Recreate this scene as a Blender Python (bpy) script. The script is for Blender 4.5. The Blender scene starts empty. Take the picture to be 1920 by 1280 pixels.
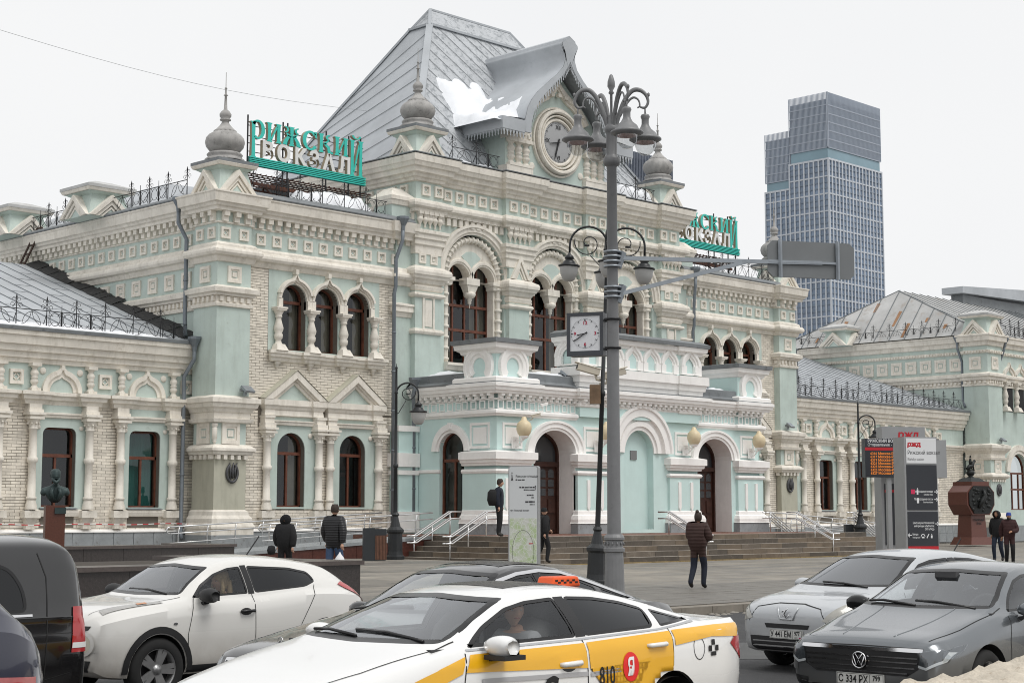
import bpy, bmesh, math, random
from mathutils import Vector, Matrix, noise
from mathutils.bvhtree import BVHTree
PI = math.pi
sc = bpy.context.scene
col = sc.collection
RND = random.Random(7)

# ------------------------------------------------------------------ camera, sky, sun, exposure
F_PX, AZ, PITCH = 3072.0, math.radians(44.5), math.atan(325/3072.0)
CAM = Vector((-58.27, -54.5, 1.65))
cam_d = bpy.data.cameras.new('camera')
cam = bpy.data.objects.new('camera', cam_d); col.objects.link(cam); sc.camera = cam
cam_d.sensor_width = 36.0; cam_d.lens = F_PX/1920*36.0
cam_d.clip_start = 0.5; cam_d.clip_end = 4000
fwd = Vector((math.cos(AZ)*math.cos(PITCH), math.sin(AZ)*math.cos(PITCH), math.sin(PITCH)))
cam.location = CAM
cam.rotation_euler = fwd.to_track_quat('-Z', 'Y').to_euler()

SUN_EL, SUN_AZ = math.radians(60), math.radians(-82)      # direction towards the sun, azimuth in the XY plane from +X
world = bpy.data.worlds.new('World'); sc.world = world; world.use_nodes = True
wn = world.node_tree.nodes; wl = world.node_tree.links
for n in list(wn): wn.remove(n)
sky = wn.new('ShaderNodeTexSky'); sky.sky_type = 'NISHITA'; sky.sun_disc = False
sky.sun_elevation = SUN_EL; sky.sun_rotation = PI/2 - SUN_AZ
sky.air_density = 2.0; sky.dust_density = 6.0; sky.ozone_density = 1.0
bw = wn.new('ShaderNodeRGBToBW')
mx = wn.new('ShaderNodeMix'); mx.data_type = 'RGBA'; mx.inputs[0].default_value = 0.94
mx.inputs[7].default_value = (9.35, 9.45, 9.6, 1)          # the even white cloud layer
bg = wn.new('ShaderNodeBackground'); bg.inputs[1].default_value = 0.1
wo = wn.new('ShaderNodeOutputWorld')
cn = wn.new('ShaderNodeTexNoise'); cn.inputs['Scale'].default_value = 2.2; cn.inputs['Detail'].default_value = 5; cr = wn.new('ShaderNodeValToRGB')   # faint tone of the cloud layer
cr.color_ramp.elements[0].color = (9.25,9.35,9.5,1); cr.color_ramp.elements[1].color = (9.75,9.8,9.85,1); cr.color_ramp.elements[0].position = 0.3; cr.color_ramp.elements[1].position = 0.7
wtc = wn.new('ShaderNodeTexCoord'); wl.new(wtc.outputs['Generated'], cn.inputs[0]); wl.new(cn.outputs[0], cr.inputs[0]); wl.new(cr.outputs[0], mx.inputs[7])
wl.new(sky.outputs[0], bw.inputs[0]); wl.new(bw.outputs[0], mx.inputs[6])
wl.new(mx.outputs[2], bg.inputs[0]); wl.new(bg.outputs[0], wo.inputs[0])
sun_d = bpy.data.lights.new('sun', 'SUN'); sun_d.energy = 1.5; sun_d.angle = math.radians(28); sun_d.color = (1.0, 0.975, 0.94)
sun = bpy.data.objects.new('sun', sun_d); col.objects.link(sun)
sdir = Vector((math.cos(SUN_EL)*math.cos(SUN_AZ), math.cos(SUN_EL)*math.sin(SUN_AZ), math.sin(SUN_EL)))
sun.rotation_euler = (-sdir).to_track_quat('-Z', 'Y').to_euler()
sc.view_settings.view_transform = 'Standard'; sc.view_settings.look = 'None'
sc.view_settings.exposure = 0.0; sc.view_settings.gamma = 1.0; sc.view_settings.use_curve_mapping = False

sc.render.engine = 'CYCLES'; sc.cycles.filter_width = 1.0
# ------------------------------------------------------------------ materials
def lin(r, g, b):
	f = lambda c: (c/255/12.92) if c <= 10 else (((c/255)+0.055)/1.055)**2.4
	return (f(r), f(g), f(b))
MATS = {}
def mat(name, rgb, rough=0.8, var=0.12, scale=1.5, streak=0.0, bump=0.0, bscale=20.0, metal=0.0, spec=0.4, dirt=None, coat=0.0, dth=0.55, dmax=0.75):
	"""procedural surface: base colour with soft noise, vertical streaks, fine relief"""
	if name in MATS: return MATS[name]
	m = bpy.data.materials.new(name); m.use_nodes = True
	nt = m.node_tree; N = nt.nodes; L = nt.links
	b = N['Principled BSDF']; b.inputs['Roughness'].default_value = rough; b.inputs['Metallic'].default_value = metal
	b.inputs['Specular IOR Level'].default_value = spec
	if coat: b.inputs['Coat Weight'].default_value = coat; b.inputs['Coat Roughness'].default_value = 0.03
	c = rgb
	if var or streak or dirt or bump:
		tc = N.new('ShaderNodeTexCoord')
	if var or streak or dirt:
		n1 = N.new('ShaderNodeTexNoise'); n1.inputs['Scale'].default_value = scale; n1.inputs['Detail'].default_value = 6; n1.inputs['Roughness'].default_value = 0.65
		L.new(tc.outputs['Object'], n1.inputs['Vector'])
		r1 = N.new('ShaderNodeValToRGB'); r1.color_ramp.elements[0].position = 0.3; r1.color_ramp.elements[1].position = 0.72
		r1.color_ramp.elements[0].color = tuple(v*(1-var) for v in c)+(1,); r1.color_ramp.elements[1].color = tuple(min(1, v*(1+var*0.55)) for v in c)+(1,)
		L.new(n1.outputs[0], r1.inputs[0]); out = r1.outputs[0]
		if streak:
			mp = N.new('ShaderNodeMapping'); mp.inputs['Scale'].default_value = (1.3, 1.3, 0.22)
			n2 = N.new('ShaderNodeTexNoise'); n2.inputs['Scale'].default_value = 2.0; n2.inputs['Detail'].default_value = 5; n2.inputs['Roughness'].default_value = 0.7
			L.new(tc.outputs['Object'], mp.inputs[0]); L.new(mp.outputs[0], n2.inputs['Vector'])
			r2 = N.new('ShaderNodeValToRGB'); r2.color_ramp.elements[0].position = 0.5; r2.color_ramp.elements[1].position = 0.72
			r2.color_ramp.elements[0].color = (0, 0, 0, 1); r2.color_ramp.elements[1].color = (streak,)*3+(1,)
			L.new(n2.outputs[0], r2.inputs[0])
			m2 = N.new('ShaderNodeMix'); m2.data_type = 'RGBA'
			L.new(r2.outputs[0], m2.inputs[0]); L.new(out, m2.inputs[6]); m2.inputs[7].default_value = (c[0]*0.45, c[1]*0.43, c[2]*0.38)+(1,)
			out = m2.outputs[2]
		if dirt:
			n3 = N.new('ShaderNodeTexNoise'); n3.inputs['Scale'].default_value = scale*2.7; n3.inputs['Detail'].default_value = 8; n3.inputs['Roughness'].default_value = 0.75
			L.new(tc.outputs['Object'], n3.inputs['Vector'])
			r3 = N.new('ShaderNodeValToRGB'); r3.color_ramp.elements[0].position = dth; r3.color_ramp.elements[1].position = dth+0.11
			r3.color_ramp.elements[0].color = (0, 0, 0, 1); r3.color_ramp.elements[1].color = (dmax,)*3+(1,)
			L.new(n3.outputs[0], r3.inputs[0])
			m3 = N.new('ShaderNodeMix'); m3.data_type = 'RGBA'
			L.new(r3.outputs[0], m3.inputs[0]); L.new(out, m3.inputs[6]); m3.inputs[7].default_value = dirt+(1,)
			out = m3.outputs[2]
		L.new(out, b.inputs['Base Color'])
	else:
		b.inputs['Base Color'].default_value = c+(1,)
	if bump:
		n4 = N.new('ShaderNodeTexNoise'); n4.inputs['Scale'].default_value = bscale; n4.inputs['Detail'].default_value = 4
		L.new(tc.outputs['Object'], n4.inputs['Vector'])
		bp = N.new('ShaderNodeBump'); bp.inputs['Strength'].default_value = bump; bp.inputs['Distance'].default_value = 0.02
		L.new(n4.outputs[0], bp.inputs['Height']); L.new(bp.outputs[0], b.inputs['Normal'])
	MATS[name] = m
	return m
def per_piece(m, lo=0.84, hi=1.08):
	"""each brick or block gets a slightly different tone"""
	nt = m.node_tree; N = nt.nodes; L = nt.links; b = N['Principled BSDF']; old = b.inputs['Base Color'].links[0].from_socket
	ge = N.new('ShaderNodeNewGeometry'); mr = N.new('ShaderNodeMapRange'); mr.inputs[3].default_value = lo; mr.inputs[4].default_value = hi; L.new(ge.outputs['Random Per Island'], mr.inputs[0])
	mm = N.new('ShaderNodeVectorMath'); mm.operation = 'SCALE'; L.new(old, mm.inputs[0]); L.new(mr.outputs[0], mm.inputs['Scale']); L.new(mm.outputs[0], b.inputs['Base Color'])
def quilt(m, scale=9.0, st=0.6):
	nt = m.node_tree; N = nt.nodes; L = nt.links; tc = N.new('ShaderNodeTexCoord'); w = N.new('ShaderNodeTexWave'); w.bands_direction = 'Z'; w.inputs['Scale'].default_value = scale; w.inputs['Distortion'].default_value = 1.2; bp = N.new('ShaderNodeBump'); bp.inputs['Strength'].default_value = st; bp.inputs['Distance'].default_value = 0.03; L.new(tc.outputs['Object'], w.inputs[0]); L.new(w.outputs[0], bp.inputs['Height']); L.new(bp.outputs[0], N['Principled BSDF'].inputs['Normal'])
def glass(name, tint, refl=0.12, rough=0.0, wavy=0.0):
	"""thin pane: see-through tint plus a mirror film that grows at grazing angles"""
	if name in MATS: return MATS[name]
	m = bpy.data.materials.new(name); m.use_nodes = True
	nt = m.node_tree; N = nt.nodes; L = nt.links; N.remove(N['Principled BSDF'])
	t = N.new('ShaderNodeBsdfTransparent'); t.inputs[0].default_value = tint+(1,)
	g = N.new('ShaderNodeBsdfGlossy'); g.inputs['Roughness'].default_value = rough; g.inputs[0].default_value = (0.95, 0.97, 1, 1)
	fr = N.new('ShaderNodeLayerWeight'); fr.inputs[0].default_value = 0.5
	pw = N.new('ShaderNodeMath'); pw.operation = 'POWER'; pw.inputs[1].default_value = 4.0; L.new(fr.outputs['Facing'], pw.inputs[0])
	ma = N.new('ShaderNodeMath'); ma.operation = 'MULTIPLY_ADD'; ma.inputs[1].default_value = 0.85; ma.inputs[2].default_value = refl; ma.use_clamp = True
	L.new(pw.outputs[0], ma.inputs[0])
	if wavy:      # old uneven panes
		tc = N.new('ShaderNodeTexCoord'); nz = N.new('ShaderNodeTexNoise'); nz.inputs['Scale'].default_value = 0.7; nz.inputs['Detail'].default_value = 0.0; bp = N.new('ShaderNodeBump'); bp.inputs['Strength'].default_value = wavy; bp.inputs['Distance'].default_value = 0.1; L.new(tc.outputs['Object'], nz.inputs[0]); L.new(nz.outputs[0], bp.inputs['Height']); L.new(bp.outputs[0], g.inputs['Normal'])
	x = N.new('ShaderNodeMixShader'); L.new(ma.outputs[0], x.inputs[0]); L.new(t.outputs[0], x.inputs[1]); L.new(g.outputs[0], x.inputs[2])
	L.new(x.outputs[0], N['Material Output'].inputs[0])
	MATS[name] = m
	return m
def emit(name, rgb, s):
	m = bpy.data.materials.new(name); m.use_nodes = True
	b = m.node_tree.nodes['Principled BSDF']; b.inputs['Base Color'].default_value = (0.02, 0.02, 0.02, 1)
	b.inputs['Emission Color'].default_value = rgb+(1,); b.inputs['Emission Strength'].default_value = s
	MATS[name] = m
	return m

# ------------------------------------------------------------------ mesh helpers
class MB:
	def __init__(s): s.v = []; s.f = []; s.m = []; s.mi = 0; s.sm = []; s.smooth = False; s.flip = False; s.sx = 1
	def add(s, vs, fs, smooth=None):
		o = len(s.v); s.v.extend(((x*s.sx, y, z) for x, y, z in vs))
		sm = s.smooth if smooth is None else smooth
		for f in fs:
			f = [i+o for i in f]
			if s.sx < 0: f.reverse()
			s.f.append(f); s.m.append(s.mi); s.sm.append(sm)
		return s
	def box(s, x0, x1, y0, y1, z0, z1):
		if x0 > x1: x0, x1 = x1, x0
		if y0 > y1: y0, y1 = y1, y0
		if z0 > z1: z0, z1 = z1, z0
		return s.add([(x0,y0,z0),(x1,y0,z0),(x1,y1,z0),(x0,y1,z0),(x0,y0,z1),(x1,y0,z1),(x1,y1,z1),(x0,y1,z1)],
			  [(0,3,2,1),(4,5,6,7),(0,1,5,4),(1,2,6,5),(2,3,7,6),(3,0,4,7)], False)
	def frus(s, a, b, z0, z1):
		"""frustum between rectangles a,b = (x0,x1,y0,y1)"""
		return s.add([(a[0],a[2],z0),(a[1],a[2],z0),(a[1],a[3],z0),(a[0],a[3],z0),(b[0],b[2],z1),(b[1],b[2],z1),(b[1],b[3],z1),(b[0],b[3],z1)],
			  [(0,3,2,1),(4,5,6,7),(0,1,5,4),(1,2,6,5),(2,3,7,6),(3,0,4,7)], False)
	def prism(s, poly, y0, y1, smooth=False):
		"""polygon in (x,z), counter-clockwise seen from -Y, extruded from y0 (front) to y1"""
		n = len(poly); vs = [(x,y0,z) for x,z in poly]+[(x,y1,z) for x,z in poly]
		fs = [list(range(n)), list(range(2*n-1,n-1,-1))]+[(i, n+i, n+(i+1)%n, (i+1)%n) for i in range(n)]
		return s.add(vs, fs, smooth)
	def prismz(s, poly, z0, z1):
		n = len(poly); vs = [(x,y,z0) for x,y in poly]+[(x,y,z1) for x,y in poly]
		return s.add(vs, [list(range(n-1,-1,-1)), list(range(n,2*n))]+[(i,(i+1)%n,n+(i+1)%n,n+i) for i in range(n)], False)
	def prismx(s, poly, x0, x1, smooth=False):
		n = len(poly); vs = [(x0,y,z) for y,z in poly]+[(x1,y,z) for y,z in poly]
		return s.add(vs, [list(range(n-1,-1,-1)), list(range(n,2*n))]+[(i,(i+1)%n,n+(i+1)%n,n+i) for i in range(n)], smooth)
	def lathe(s, prof, c=(0,0,0), n=16, smooth=True, lobes=0, amp=0.0, sq=1.0, caps=True):
		vs = []; fs = []
		for k, (r, z) in enumerate(prof):
			for i in range(n):
				a = 2*PI*(i+0.5)/n; rr = r*(1+(amp*abs(math.cos(lobes*a/2))-amp*0.5 if lobes else 0))
				vs.append((c[0]+rr*math.cos(a), c[1]+rr*math.sin(a)*sq, c[2]+z))
		for k in range(len(prof)-1):
			for i in range(n):
				j = (i+1)%n; fs.append((k*n+i, k*n+j, (k+1)*n+j, (k+1)*n+i))
		s.add(vs, fs, smooth)
		if caps and prof[0][0] > 1e-4: s.add([vs[i] for i in range(n)], [list(range(n-1,-1,-1))], False)
		if caps and prof[-1][0] > 1e-4: s.add([vs[(len(prof)-1)*n+i] for i in range(n)], [list(range(n))], False)
		return s
	def tube(s, pts, r, n=8, smooth=True, caps=True, closed=False):
		pts = [Vector(p) for p in pts]; N = len(pts); rs = r if isinstance(r, (list, tuple)) else [r]*N
		vs = []; fs = []; up = None
		for i, p in enumerate(pts):
			if closed: t = pts[(i+1)%N]-pts[i-1]
			else: t = pts[min(i+1,N-1)]-pts[max(i-1,0)]
			t.normalize()
			if up is None:
				up = Vector((0,0,1)) if abs(t.z) < 0.9 else Vector((1,0,0))
			a = up - t*up.dot(t); a.normalize(); b = t.cross(a); up = a
			for k in range(n):
				q = 2*PI*k/n; vs.append(tuple(p+(a*math.cos(q)+b*math.sin(q))*rs[i]))
		for i in range(N if closed else N-1):
			for k in range(n):
				j = (k+1)%n; i2 = (i+1)%N; fs.append((i*n+k, i*n+j, i2*n+j, i2*n+k))
		if caps and not closed: fs.append(list(range(n-1,-1,-1))); fs.append([(N-1)*n+k for k in range(n)])
		return s.add(vs, fs, smooth)
	def bar(s, a, b, w, h=None):
		"""square bar from a to b"""
		h = h or w; a = Vector(a); b = Vector(b); t = (b-a).normalized()
		u = Vector((0,0,1)) if abs(t.z) < 0.9 else Vector((0,1,0))
		r = t.cross(u).normalized()*w/2; u = r.cross(t).normalized()*h/2
		vs = [a-r-u, a+r-u, a+r+u, a-r+u, b-r-u, b+r-u, b+r+u, b-r+u]
		return s.add([tuple(v) for v in vs], [(0,3,2,1),(4,5,6,7),(0,1,5,4),(1,2,6,5),(2,3,7,6),(3,0,4,7)], False)
	def sweep(s, prof, path, closed=False, smooth=False):
		"""moulding: prof [(outward, z)] along plan path [(x,y)], outward = right of the walking direction"""
		P = [Vector(p) for p in path]; N = len(P); offs = []
		for i in range(N):
			d0 = (P[i]-P[i-1]).normalized() if (i > 0 or closed) else None
			d1 = (P[(i+1)%N]-P[i]).normalized() if (i < N-1 or closed) else None
			n0 = Vector((d0.y,-d0.x)) if d0 is not None else None
			n1 = Vector((d1.y,-d1.x)) if d1 is not None else None
			if n0 is None: m = n1
			elif n1 is None: m = n0
			else:
				m = (n0+n1); m = m/max(0.2, m.dot(n0))
			offs.append(m)
		k = len(prof); vs = []
		for i in range(N):
			for d, z in prof: vs.append((P[i].x+offs[i].x*d, P[i].y+offs[i].y*d, z))
		fs = []
		for i in range(N if closed else N-1):
			j = (i+1)%N
			for q in range(k-1): fs.append((i*k+q, j*k+q, j*k+q+1, i*k+q+1))
		s.add(vs, fs, smooth)
		if not closed:
			s.add(vs[:k], [list(range(k-1,-1,-1))], False); s.add(vs[-k:], [list(range(k))], False)
		return s
	def archm(s, cx, cz, R, prof, a0=0.0, a1=PI, n=20, kx=1.0, peak=0.0, pw=0.27):
		"""arch moulding: prof [(radial offset, y)] swept over the arc; peak>0 gives an ogee (keel) tip"""
		vs = []; fs = []; k = len(prof)
		for i in range(n+1):
			a = a0+(a1-a0)*i/n
			pk = peak*max(0.0, 1-abs(a-PI/2)/pw)**2
			for d, y in prof: vs.append((cx+(R+d)*math.cos(a)*kx, y, cz+(R+d)*math.sin(a)+pk*(1 if d > -0.01 else 0.4)))
		for i in range(n):
			for q in range(k-1): fs.append((i*k+q, i*k+q+1, (i+1)*k+q+1, (i+1)*k+q))
		s.add(vs, fs, False)
		s.add(vs[:k], [list(range(k))], False); s.add(vs[-k:], [list(range(k-1,-1,-1))], False)
		return s
	def wall(s, x0, x1, z0, z1, yf, yb, opens=(), reveal=True):
		"""front wall with openings; opens: list of (zb, [(x,z)...top line left to right])"""
		q = lambda a,b,c,d: s.add([a,b,c,d], [(0,1,2,3)], False)
		x = x0
		for zb, top in sorted(opens, key=lambda o: o[1][0][0]):
			xl, xr = top[0][0], top[-1][0]
			if xl > x: q((x,yf,z0),(xl,yf,z0),(xl,yf,z1),(x,yf,z1))
			if zb > z0: q((xl,yf,z0),(xr,yf,z0),(xr,yf,zb),(xl,yf,zb))
			for (a,za),(b,zb2) in zip(top[:-1], top[1:]):
				if b > a+1e-6: q((a,yf,za),(b,yf,zb2),(b,yf,z1),(a,yf,z1))
				if reveal: q((a,yf,za),(a,yb,za),(b,yb,zb2),(b,yf,zb2))
			if reveal:
				q((xl,yf,zb),(xl,yb,zb),(xl,yb,top[0][1]),(xl,yf,top[0][1])); q((xr,yf,zb),(xr,yf,top[-1][1]),(xr,yb,top[-1][1]),(xr,yb,zb))
				q((xl,yf,zb),(xr,yf,zb),(xr,yb,zb),(xl,yb,zb))
			x = xr
		if x1 > x: q((x,yf,z0),(x1,yf,z0),(x1,yf,z1),(x,yf,z1))
		return s
	def build(s, name, mats, parent=None, loc=None, rotz=0.0, bevel=0.0):
		me = bpy.data.meshes.new(name); me.from_pydata(s.v, [], s.f)
		if not isinstance(mats, (list, tuple)): mats = [mats]
		for m in mats: me.materials.append(m)
		me.polygons.foreach_set('material_index', s.m); me.polygons.foreach_set('use_smooth', s.sm)
		me.validate(); me.update()
		o = bpy.data.objects.new(name, me); col.objects.link(o)
		if parent is not None: o.parent = parent
		if loc is not None: o.location = loc
		if rotz: o.rotation_euler = (0,0,rotz)
		if bevel:
			b = o.modifiers.new('bevel', 'BEVEL'); b.width = bevel; b.segments = 2; b.limit_method = 'ANGLE'
		return o
def arc(cx, cz, rx, rz=None, n=14, a0=PI, a1=0.0):
	rz = rz or rx
	return [(cx+rx*math.cos(a0+(a1-a0)*i/n), cz+rz*math.sin(a0+(a1-a0)*i/n)) for i in range(n+1)]
def tag(o, label=None, cat=None, group=None, kind=None):
	if label: o['label'] = label
	if cat: o['category'] = cat
	if group: o['group'] = group
	if kind: o['kind'] = kind
	return o
def empty(name, loc=(0,0,0), rz=0.0, label=None, cat=None, group=None):
	o = bpy.data.objects.new(name, None); col.objects.link(o); o.location = loc; o.rotation_euler = (0,0,rz); o.empty_display_size = 0.3
	return tag(o, label, cat, group)
def inst(o, parent, loc, rz=0.0, scale=None):
	c = o.copy(); col.objects.link(c); c.parent = parent; c.location = loc; c.rotation_euler = (0,0,rz)
	if scale: c.scale = scale
	return c
def copy_tree(o, parent=None):
	c = o.copy(); col.objects.link(c); c.parent = parent
	for ch in o.children: copy_tree(ch, c)
	return c
def text_mesh(body, size, depth=0.0, align='CENTER', res=3, bold=0.0, xs=1.0, space=1.0):
	"""letters as (verts, faces) in x,z, front at y=0 looking to -Y, thickness towards +Y"""
	c = bpy.data.curves.new('txt', 'FONT'); c.body = body; c.size = size; c.extrude = depth/2; c.align_x = align; c.resolution_u = res; c.offset = bold; c.space_character = space; c.space_line = 1.15
	o = bpy.data.objects.new('txt', c); col.objects.link(o)
	dg = bpy.context.evaluated_depsgraph_get(); me = bpy.data.meshes.new_from_object(o.evaluated_get(dg))
	vs = [(v.co.x*xs, -v.co.z+depth/2, v.co.y) for v in me.vertices]; fs = [list(p.vertices) for p in me.polygons]
	bpy.data.objects.remove(o); bpy.data.curves.remove(c); bpy.data.meshes.remove(me)
	return vs, fs
def text_obj(name, body, size, m, parent, loc, rz=0.0, depth=0.0, align='CENTER', res=3, bold=0.0, xs=1.0):
	vs, fs = text_mesh(body, size, depth, align, res, bold, xs); mb = MB(); mb.add(vs, fs, False)
	return mb.build(name, m, parent, loc, rz)
# ------------------------------------------------------------------ station building
MINT = mat('mint_paint', (0.52, 0.605, 0.56), 0.85, 0.12, 0.9, streak=0.22, bump=0.08, bscale=30, dirt=(0.36,0.41,0.36), dth=0.58, dmax=0.5)
CREAM = mat('cream_plaster', (0.80, 0.755, 0.675), 0.85, 0.16, 1.3, streak=0.4, bump=0.1, bscale=25, dirt=(0.45,0.39,0.31), dth=0.55, dmax=0.42)
PMINT = mat('porch_mint_paint', (0.60, 0.765, 0.74), 0.8, 0.06, 0.9, streak=0.05, bump=0.05)
PWHITE = mat('porch_white_plaster', (0.91, 0.895, 0.87), 0.8, 0.08, 1.2, streak=0.12, bump=0.06)
BRICK = mat('cream_brick', (0.81, 0.75, 0.65), 0.75, 0.2, 3.0, streak=0.2)
per_piece(BRICK)
MORTAR = mat('mortar', (0.17, 0.15, 0.125), 0.95, 0.15, 3.0)
BEIGE = mat('beige_paint', (0.47, 0.46, 0.375), 0.85, 0.1, 1.0, streak=0.3)
PLINTH = mat('grey_plinth_stone', (0.30, 0.32, 0.33), 0.8, 0.2, 2.0, dirt=(0.16, 0.15, 0.14))
LEAD = mat('grey_lead', (0.20, 0.215, 0.225), 0.55, 0.2, 1.2, dirt=(0.1, 0.105, 0.11), spec=0.5)
TIN = mat('zinc_sheet', (0.45, 0.475, 0.5), 0.5, 0.2, 0.35, dirt=(0.37, 0.4, 0.42), spec=0.5)
TINF = mat('flaking_zinc_sheet', (0.50, 0.52, 0.54), 0.6, 0.12, 1.3, dirt=(0.20, 0.22, 0.235), spec=0.4, dth=0.5)
SEAM = mat('roof_seam', (0.25, 0.265, 0.28), 0.6, 0.1)
TINW = mat('pale_painted_tin', (0.52, 0.52, 0.51), 0.6, 0.2, 0.5, dirt=(0.36, 0.35, 0.33))
ONION = mat('weathered_grey_paint', (0.40, 0.39, 0.375), 0.8, 0.3, 2.0, dirt=(0.13, 0.125, 0.12), bump=0.3, bscale=12)
WOOD = mat('dark_brown_wood', (0.15, 0.052, 0.03), 0.42, 0.45, 4.0, spec=0.4)
PIPE = mat('grey_drainpipe', (0.20, 0.225, 0.25), 0.5, 0.15, 3.0, metal=0.3)
IRON = mat('black_iron', (0.016, 0.016, 0.018), 0.5, 0.2, 6.0, spec=0.4)
ROOM = mat('painted_room_dark', (0.03, 0.03, 0.032), 0.9, 0.3, 0.7)  # darkness of unlit rooms put into the colour
TEAL = mat('teal_curtain', (0.05, 0.20, 0.17), 0.9, 0.15, 2.0)
DRAPE = mat('beige_curtain', (0.26, 0.22, 0.17), 0.9, 0.2, 2.0)
GLASS = glass('window_glass', (0.62, 0.66, 0.66), 0.055, wavy=0.1)
DOORW = mat('door_dark_wood', (0.055, 0.022, 0.015), 0.45, 0.4, 4.0)
SNOW = mat('snow', (0.84, 0.86, 0.89), 0.85, 0.05, 2.5, bump=0.7, bscale=5)
GREEN = (0.0, 0.0, 0.0)

ST = empty('station_building', (0, 0, 0), 0, 'mint and cream railway station with onion finials, clock gable and arched porch', 'building')
def part(name, mb, m, parent=None, **k): return mb.build(name, m, parent or ST, **k)
YW = 1.57

# --- shared small pieces (one mesh each, copied)
def sq_mesh(name, s, m, diamond=False, depth=0.07):
	mb = MB(); h = s/2
	for a, w, d in (((h, 0.2*s, depth*1.3), (h*0.64, 0.06*s, depth*0.4)) if diamond else ((h, 0.18*s, depth), (h*0.72, 0.14*s, depth*0.45))):
		mb.box(-a, a, -d, 0.02, a-w, a); mb.box(-a, a, -d, 0.02, -a, -a+w)
		mb.box(-a, -a+w, -d, 0.02, -a+w, a-w); mb.box(a-w, a, -d, 0.02, -a+w, a-w)
	if diamond:
		q = h*0.46
		w = q*0.3
		for i in range(4):
			a, b = ((0,-q),(q,0),(0,q),(-q,0))[i], ((q,0),(0,q),(-q,0),(0,-q))[i]; mb.bar((a[0],-0.01,a[1]), (b[0],-0.01,b[1]), 0.03, w)
	else:
		q = h*0.3; mb.box(-q, q, -depth*0.5, 0.02, -q, q)
	return mb
PROTO = {}
def put(name, key, maker, m, loc, rz=0.0, parent=None, scale=None):
	"""first use builds the mesh, later uses copy the object and share its mesh"""
	if key not in PROTO:
		o = maker().build(name, m, parent or ST); PROTO[key] = o
		o.location = loc; o.rotation_euler = (0,0,rz)
		if scale: o.scale = scale
		return o
	return inst(PROTO[key], parent or ST, loc, rz, scale or (1,1,1))
LEFTF = -PI/2      # facing -X

def dentils(mb, path, w, gap, z0, z1, d, d0=0.0, step=False):
	"""little blocks along every edge of the path, set on its right side"""
	for (ax, ay), (bx, by) in zip(path[:-1], path[1:]):
		v = Vector((bx-ax, by-ay)); Lh = v.length
		if Lh < w*1.5: continue
		t = v/Lh; nrm = Vector((t.y, -t.x)); n = max(1, int(Lh/(w+gap))); p = Lh/n
		for i in range(n):
			c = Vector((ax, ay))+t*(p*(i+0.5))
			a = c-t*w/2; b = c+t*w/2
			for (zz0, zz1, dd) in (((z0, z1, d),) if not step else ((z0, (z0+z1)/2, d*0.6), ((z0+z1)/2, z1, d))):
				q = [a+nrm*d0, b+nrm*d0, b+nrm*dd, a+nrm*dd]
				mb.add([(u.x, u.y, zz0) for u in q]+[(u.x, u.y, zz1) for u in q], [(0,1,2,3),(7,6,5,4),(1,5,6,2),(2,6,7,3),(3,7,4,0)], False)

BR_W, BR_H, BR_J = 0.385, 0.1, 0.016
brick_total = [0]
def bricks(name, regions, y, holes, single=0, sx=1):
	"""running-bond bricks proud of the mortar; regions/holes are (x0,x1,z0,z1); the first `single` ones are objects of their own"""
	mb = MB(); mb.sx = sx; rnd = random.Random(3); row = 0; n = 0
	for (x0, x1, z0, z1) in regions:
		z = z0; row = 0
		while z+BR_H <= z1+0.001:
			xs = x0-(0.5*(BR_W+BR_J) if row % 2 else 0)
			while xs < x1:
				a, b = max(xs, x0), min(xs+BR_W, x1)
				segs = [(a, b)]
				for (hx0, hx1, hz0, hz1) in holes:
					if z+BR_H > hz0 and z < hz1:
						ns = []
						for (p, q) in segs:
							if q <= hx0 or p >= hx1: ns.append((p, q)); continue
							if p < hx0: ns.append((p, hx0))
							if q > hx1: ns.append((hx1, q))
						segs = ns
				for (p, q) in segs:
					if q-p < 0.03: continue
					d = 0.012+rnd.random()*0.006
					if n < single and q-p > BR_W-0.005 and sx > 0:
						put('brick', 'brick', lambda: MB().box(-BR_W/2, BR_W/2, -0.016, 0.004, 0, BR_H), BRICK, ((p+q)/2, y-(rnd.random()*0.004), z)); n += 1
					else:
						mb.add([(p,y-d,z),(q,y-d,z),(q,y-d,z+BR_H),(p,y-d,z+BR_H),(p,y,z),(q,y,z),(q,y,z+BR_H),(p,y,z+BR_H)],
							   [(0,1,2,3),(3,2,6,7),(0,4,5,1),(0,3,7,4),(1,5,6,2)], False)
				xs += BR_W+BR_J
			z += BR_H+BR_J; row += 1
	o = part(name, mb, BRICK); o['kind'] = 'stuff'
	return o

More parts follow.
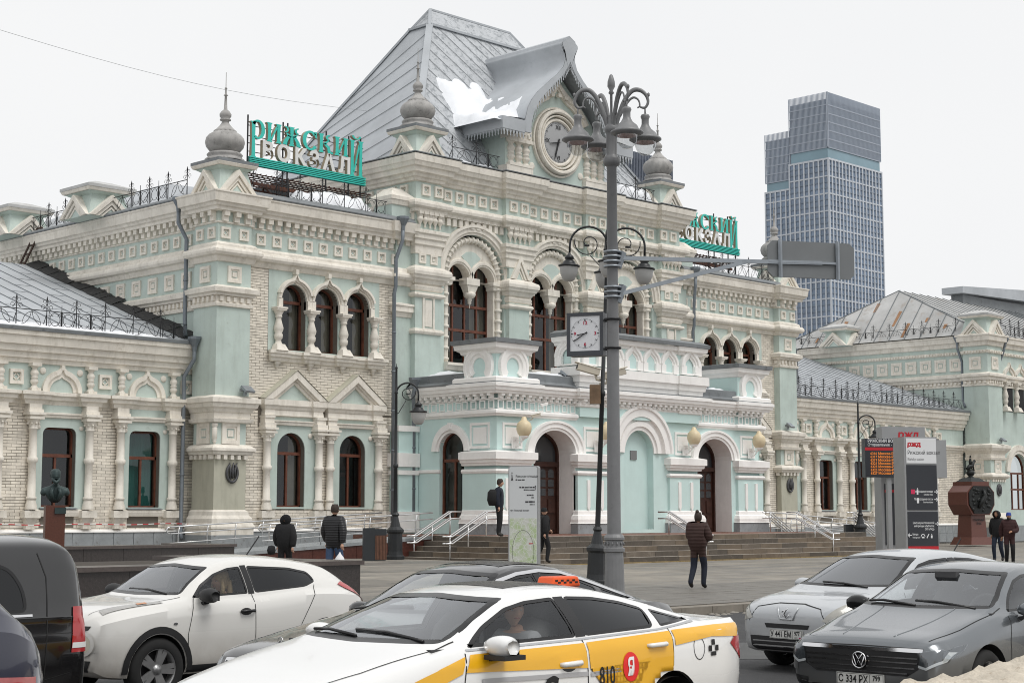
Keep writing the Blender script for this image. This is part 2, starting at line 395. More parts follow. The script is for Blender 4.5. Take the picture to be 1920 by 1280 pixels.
def window(cx, hw, zb, top, y, trans=(), mull=(), curtain=None, fr=0.09, sx=1, parent=None, rz=0.0, loc=(0,0,0), topmull=False):
	"""timber window: frame with its bars; every pane and curtain is a child"""
	top = [(x*sx, z) for x, z in top]
	if sx < 0: top = top[::-1]
	cx = cx*sx; xl, xr = top[0][0], top[-1][0]
	mb = MB(); zmax = max(z for x, z in top)
	def ztop(x):
		for (a, za), (b, zb2) in zip(top[:-1], top[1:]):
			if a-1e-6 <= x <= b+1e-6 and b > a: return za+(zb2-za)*(x-a)/(b-a)
		return zmax
	loop = [(xl, zb)]+top+[(xr, zb)]
	for (a, za), (b, zb2) in zip(loop, loop[1:]+loop[:1]):
		if abs(a-b)+abs(za-zb2) > 0.01: mb.bar((a, y, za), (b, y, zb2), fr*1.5, fr*1.5)
	for t in trans: mb.box(xl, xr, y-fr*0.75, y+fr*0.6, t-fr*0.7, t+fr*0.7)
	ztr = max(trans) if trans else zmax
	for u in mull:
		xm = cx+u*sx; mb.box(xm-fr*0.5, xm+fr*0.5, y-fr*0.55, y+fr*0.5, zb, ztop(xm) if topmull else min(ztr, ztop(xm)))
	w = mb.build('window', WOOD, parent or ST, loc, rz)
	xs = sorted([xl]+[cx+u*sx for u in mull]+[xr]); zs = [zb]+sorted(trans)
	def pane(poly):
		p = MB(); p.add([(a, y+0.01, b) for a, b in poly], [list(range(len(poly)))], False)
		p.build('pane', GLASS, w)
	for (a, b) in zip(zs[:-1], zs[1:]):
		for (p, q) in zip(xs[:-1], xs[1:]): pane([(p, a), (q, a), (q, min(b, ztop(q)+0.001) if b > ztop(q) else b), (p, b)])
	pane([(xl, zs[-1]), (xr, zs[-1])]+[t for t in reversed(top) if t[1] >= zs[-1]])
	if curtain:
		for (p, q) in ((xl, xl+(xr-xl)*0.32), (xr-(xr-xl)*0.32, xr)) if curtain != 'full' else ((xl, xr),):
			c = MB(); n = int((q-p)/0.05)
			pts = [(p+(q-p)*i/n, y+0.22+0.035*math.sin(i*2.1)+0.02*math.sin(i*0.9)) for i in range(n+1)]
			c.add([(a, b, zb) for a, b in pts]+[(a, b, zmax-0.1) for a, b in pts], [(i, i+1, n+2+i, n+1+i) for i in range(n)], True)
			c.build('curtain', TEAL if curtain == 'full' else DRAPE, w)
	return w

# --- engaged column with carved capital, mid ring and flared base (height 3.35 from its foot)
def column_mb():
	mb = MB()
	mb.lathe([(0.23,0.0),(0.23,0.1),(0.17,0.32),(0.165,0.36),(0.2,0.38),(0.2,0.46),(0.155,0.48),(0.145,1.72),(0.19,1.76),(0.205,1.83),(0.205,1.92),(0.16,1.96),(0.15,2.98),(0.18,3.0),(0.18,3.05),(0.155,3.06),(0.2,3.22),(0.25,3.3),(0.27,3.36)], n=14)
	for i in range(8):
		a = 2*PI*i/8; mb.lathe([(0.0,-0.05),(0.045,-0.02),(0.045,0.03),(0.0,0.06)], (0.22*math.cos(a), 0.22*math.sin(a), 3.2), 6)
	for k, (s_, z0, z1) in enumerate(((0.3,3.36,3.45),(0.26,3.45,3.52),(0.34,3.52,3.62))): mb.box(-s_, s_, -s_, 0.2, z0, z1)
	return mb
def small_baluster_mb(h=1.0, r=0.14):
	k = h; mb = MB(); mb.box(-r*1.25, r*1.25, -r*1.25, r*1.25, 0, 0.1*k)
	mb.lathe([(r*1.05,0.1*k),(r*0.6,0.2*k),(r*0.65,0.22*k),(r*1.0,0.3*k),(r*1.05,0.36*k),(r*0.7,0.43*k),(r*0.9,0.46*k),(r*0.9,0.5*k),(r*0.7,0.53*k),(r*1.05,0.6*k),(r*1.0,0.68*k),(r*0.6,0.78*k),(r*0.7,0.82*k),(r*1.1,0.88*k)], n=10)
	mb.box(-r*1.3, r*1.3, -r*1.3, r*1.3, 0.88*k, k)
	return mb
def console_mb():
	mb = MB(); mb.frus((-0.15,0.15,-0.16,0.1), (-0.24,0.24,-0.3,0.1), 0.12, 0.42); mb.box(-0.18, 0.18, -0.2, 0.1, 0.0, 0.12); mb.box(-0.33, 0.33, -0.36, 0.1, 0.42, 0.7)
	return mb
def disc(x, z, y, r=0.13): put('disc', 'disc%.2f' % r, lambda: MB().lathe([(r,0),(r,0.03),(r*0.9,0.045),(0,0.045)], n=14), CREAM, (x, y, z)).rotation_euler = (PI/2, 0, 0)

# ================= wings (left and right of the middle part)
CORNICE_W = [(0,7.32),(0.12,7.34),(0.16,7.5),(0.24,7.52),(0.27,7.72),(0.37,7.75),(0.41,7.98),(0.5,8.0),(0.56,8.3),(0.62,8.33),(0.64,8.5),(0,8.52)]
for sx in (1, -1):
	xe = -38.0 if sx > 0 else -42.3
	cxs = [-22.05-3.78*k for k in range(4 if sx > 0 else 5)]
	tops = {c: [(c-0.71, 4.7)]+arc(c-0.46, 4.7, 0.25, n=4, a0=PI, a1=PI/2)+arc(c+0.46, 4.7, 0.25, n=4, a0=PI/2, a1=0) for c in cxs}
	w = MB()
	w.sx = 1 if sx > 0 else -1
	# sx>0 here means "left wing" (unmirrored)
	w.wall(xe, -19.6, 1.02, 7.4, YW, YW+0.35, [(1.95, tops[c]) for c in cxs]); part('wall', w, MORTAR)
	holes = [(c-1.55, c+1.55, 1.6, 6.2) for c in cxs]
	bricks('brickwork', [(xe, -19.7, 1.05, 5.8)], YW, [(c-0.72, c+0.72, 1.2, 5.2) for c in cxs]+[(c-1.2, c+1.2, 1.9, 5.9) for c in cxs], sx=w.sx)
	p = MB(); p.sx = w.sx
	for c in cxs:     # mint surround with its rounded opening, set proud of the brick
		p.wall(c-1.2, c+1.2, 1.86, 5.95, YW-0.05, YW+0.01, [(1.95, tops[c])])
	part('window_surround', p, MINT)
	fz = MB(); fz.sx = w.sx; fz.box(xe, -19.6, YW-0.04, YW+0.1, 6.2, 7.36); part('frieze', fz, MINT)
	a1 = MB(); a1.sx = w.sx; path = [(xe, YW)]
	for c in sorted(cxs):
		for q in (-1.2, 1.2): path += [(c+q-0.36, YW), (c+q-0.36, YW-0.26), (c+q+0.36, YW-0.26), (c+q+0.36, YW)]
	path += [(-19.7, YW)]
	a1.sweep([(0,5.78),(0.06,5.8),(0.1,5.92),(0.2,5.98),(0.22,6.1),(0.3,6.14),(0.3,6.26),(0,6.3)], path); part('string_course', a1, CREAM)
	a2 = MB(); a2.sx = w.sx
	for c in cxs: a2.sweep([(0,5.3),(0.08,5.32),(0.1,5.4),(0.14,5.44),(0.14,5.5),(0,5.52)], [(c-1.1, YW-0.05), (c+1.1, YW-0.05)])
	part('lintel_band', a2, CREAM)
	cn = MB(); cn.sx = w.sx; cn.sweep(CORNICE_W, [(xe, YW), (-19.7, YW)]); part('cornice', cn, CREAM)
	gt = MB(); gt.sx = w.sx; gt.sweep([(0.2,8.52),(0.68,8.5),(0.7,8.62),(0.6,8.66),(0.2,8.72)], [(xe, YW), (-19.75, YW)]); part('gutter', gt, LEAD)
	sl = MB(); sl.sx = w.sx
	for c in cxs: sl.sweep([(0,1.58),(0.12,1.6),(0.16,1.75),(0.16,1.84),(0,1.88)], [(c-1.0, YW), (c+1.0, YW)])
	part('sill', sl, CREAM)
	ld = MB(); ld.sx = w.sx
	for c in cxs: ld.add([(c-0.8,YW-0.2,1.9),(c+0.8,YW-0.2,1.9),(c+0.8,YW+0.3,1.96),(c-0.8,YW+0.3,1.96),(c-0.8,YW-0.2,1.87),(c+0.8,YW-0.2,1.87)], [(0,1,2,3),(4,5,1,0)], False)
	part('sill_flashing', ld, LEAD)
	pt = MB(); pt.sx = w.sx; pt.sweep([(0.0,0.98),(0.14,0.98),(0.14,1.02),(0.02,1.1),(0,1.1)], [(xe, YW), (-19.7, YW)]); part('plinth_cap', pt, PWHITE)
	x = -19.8
	while x-0.9 > xe:
		put('plinth_block', 'plb', lambda: MB().box(-0.44, 0.44, -0.1, 0.2, 0.47, 0.97), PLINTH, ((x-0.45)*w.sx, YW-RND.random()*0.012, 0))
		put('plinth_block', 'plb2', lambda: MB().box(-0.44, 0.44, -0.13, 0.2, -0.1, 0.46), PLINTH, ((x-0.45)*w.sx, YW-RND.random()*0.012, 0))
		x -= 0.9
	for ci, c in enumerate(cxs):
		for q in (-1.2, 1.2):
			put('column', 'col', column_mb, CREAM, ((c+q)*w.sx, YW-0.2, 1.86))
			put('console', 'console', console_mb, CREAM, ((c+q)*w.sx, YW, 1.12))
			put('small_baluster', 'sbal', lambda: small_baluster_mb(1.05, 0.15), CREAM, ((c+q)*w.sx, YW-0.17, 6.29))
			disc((c+q*0.66)*w.sx, 7.08, YW-0.04); disc((c+q*0.76)*w.sx, 4.95, YW-0.05, 0.09)
			b = MB(); 
		ab = MB(); ab.sx = w.sx
		for q in (-1.2, 1.2):
			ab.box(c+q-0.3, c+q+0.3, YW-0.42, YW, 5.47, 5.6); ab.box(c+q-0.26, c+q+0.26, YW-0.36, YW, 5.6, 5.8)
		part('capital_block', ab, CREAM)
		k = MB(); k.sx = w.sx
		k.archm(c, 6.3, 0.62, [(-0.12,YW-0.02),(-0.12,YW-0.1),(0.02,YW-0.1),(0.04,YW-0.18),(0.22,YW-0.18),(0.22,YW-0.02)], n=32, peak=0.2)
		k.box(c-0.07, c+0.07, YW-0.2, YW, 7.14, 7.31)
		part('blind_arch', k, CREAM)
		put('square_panel', 'sqd', lambda: sq_mesh('s', 0.56, None, True), CREAM, ((c-1.89)*w.sx, YW-0.05, 6.8))
		window(c, 0.71, 1.95, tops[c], YW+0.28, trans=(3.9,), mull=(0,), sx=w.sx, curtain='full' if (ci == 0 and sx > 0) else None)
	put('square_panel', 'sqd', None, CREAM, (-20.16*w.sx, YW-0.05, 6.8))
	im = MB(); im.sx = w.sx; im.add([(xe,YW+1.3,0),(-19.6,YW+1.3,0),(-19.6,YW+1.3,7),(xe,YW+1.3,7)], [(0,1,2,3)], False); part('dark_backing', im, ROOM)  # near-black sheet stands in for the dim rooms behind the windows
	# metal roof of the wing: ridge runs along X, standing seams up the slope
	r = MB(); r.sx = w.sx; r.add([(xe-0.3,1.2,8.66),(-19.7,1.2,8.66),(-19.7,14.4,13.2),(xe-0.3,14.4,13.2)], [(0,1,2,3)], False)
	r.add([(xe-0.3,14.4,13.2),(-19.7,14.4,13.2),(-19.7,27,8.8),(xe-0.3,27,8.8)], [(0,1,2,3)], False); part('roof', r, TIN)
	sm = MB(); sm.sx = w.sx; x = -20.2; i = 0
	while x > xe:
		sm.bar((x,1.25,8.7), (x,14.4,13.22), 0.02, 0.035)
		for t in range(4):
			tt = (t+0.3+0.5*(i % 2))/4.6; sm.bar((x, 1.2+13.2*tt, 8.67+4.54*tt), (x-0.9, 1.2+13.2*tt, 8.67+4.54*tt), 0.02, 0.01)
		x -= 0.9; i += 1
	part('roof_seams', sm, SEAM)['kind'] = 'stuff'
	fl = MB(); fl.sx = w.sx      # dark torn flashing where the roof meets the flank wall
	for i in range(24):
		t0, t1 = i/24, (i+1)/24; y0, y1 = 1.5+12.9*t0, 1.5+12.9*t1
		j = RND.random()*0.12
		fl.add([(-20.35-j,y0,8.78+4.43*t0+0.02),(-20.35-j,y1,8.78+4.43*t1+0.02),(-19.73,y1,9.0+4.43*t1+j),(-19.73,y0,9.0+4.43*t0+j)], [(0,1,2,3)], False)
	part('roof_flashing', fl, mat('black_bitumen', (0.045, 0.045, 0.045), 0.9, 0.4, 4.0, bump=0.6, bscale=9))

# ================= pavilions
for sx in (1, -1):
	nm = MB; S = sx
	trip = (-15.95, -14.2, -12.45); low = (-15.98, -12.66)
	ttop = [arc(c, 10.62, 0.66, n=14) for c in trip]
	ltop = [[(c-0.72, 4.35)]+arc(c, 4.35, 0.72, 0.7, n=14)[1:-1]+[(c+0.72, 4.35)] for c in low]
	w = MB(); w.sx = S
	w.wall(-18.6, -9.4, 0.9, 6.6, 0.0, 0.4, [(1.98, t) for t in ltop]); w.wall(-18.6, -9.4, 6.6, 14.3, 0.0, 0.4, [(8.5, t) for t in ttop]); part('wall', w, MORTAR)
	bricks('brickwork', [(-18.45, -9.9, 6.0, 11.8), (-18.45, -9.9, 1.05, 6.0)], 0.0,
		   [(-17.26, -11.2, 8.35, 12), (-17.7, -14.35, 5.3, 6.4), (-14.3, -10.95, 5.3, 6.4), (-16.72, -15.24, 1.9, 5.4), (-13.4, -11.92, 1.9, 5.4)], single=300 if S > 0 else 0, sx=S)
	g = MB(); g.sx = S
	g.wall(-17.26, -11.2, 8.4, 11.9, -0.03, 0.01, [(8.5, t) for t in ttop])
	for c, t in zip(low, ltop): g.wall(c-1.3, c+1.3, 1.9, 6.05, -0.05, 0.01, [(1.98, t)])
	part('window_surround', g, MINT)
	# frieze zone above the torus
	g = MB(); g.sx = S; g.box(-18.45, -9.4, -0.03, 0.2, 12.4, 14.1); part('frieze', g, MINT)
	# corner pilaster body
	g = MB(); g.sx = S; g.box(-20.1, -18.45, -0.4, 1.2, 5.3, 14.1); g.box(-19.7, -18.5, 0.5, 19.2, 8.0, 14.1); g.box(-19.7, -18.5, 0.6, 2.2, 0.5, 8.2)
	g.box(-20.03, -18.52, -0.33, 1.13, 4.4, 5.3)
	part('pilaster', g, MINT)
	g = MB(); g.sx = S; g.box(-20.05, -18.5, -0.35, 1.15, 1.8, 4.0); part('pilaster_shaft', g, BEIGE)
	ring = [(-20.1,1.2),(-20.1,-0.4),(-18.45,-0.4),(-18.45,0.02)]
	g = MB(); g.sx = S
	g.sweep([(0,5.3),(0.12,5.34),(0.16,5.48),(0.05,5.5),(0.05,5.72),(0.1,5.74),(0.16,5.86),(0.26,5.94),(0.3,6.08),(0.36,6.12),(0.36,6.3),(0,6.42)], ring)
	g.sweep([(-0.04,4.02),(0.12,4.05),(0.16,4.14),(0.24,4.2),(0.24,4.3),(0.08,4.42),(-0.06,4.46)], ring)
	g.sweep([(0.2,0.84),(0.2,1.1),(0.24,1.12),(0.24,1.2),(0.16,1.34),(0.16,1.5),(0.06,1.64),(0.04,1.78),(-0.05,1.86)], ring)
	for z in (5.12,): pass
	part('pilaster_moulding', g, CREAM)
	g = MB(); g.sx = S; dentils(g, ring, 0.16, 0.13, 3.86, 4.03, 0.11, -0.06); part('dentils', g, CREAM)['kind'] = 'stuff'
	g = MB(); g.sx = S; g.box(-20.32, -18.25, -0.62, 1.4, -0.1, 0.86); part('pilaster_plinth', g, PLINTH)
	for (x, y, rz) in ((-19.28,-0.33,0),(-20.03,0.4,LEFTF)):
		put('square_panel', 'sqL', lambda: sq_mesh('s', 0.86, None), CREAM, (x*S, y, 4.9), rz if S > 0 else -rz)
	put('corner_baluster', 'cbal', lambda: MB().lathe([(0.03,0),(0.09,0.1),(0.06,0.13),(0.11,0.2),(0.11,0.62),(0.08,0.65),(0.13,0.7),(0.13,0.8)], n=10), CREAM, (-20.05*S, -0.35, 4.48))
	# upper bands on the flank and pilaster
	flank = [(-19.7,19.2),(-19.7,1.2),(-20.1,1.2),(-20.1,-0.4),(-18.45,-0.4),(-18.45,0.0)]
	full = flank+[(-9.5, 0.0)]
	g = MB(); g.sx = S
	g.sweep([(0,9.98),(0.08,10.0),(0.1,10.12),(0.03,10.16),(0.03,10.4),(0.14,10.43),(0.16,10.52),(0.26,10.56),(0.28,10.74),(0,10.86)], flank)
	g.sweep([(0,11.8),(0.08,11.82),(0.14,11.95),(0.16,12.02),(0.3,12.06),(0.36,12.16),(0.36,12.26),(0.3,12.36),(0.18,12.4),(0.18,12.5),(0.12,12.56),(0,12.62)], full)
	part('string_course', g, CREAM)
	g = MB(); g.sx = S; dentils(g, flank, 0.15, 0.14, 10.2, 10.39, 0.12); dentils(g, full, 0.24, 0.2, 13.44, 13.86, 0.26, step=True); part('dentils', g, CREAM)['kind'] = 'stuff'
	g = MB(); g.sx = S; g.sweep([(0,13.36),(0.06,13.38),(0.06,13.44),(0.0,13.46)], full)
	g.sweep([(0,13.84),(0.3,13.86),(0.32,13.98),(0.4,14.02),(0.44,14.12),(0.52,14.16),(0.56,14.5),(0.6,14.54),(0.6,14.6),(0,14.75)], full); part('cornice', g, CREAM)
	g = MB(); g.sx = S; g.sweep([(0.1,14.75),(0.62,14.61),(0.64,14.66),(0.5,14.82),(0.1,14.95)], [(-18.6,0),(-9.6,0)]); g.sweep([(0.1,14.75),(0.62,14.61),(0.64,14.66),(0.5,14.78),(0.1,14.9)], [(-19.7,19.2),(-19.7,1.6)]); part('gutter', g, LEAD)
	# roof deck
	g = MB(); g.sx = S; g.add([(-19.8,-0.1,14.75),(-9.0,-0.1,14.75),(-9.0,8,16.6),(-17,8,16.6),(-19.8,19.2,14.75),(-17,14,16.6),(-9,14,16.6)], [(0,1,2,3),(0,3,5,4),(3,2,6,5)], False); part('roof', g, TIN)
	# small square panels
	for i in range(10): put('square_panel', 'sqS', lambda: sq_mesh('s', 0.46, None, True, 0.06), CREAM, ((-17.72+i*0.825)*S, -0.03, 12.98))
	for i in range(2):
		put('square_panel', 'sqS', None, CREAM, ((-19.75+i*0.9)*S, -0.4, 12.98)); put('square_panel', 'sqS', None, CREAM, (-20.1*S, 0.0+i*0.8, 12.98), LEFTF*S)
	put('square_panel', 'sqM', lambda: sq_mesh('s', 0.66, None), CREAM, (-19.28*S, -0.4, 11.32)); put('square_panel', 'sqM', None, CREAM, (-20.1*S, 0.4, 11.32), LEFTF*S)
	if S > 0:
		for i in range(20): put('square_panel', 'sqS', None, CREAM, (-19.7, 2.2+i*0.84, 12.98), LEFTF)
		for i in range(12): put('square_panel', 'sqM', None, CREAM, (-19.7, 2.3+i*1.25, 11.32), LEFTF)
	# triple window
	g = MB(); g.sx = S
	for c in trip:
		g.archm(c, 10.62, 0.66, [(0,0.12),(0,-0.1),(0.07,-0.1),(0.08,-0.18),(0.2,-0.18),(0.2,-0.02)], n=36, peak=0.1, pw=0.2)
		g.archm(c, 10.62, 0.66, [(0.14,-0.17),(0.14,-0.27),(0.24,-0.27),(0.24,-0.02)], a0=0.28, a1=PI-0.28, n=36, peak=0.24, pw=0.22)
		g.box(c-0.08, c+0.08, -0.29, 0, 11.7, 11.9)
		for q in (-1, 1): g.box(c+q*0.66, c+q*0.868, -0.18, 0.1, 10.24, 10.64)
	part('triple_arch', g, CREAM)
	def tcol():
		mb = MB(); mb.frus((-0.3,0.3,-0.34,0.1), (-0.2,0.2,-0.2,0.1), 0, 0.3)
		mb.lathe([(0.19,0.28),(0.13,0.4),(0.12,0.5),(0.17,0.56),(0.19,0.72),(0.15,0.82),(0.2,0.95),(0.21,1.05),(0.12,1.4),(0.11,1.5),(0.15,1.54),(0.15,1.6),(0.13,1.62),(0.2,1.78),(0.24,1.84)], n=12)
		for q, z0, z1 in ((0.25,1.84,1.92),(0.28,1.92,2.0)): mb.box(-q, q, -q, 0.2, z0, z1)
		return mb
	for x in (-16.82, -15.08, -13.32, -11.58):
		put('baluster_column', 'tcol', tcol, CREAM, (x*S, -0.16, 8.42), 0, None, (1, 1, 0.91))
		put('console', 'tcons', lambda: MB().lathe([(0.02,0),(0.1,0.06),(0.08,0.14),(0.16,0.2),(0.16,0.28),(0.12,0.32),(0.22,0.4),(0.26,0.46)], n=4), CREAM, (x*S, -0.08, 7.7))
	g = MB(); g.sx = S; p2 = [(-17.1,0)]
	for x in (-16.82, -15.08, -13.32, -11.58): p2 += [(x-0.3,0),(x-0.3,-0.14),(x+0.3,-0.14),(x+0.3,0)]
	p2 += [(-11.3, 0)]
	g.sweep([(0,7.95),(0.1,8.0),(0.14,8.12),(0.22,8.16),(0.24,8.28),(0.3,8.3),(0.3,8.42),(0,8.46)], [(-17.15,0)]+p2[1:-1]+[(-11.25,0)]); part('sill', g, CREAM)
	for c, t in zip(trip, ttop): window(c, 0.66, 8.5, t, 0.37, trans=(10.55,), sx=S, mull=(), curtain='pair')  # curtains added here to stand in for pale reflections in the panes
	# lower windows with pediments
	for c, t in zip(low, ltop):
		window(c, 0.72, 1.98, t, 0.3, trans=(4.2,), mull=(0,), sx=S, curtain='pair' if c < -14 else None)
		for q in (-1.36, 1.36):
			put('column', 'col', None, CREAM, ((c+q)*S, -0.2, 1.86), 0, None, (1, 1, 0.93))
			put('console', 'console', None, CREAM, ((c+q)*S, 0, 1.12)); disc((c+q*0.72)*S, 4.95, -0.06, 0.11)
		g = MB(); g.sx = S
		for q in (-1.36, 1.36):
			g.box(c+q-0.28, c+q+0.28, -0.44, 0, 5.16, 5.42); g.box(c+q-0.24, c+q+0.24, -0.36, 0, 5.42, 5.62); g.box(c+q-0.26, c+q+0.26, -0.4, 0, 5.62, 5.72)
		g.sweep([(0,5.34),(0.1,5.36),(0.12,5.46),(0.16,5.5),(0.16,5.54),(0,5.56)], [(c-1.2,-0.05),(c+1.2,-0.05)])
		part('capital_block', g, CREAM)
		g = MB(); g.sx = S; p2 = [(c-1.72,0),(c-1.72,-0.26),(c-1.0,-0.26),(c-1.0,-0.16),(c+1.0,-0.16),(c+1.0,-0.26),(c+1.72,-0.26),(c+1.72,0)]
		p2 = [(c-1.53,0.05),(c-1.53,-0.26),(c-1.0,-0.26),(c-1.0,-0.16),(c+1.0,-0.16),(c+1.0,-0.26),(c+1.53,-0.26),(c+1.53,0.05)]
		g.sweep([(-0.1,5.7),(0.02,5.74),(-0.02,5.96),(0.02,6.0),(0.06,6.1),(0.12,6.16),(0.12,6.4),(-0.3,6.42)], p2)
		for h0, hw, y in ((0.0, 1.64, -0.4), (0.2, 1.36, -0.3), (0.34, 1.15, -0.22)):      # nested raking frames
			t = 0.22 if h0 == 0 else 0.13; H = 1.22*hw/1.64
			ou = [(c-hw, 6.4), (c+hw, 6.4), (c, 6.4+H)]; k = 1-t*1.9/hw
			inn = [(c-hw*k, 6.4), (c+hw*k, 6.4), (c, 6.4+H*k)]
			g.prism([ou[0], inn[0], inn[2], ou[2]], y, 0); g.prism([inn[1], ou[1], ou[2], inn[2]], y, 0)
		part('pediment', g, CREAM)
		g = MB(); g.sx = S; g.prism([(c-1.1,6.41),(c+1.1,6.41),(c,7.15)], -0.12, 0); part('tympanum', g, MINT)
		g = MB(); g.sx = S
		for q in (-1, 1): g.add([(c+q*1.65,-0.43,6.41),(c,-0.43,7.65),(c,0,7.7),(c+q*1.65,0,6.46)], [(0,1,2,3)], False)
		part('pediment_flashing', g, BEIGE)
	im = MB(); im.sx = S; im.add([(-18.6,1.5,0),(-9.4,1.5,0),(-9.4,1.5,14),(-18.6,1.5,14)], [(0,1,2,3)], False); part('dark_backing', im, ROOM)
	g = MB(); g.sx = S; g.sweep([(0.0,0.98),(0.14,0.98),(0.14,1.02),(0.02,1.1),(0,1.1)], [(-18.4,0),(-9.4,0)]); part('plinth_cap', g, PWHITE)
	for i in range(9): put('plinth_block', 'plb3', lambda: MB().box(-0.48, 0.48, -0.1, 0.2, -0.1, 0.97), PLINTH, ((-17.9+i*0.98)*S, -RND.random()*0.012, 0))
	# inner narrow pilaster next to the middle block
	g = MB(); g.sx = S; g.box(-10.35, -9.45, -0.16, 0.2, 0.9, 14.2); part('narrow_pilaster', g, MINT)
	pth = [(-10.35,0),(-10.35,-0.16),(-9.45,-0.16)]
	g = MB(); g.sx = S
	g.sweep([(0,10.4),(0.05,10.42),(0.1,10.6),(0.2,10.64),(0.2,10.86),(0.26,10.9),(0.26,10.98),(0,11.05)], pth); g.sweep([(0,11.8),(0.08,11.82),(0.14,11.95),(0.16,12.02),(0.3,12.06),(0.36,12.16),(0.36,12.26),(0.3,12.36),(0.18,12.4),(0.12,12.56),(0,12.62)], pth)
	g.sweep([(0,13.84),(0.3,13.86),(0.32,13.98),(0.44,14.12),(0.52,14.16),(0.6,14.6),(0,14.7)], pth); part('string_course', g, CREAM)
	# chimney-like block with faceted cap beside the middle block
	g = MB(); g.sx = S; g.box(-10.75, -9.6, -0.3, 0.9, 14.5, 15.75); part('parapet_block', g, MINT)
	g = MB(); g.sx = S; b4 = [(-10.75,0.9),(-10.75,-0.3),(-9.6,-0.3),(-9.6,0.9)]
	g.sweep([(0,15.4),(0.06,15.42),(0.12,15.6),(0.16,15.64),(0.16,15.8),(0.0,15.82)], b4, closed=True); g.frus((-10.9,-9.45,-0.45,1.05), (-10.45,-9.9,0.0,0.6), 15.8, 16.22); part('parapet_block_cap', g, CREAM)

# ================= corner turrets with triangular gables (x, y, z, half width, onion?)
def turret(x, y, z, h, onion, sc_=1.0):
	g = MB(); g.frus((x-h,x+h,y-h,y+h), (x-h*0.74,x+h*0.74,y-h*0.74,y+h*0.74), z, z+1.0*sc_); g.frus((x-h*0.74,x+h*0.74,y-h*0.74,y+h*0.74), (x-h*0.95,x+h*0.95,y-h*0.95,y+h*0.95), z+1.0*sc_, z+1.12*sc_); t = part('turret', g, MINT)
	for k in range(4):
		a = k*PI/2; o = MB(); W = h*1.02; H = 0.98*sc_
		for i, (s_, d) in enumerate(((1.0, 0.16), (0.72, 0.08), (0.48, 0.03))):
			kk = s_*0.76
			for q in (-1, 1):
				pl = [(q*W*s_, 0), (q*W*kk, 0), (0, H*kk), (0, H*s_)]
				if q > 0: pl = pl[::-1]
				o.prism(pl, -h-d, -h*0.7)
		ob = o.build('gable', CREAM, t, (x, y, z+0.01)); ob.rotation_euler = (0, 0, a)
		f = MB(); f.prism([(-W*0.37,0),(W*0.37,0),(0,H*0.37)], -h*0.99, -h*0.8); fo = f.build('gable_panel', MINT, t, (x, y, z+0.02)); fo.rotation_euler = (0, 0, a)
	g = MB(); q = h*0.98; b = z+1.12*sc_
	g.sweep([(0,b),(0.05,b+0.02),(0.1,b+0.12),(0.1,b+0.16)], [(x-q,y+q),(x-q,y-q),(x+q,y-q),(x+q,y+q)], closed=True); g.build('turret_cornice', CREAM, t)
	g = MB(); q = h*1.1; g.box(x-q, x+q, y-q, y+q, b+0.15, b+0.28); g.frus((x-q,x+q,y-q,y+q), (x-q*0.35,x+q*0.35,y-q*0.35,y+q*0.35), b+0.28, b+(0.42 if onion else 0.55)); g.build('turret_cap', LEAD if onion else TINW, t)
	if onion:
		k = onion; z1 = b+0.36
		g = MB()
		g.lathe([(0.86*k,0),(0.86*k,0.06),(0.72*k,0.14),(0.74*k,0.2),(0.78*k,0.26),(0.72*k,0.33),(0.56*k,0.38)], (x,y,z1), 28)
		ob = g.build('onion_base', ONION, t)
		g = MB(); g.lathe([(0.55*k,0.36),(0.66*k,0.44),(0.79*k,0.6),(0.84*k,0.78),(0.8*k,0.96),(0.68*k,1.1),(0.52*k,1.2),(0.46*k,1.24)], (x,y,z1), 48, lobes=16, amp=0.07)
		g.build('onion_bulb', ONION, t)
		g = MB(); g.lathe([(0.5*k,1.22),(0.5*k,1.27),(0.4*k,1.34),(0.26*k,1.48),(0.17*k,1.6),(0.15*k,1.68),(0.24*k,1.72),(0.24*k,1.77),(0.18*k,1.8),(0.25*k,1.88),(0.26*k,1.98),(0.18*k,2.1),(0.08*k,2.18),(0.06*k,2.5),(0.05*k,2.75),(0.1*k,2.78),(0.05*k,2.82),(0.03*k,3.05),(0.07*k,3.08),(0.02*k,3.12),(0.012,3.75)], (x,y,z1), 18)
		g.build('onion_spire', ONION, t)
	return t
for S in (1, -1):
	turret(-19.28*S, 0.4, 14.62, 0.9, 0.95)
	turret(-8.66*S, 0.33, 17.72, 0.92, 0.95, 1.1)
turret(-20.0, 8.9, 14.62, 1.1, 0); turret(-20.0, 15.9, 14.62, 1.1, 0)
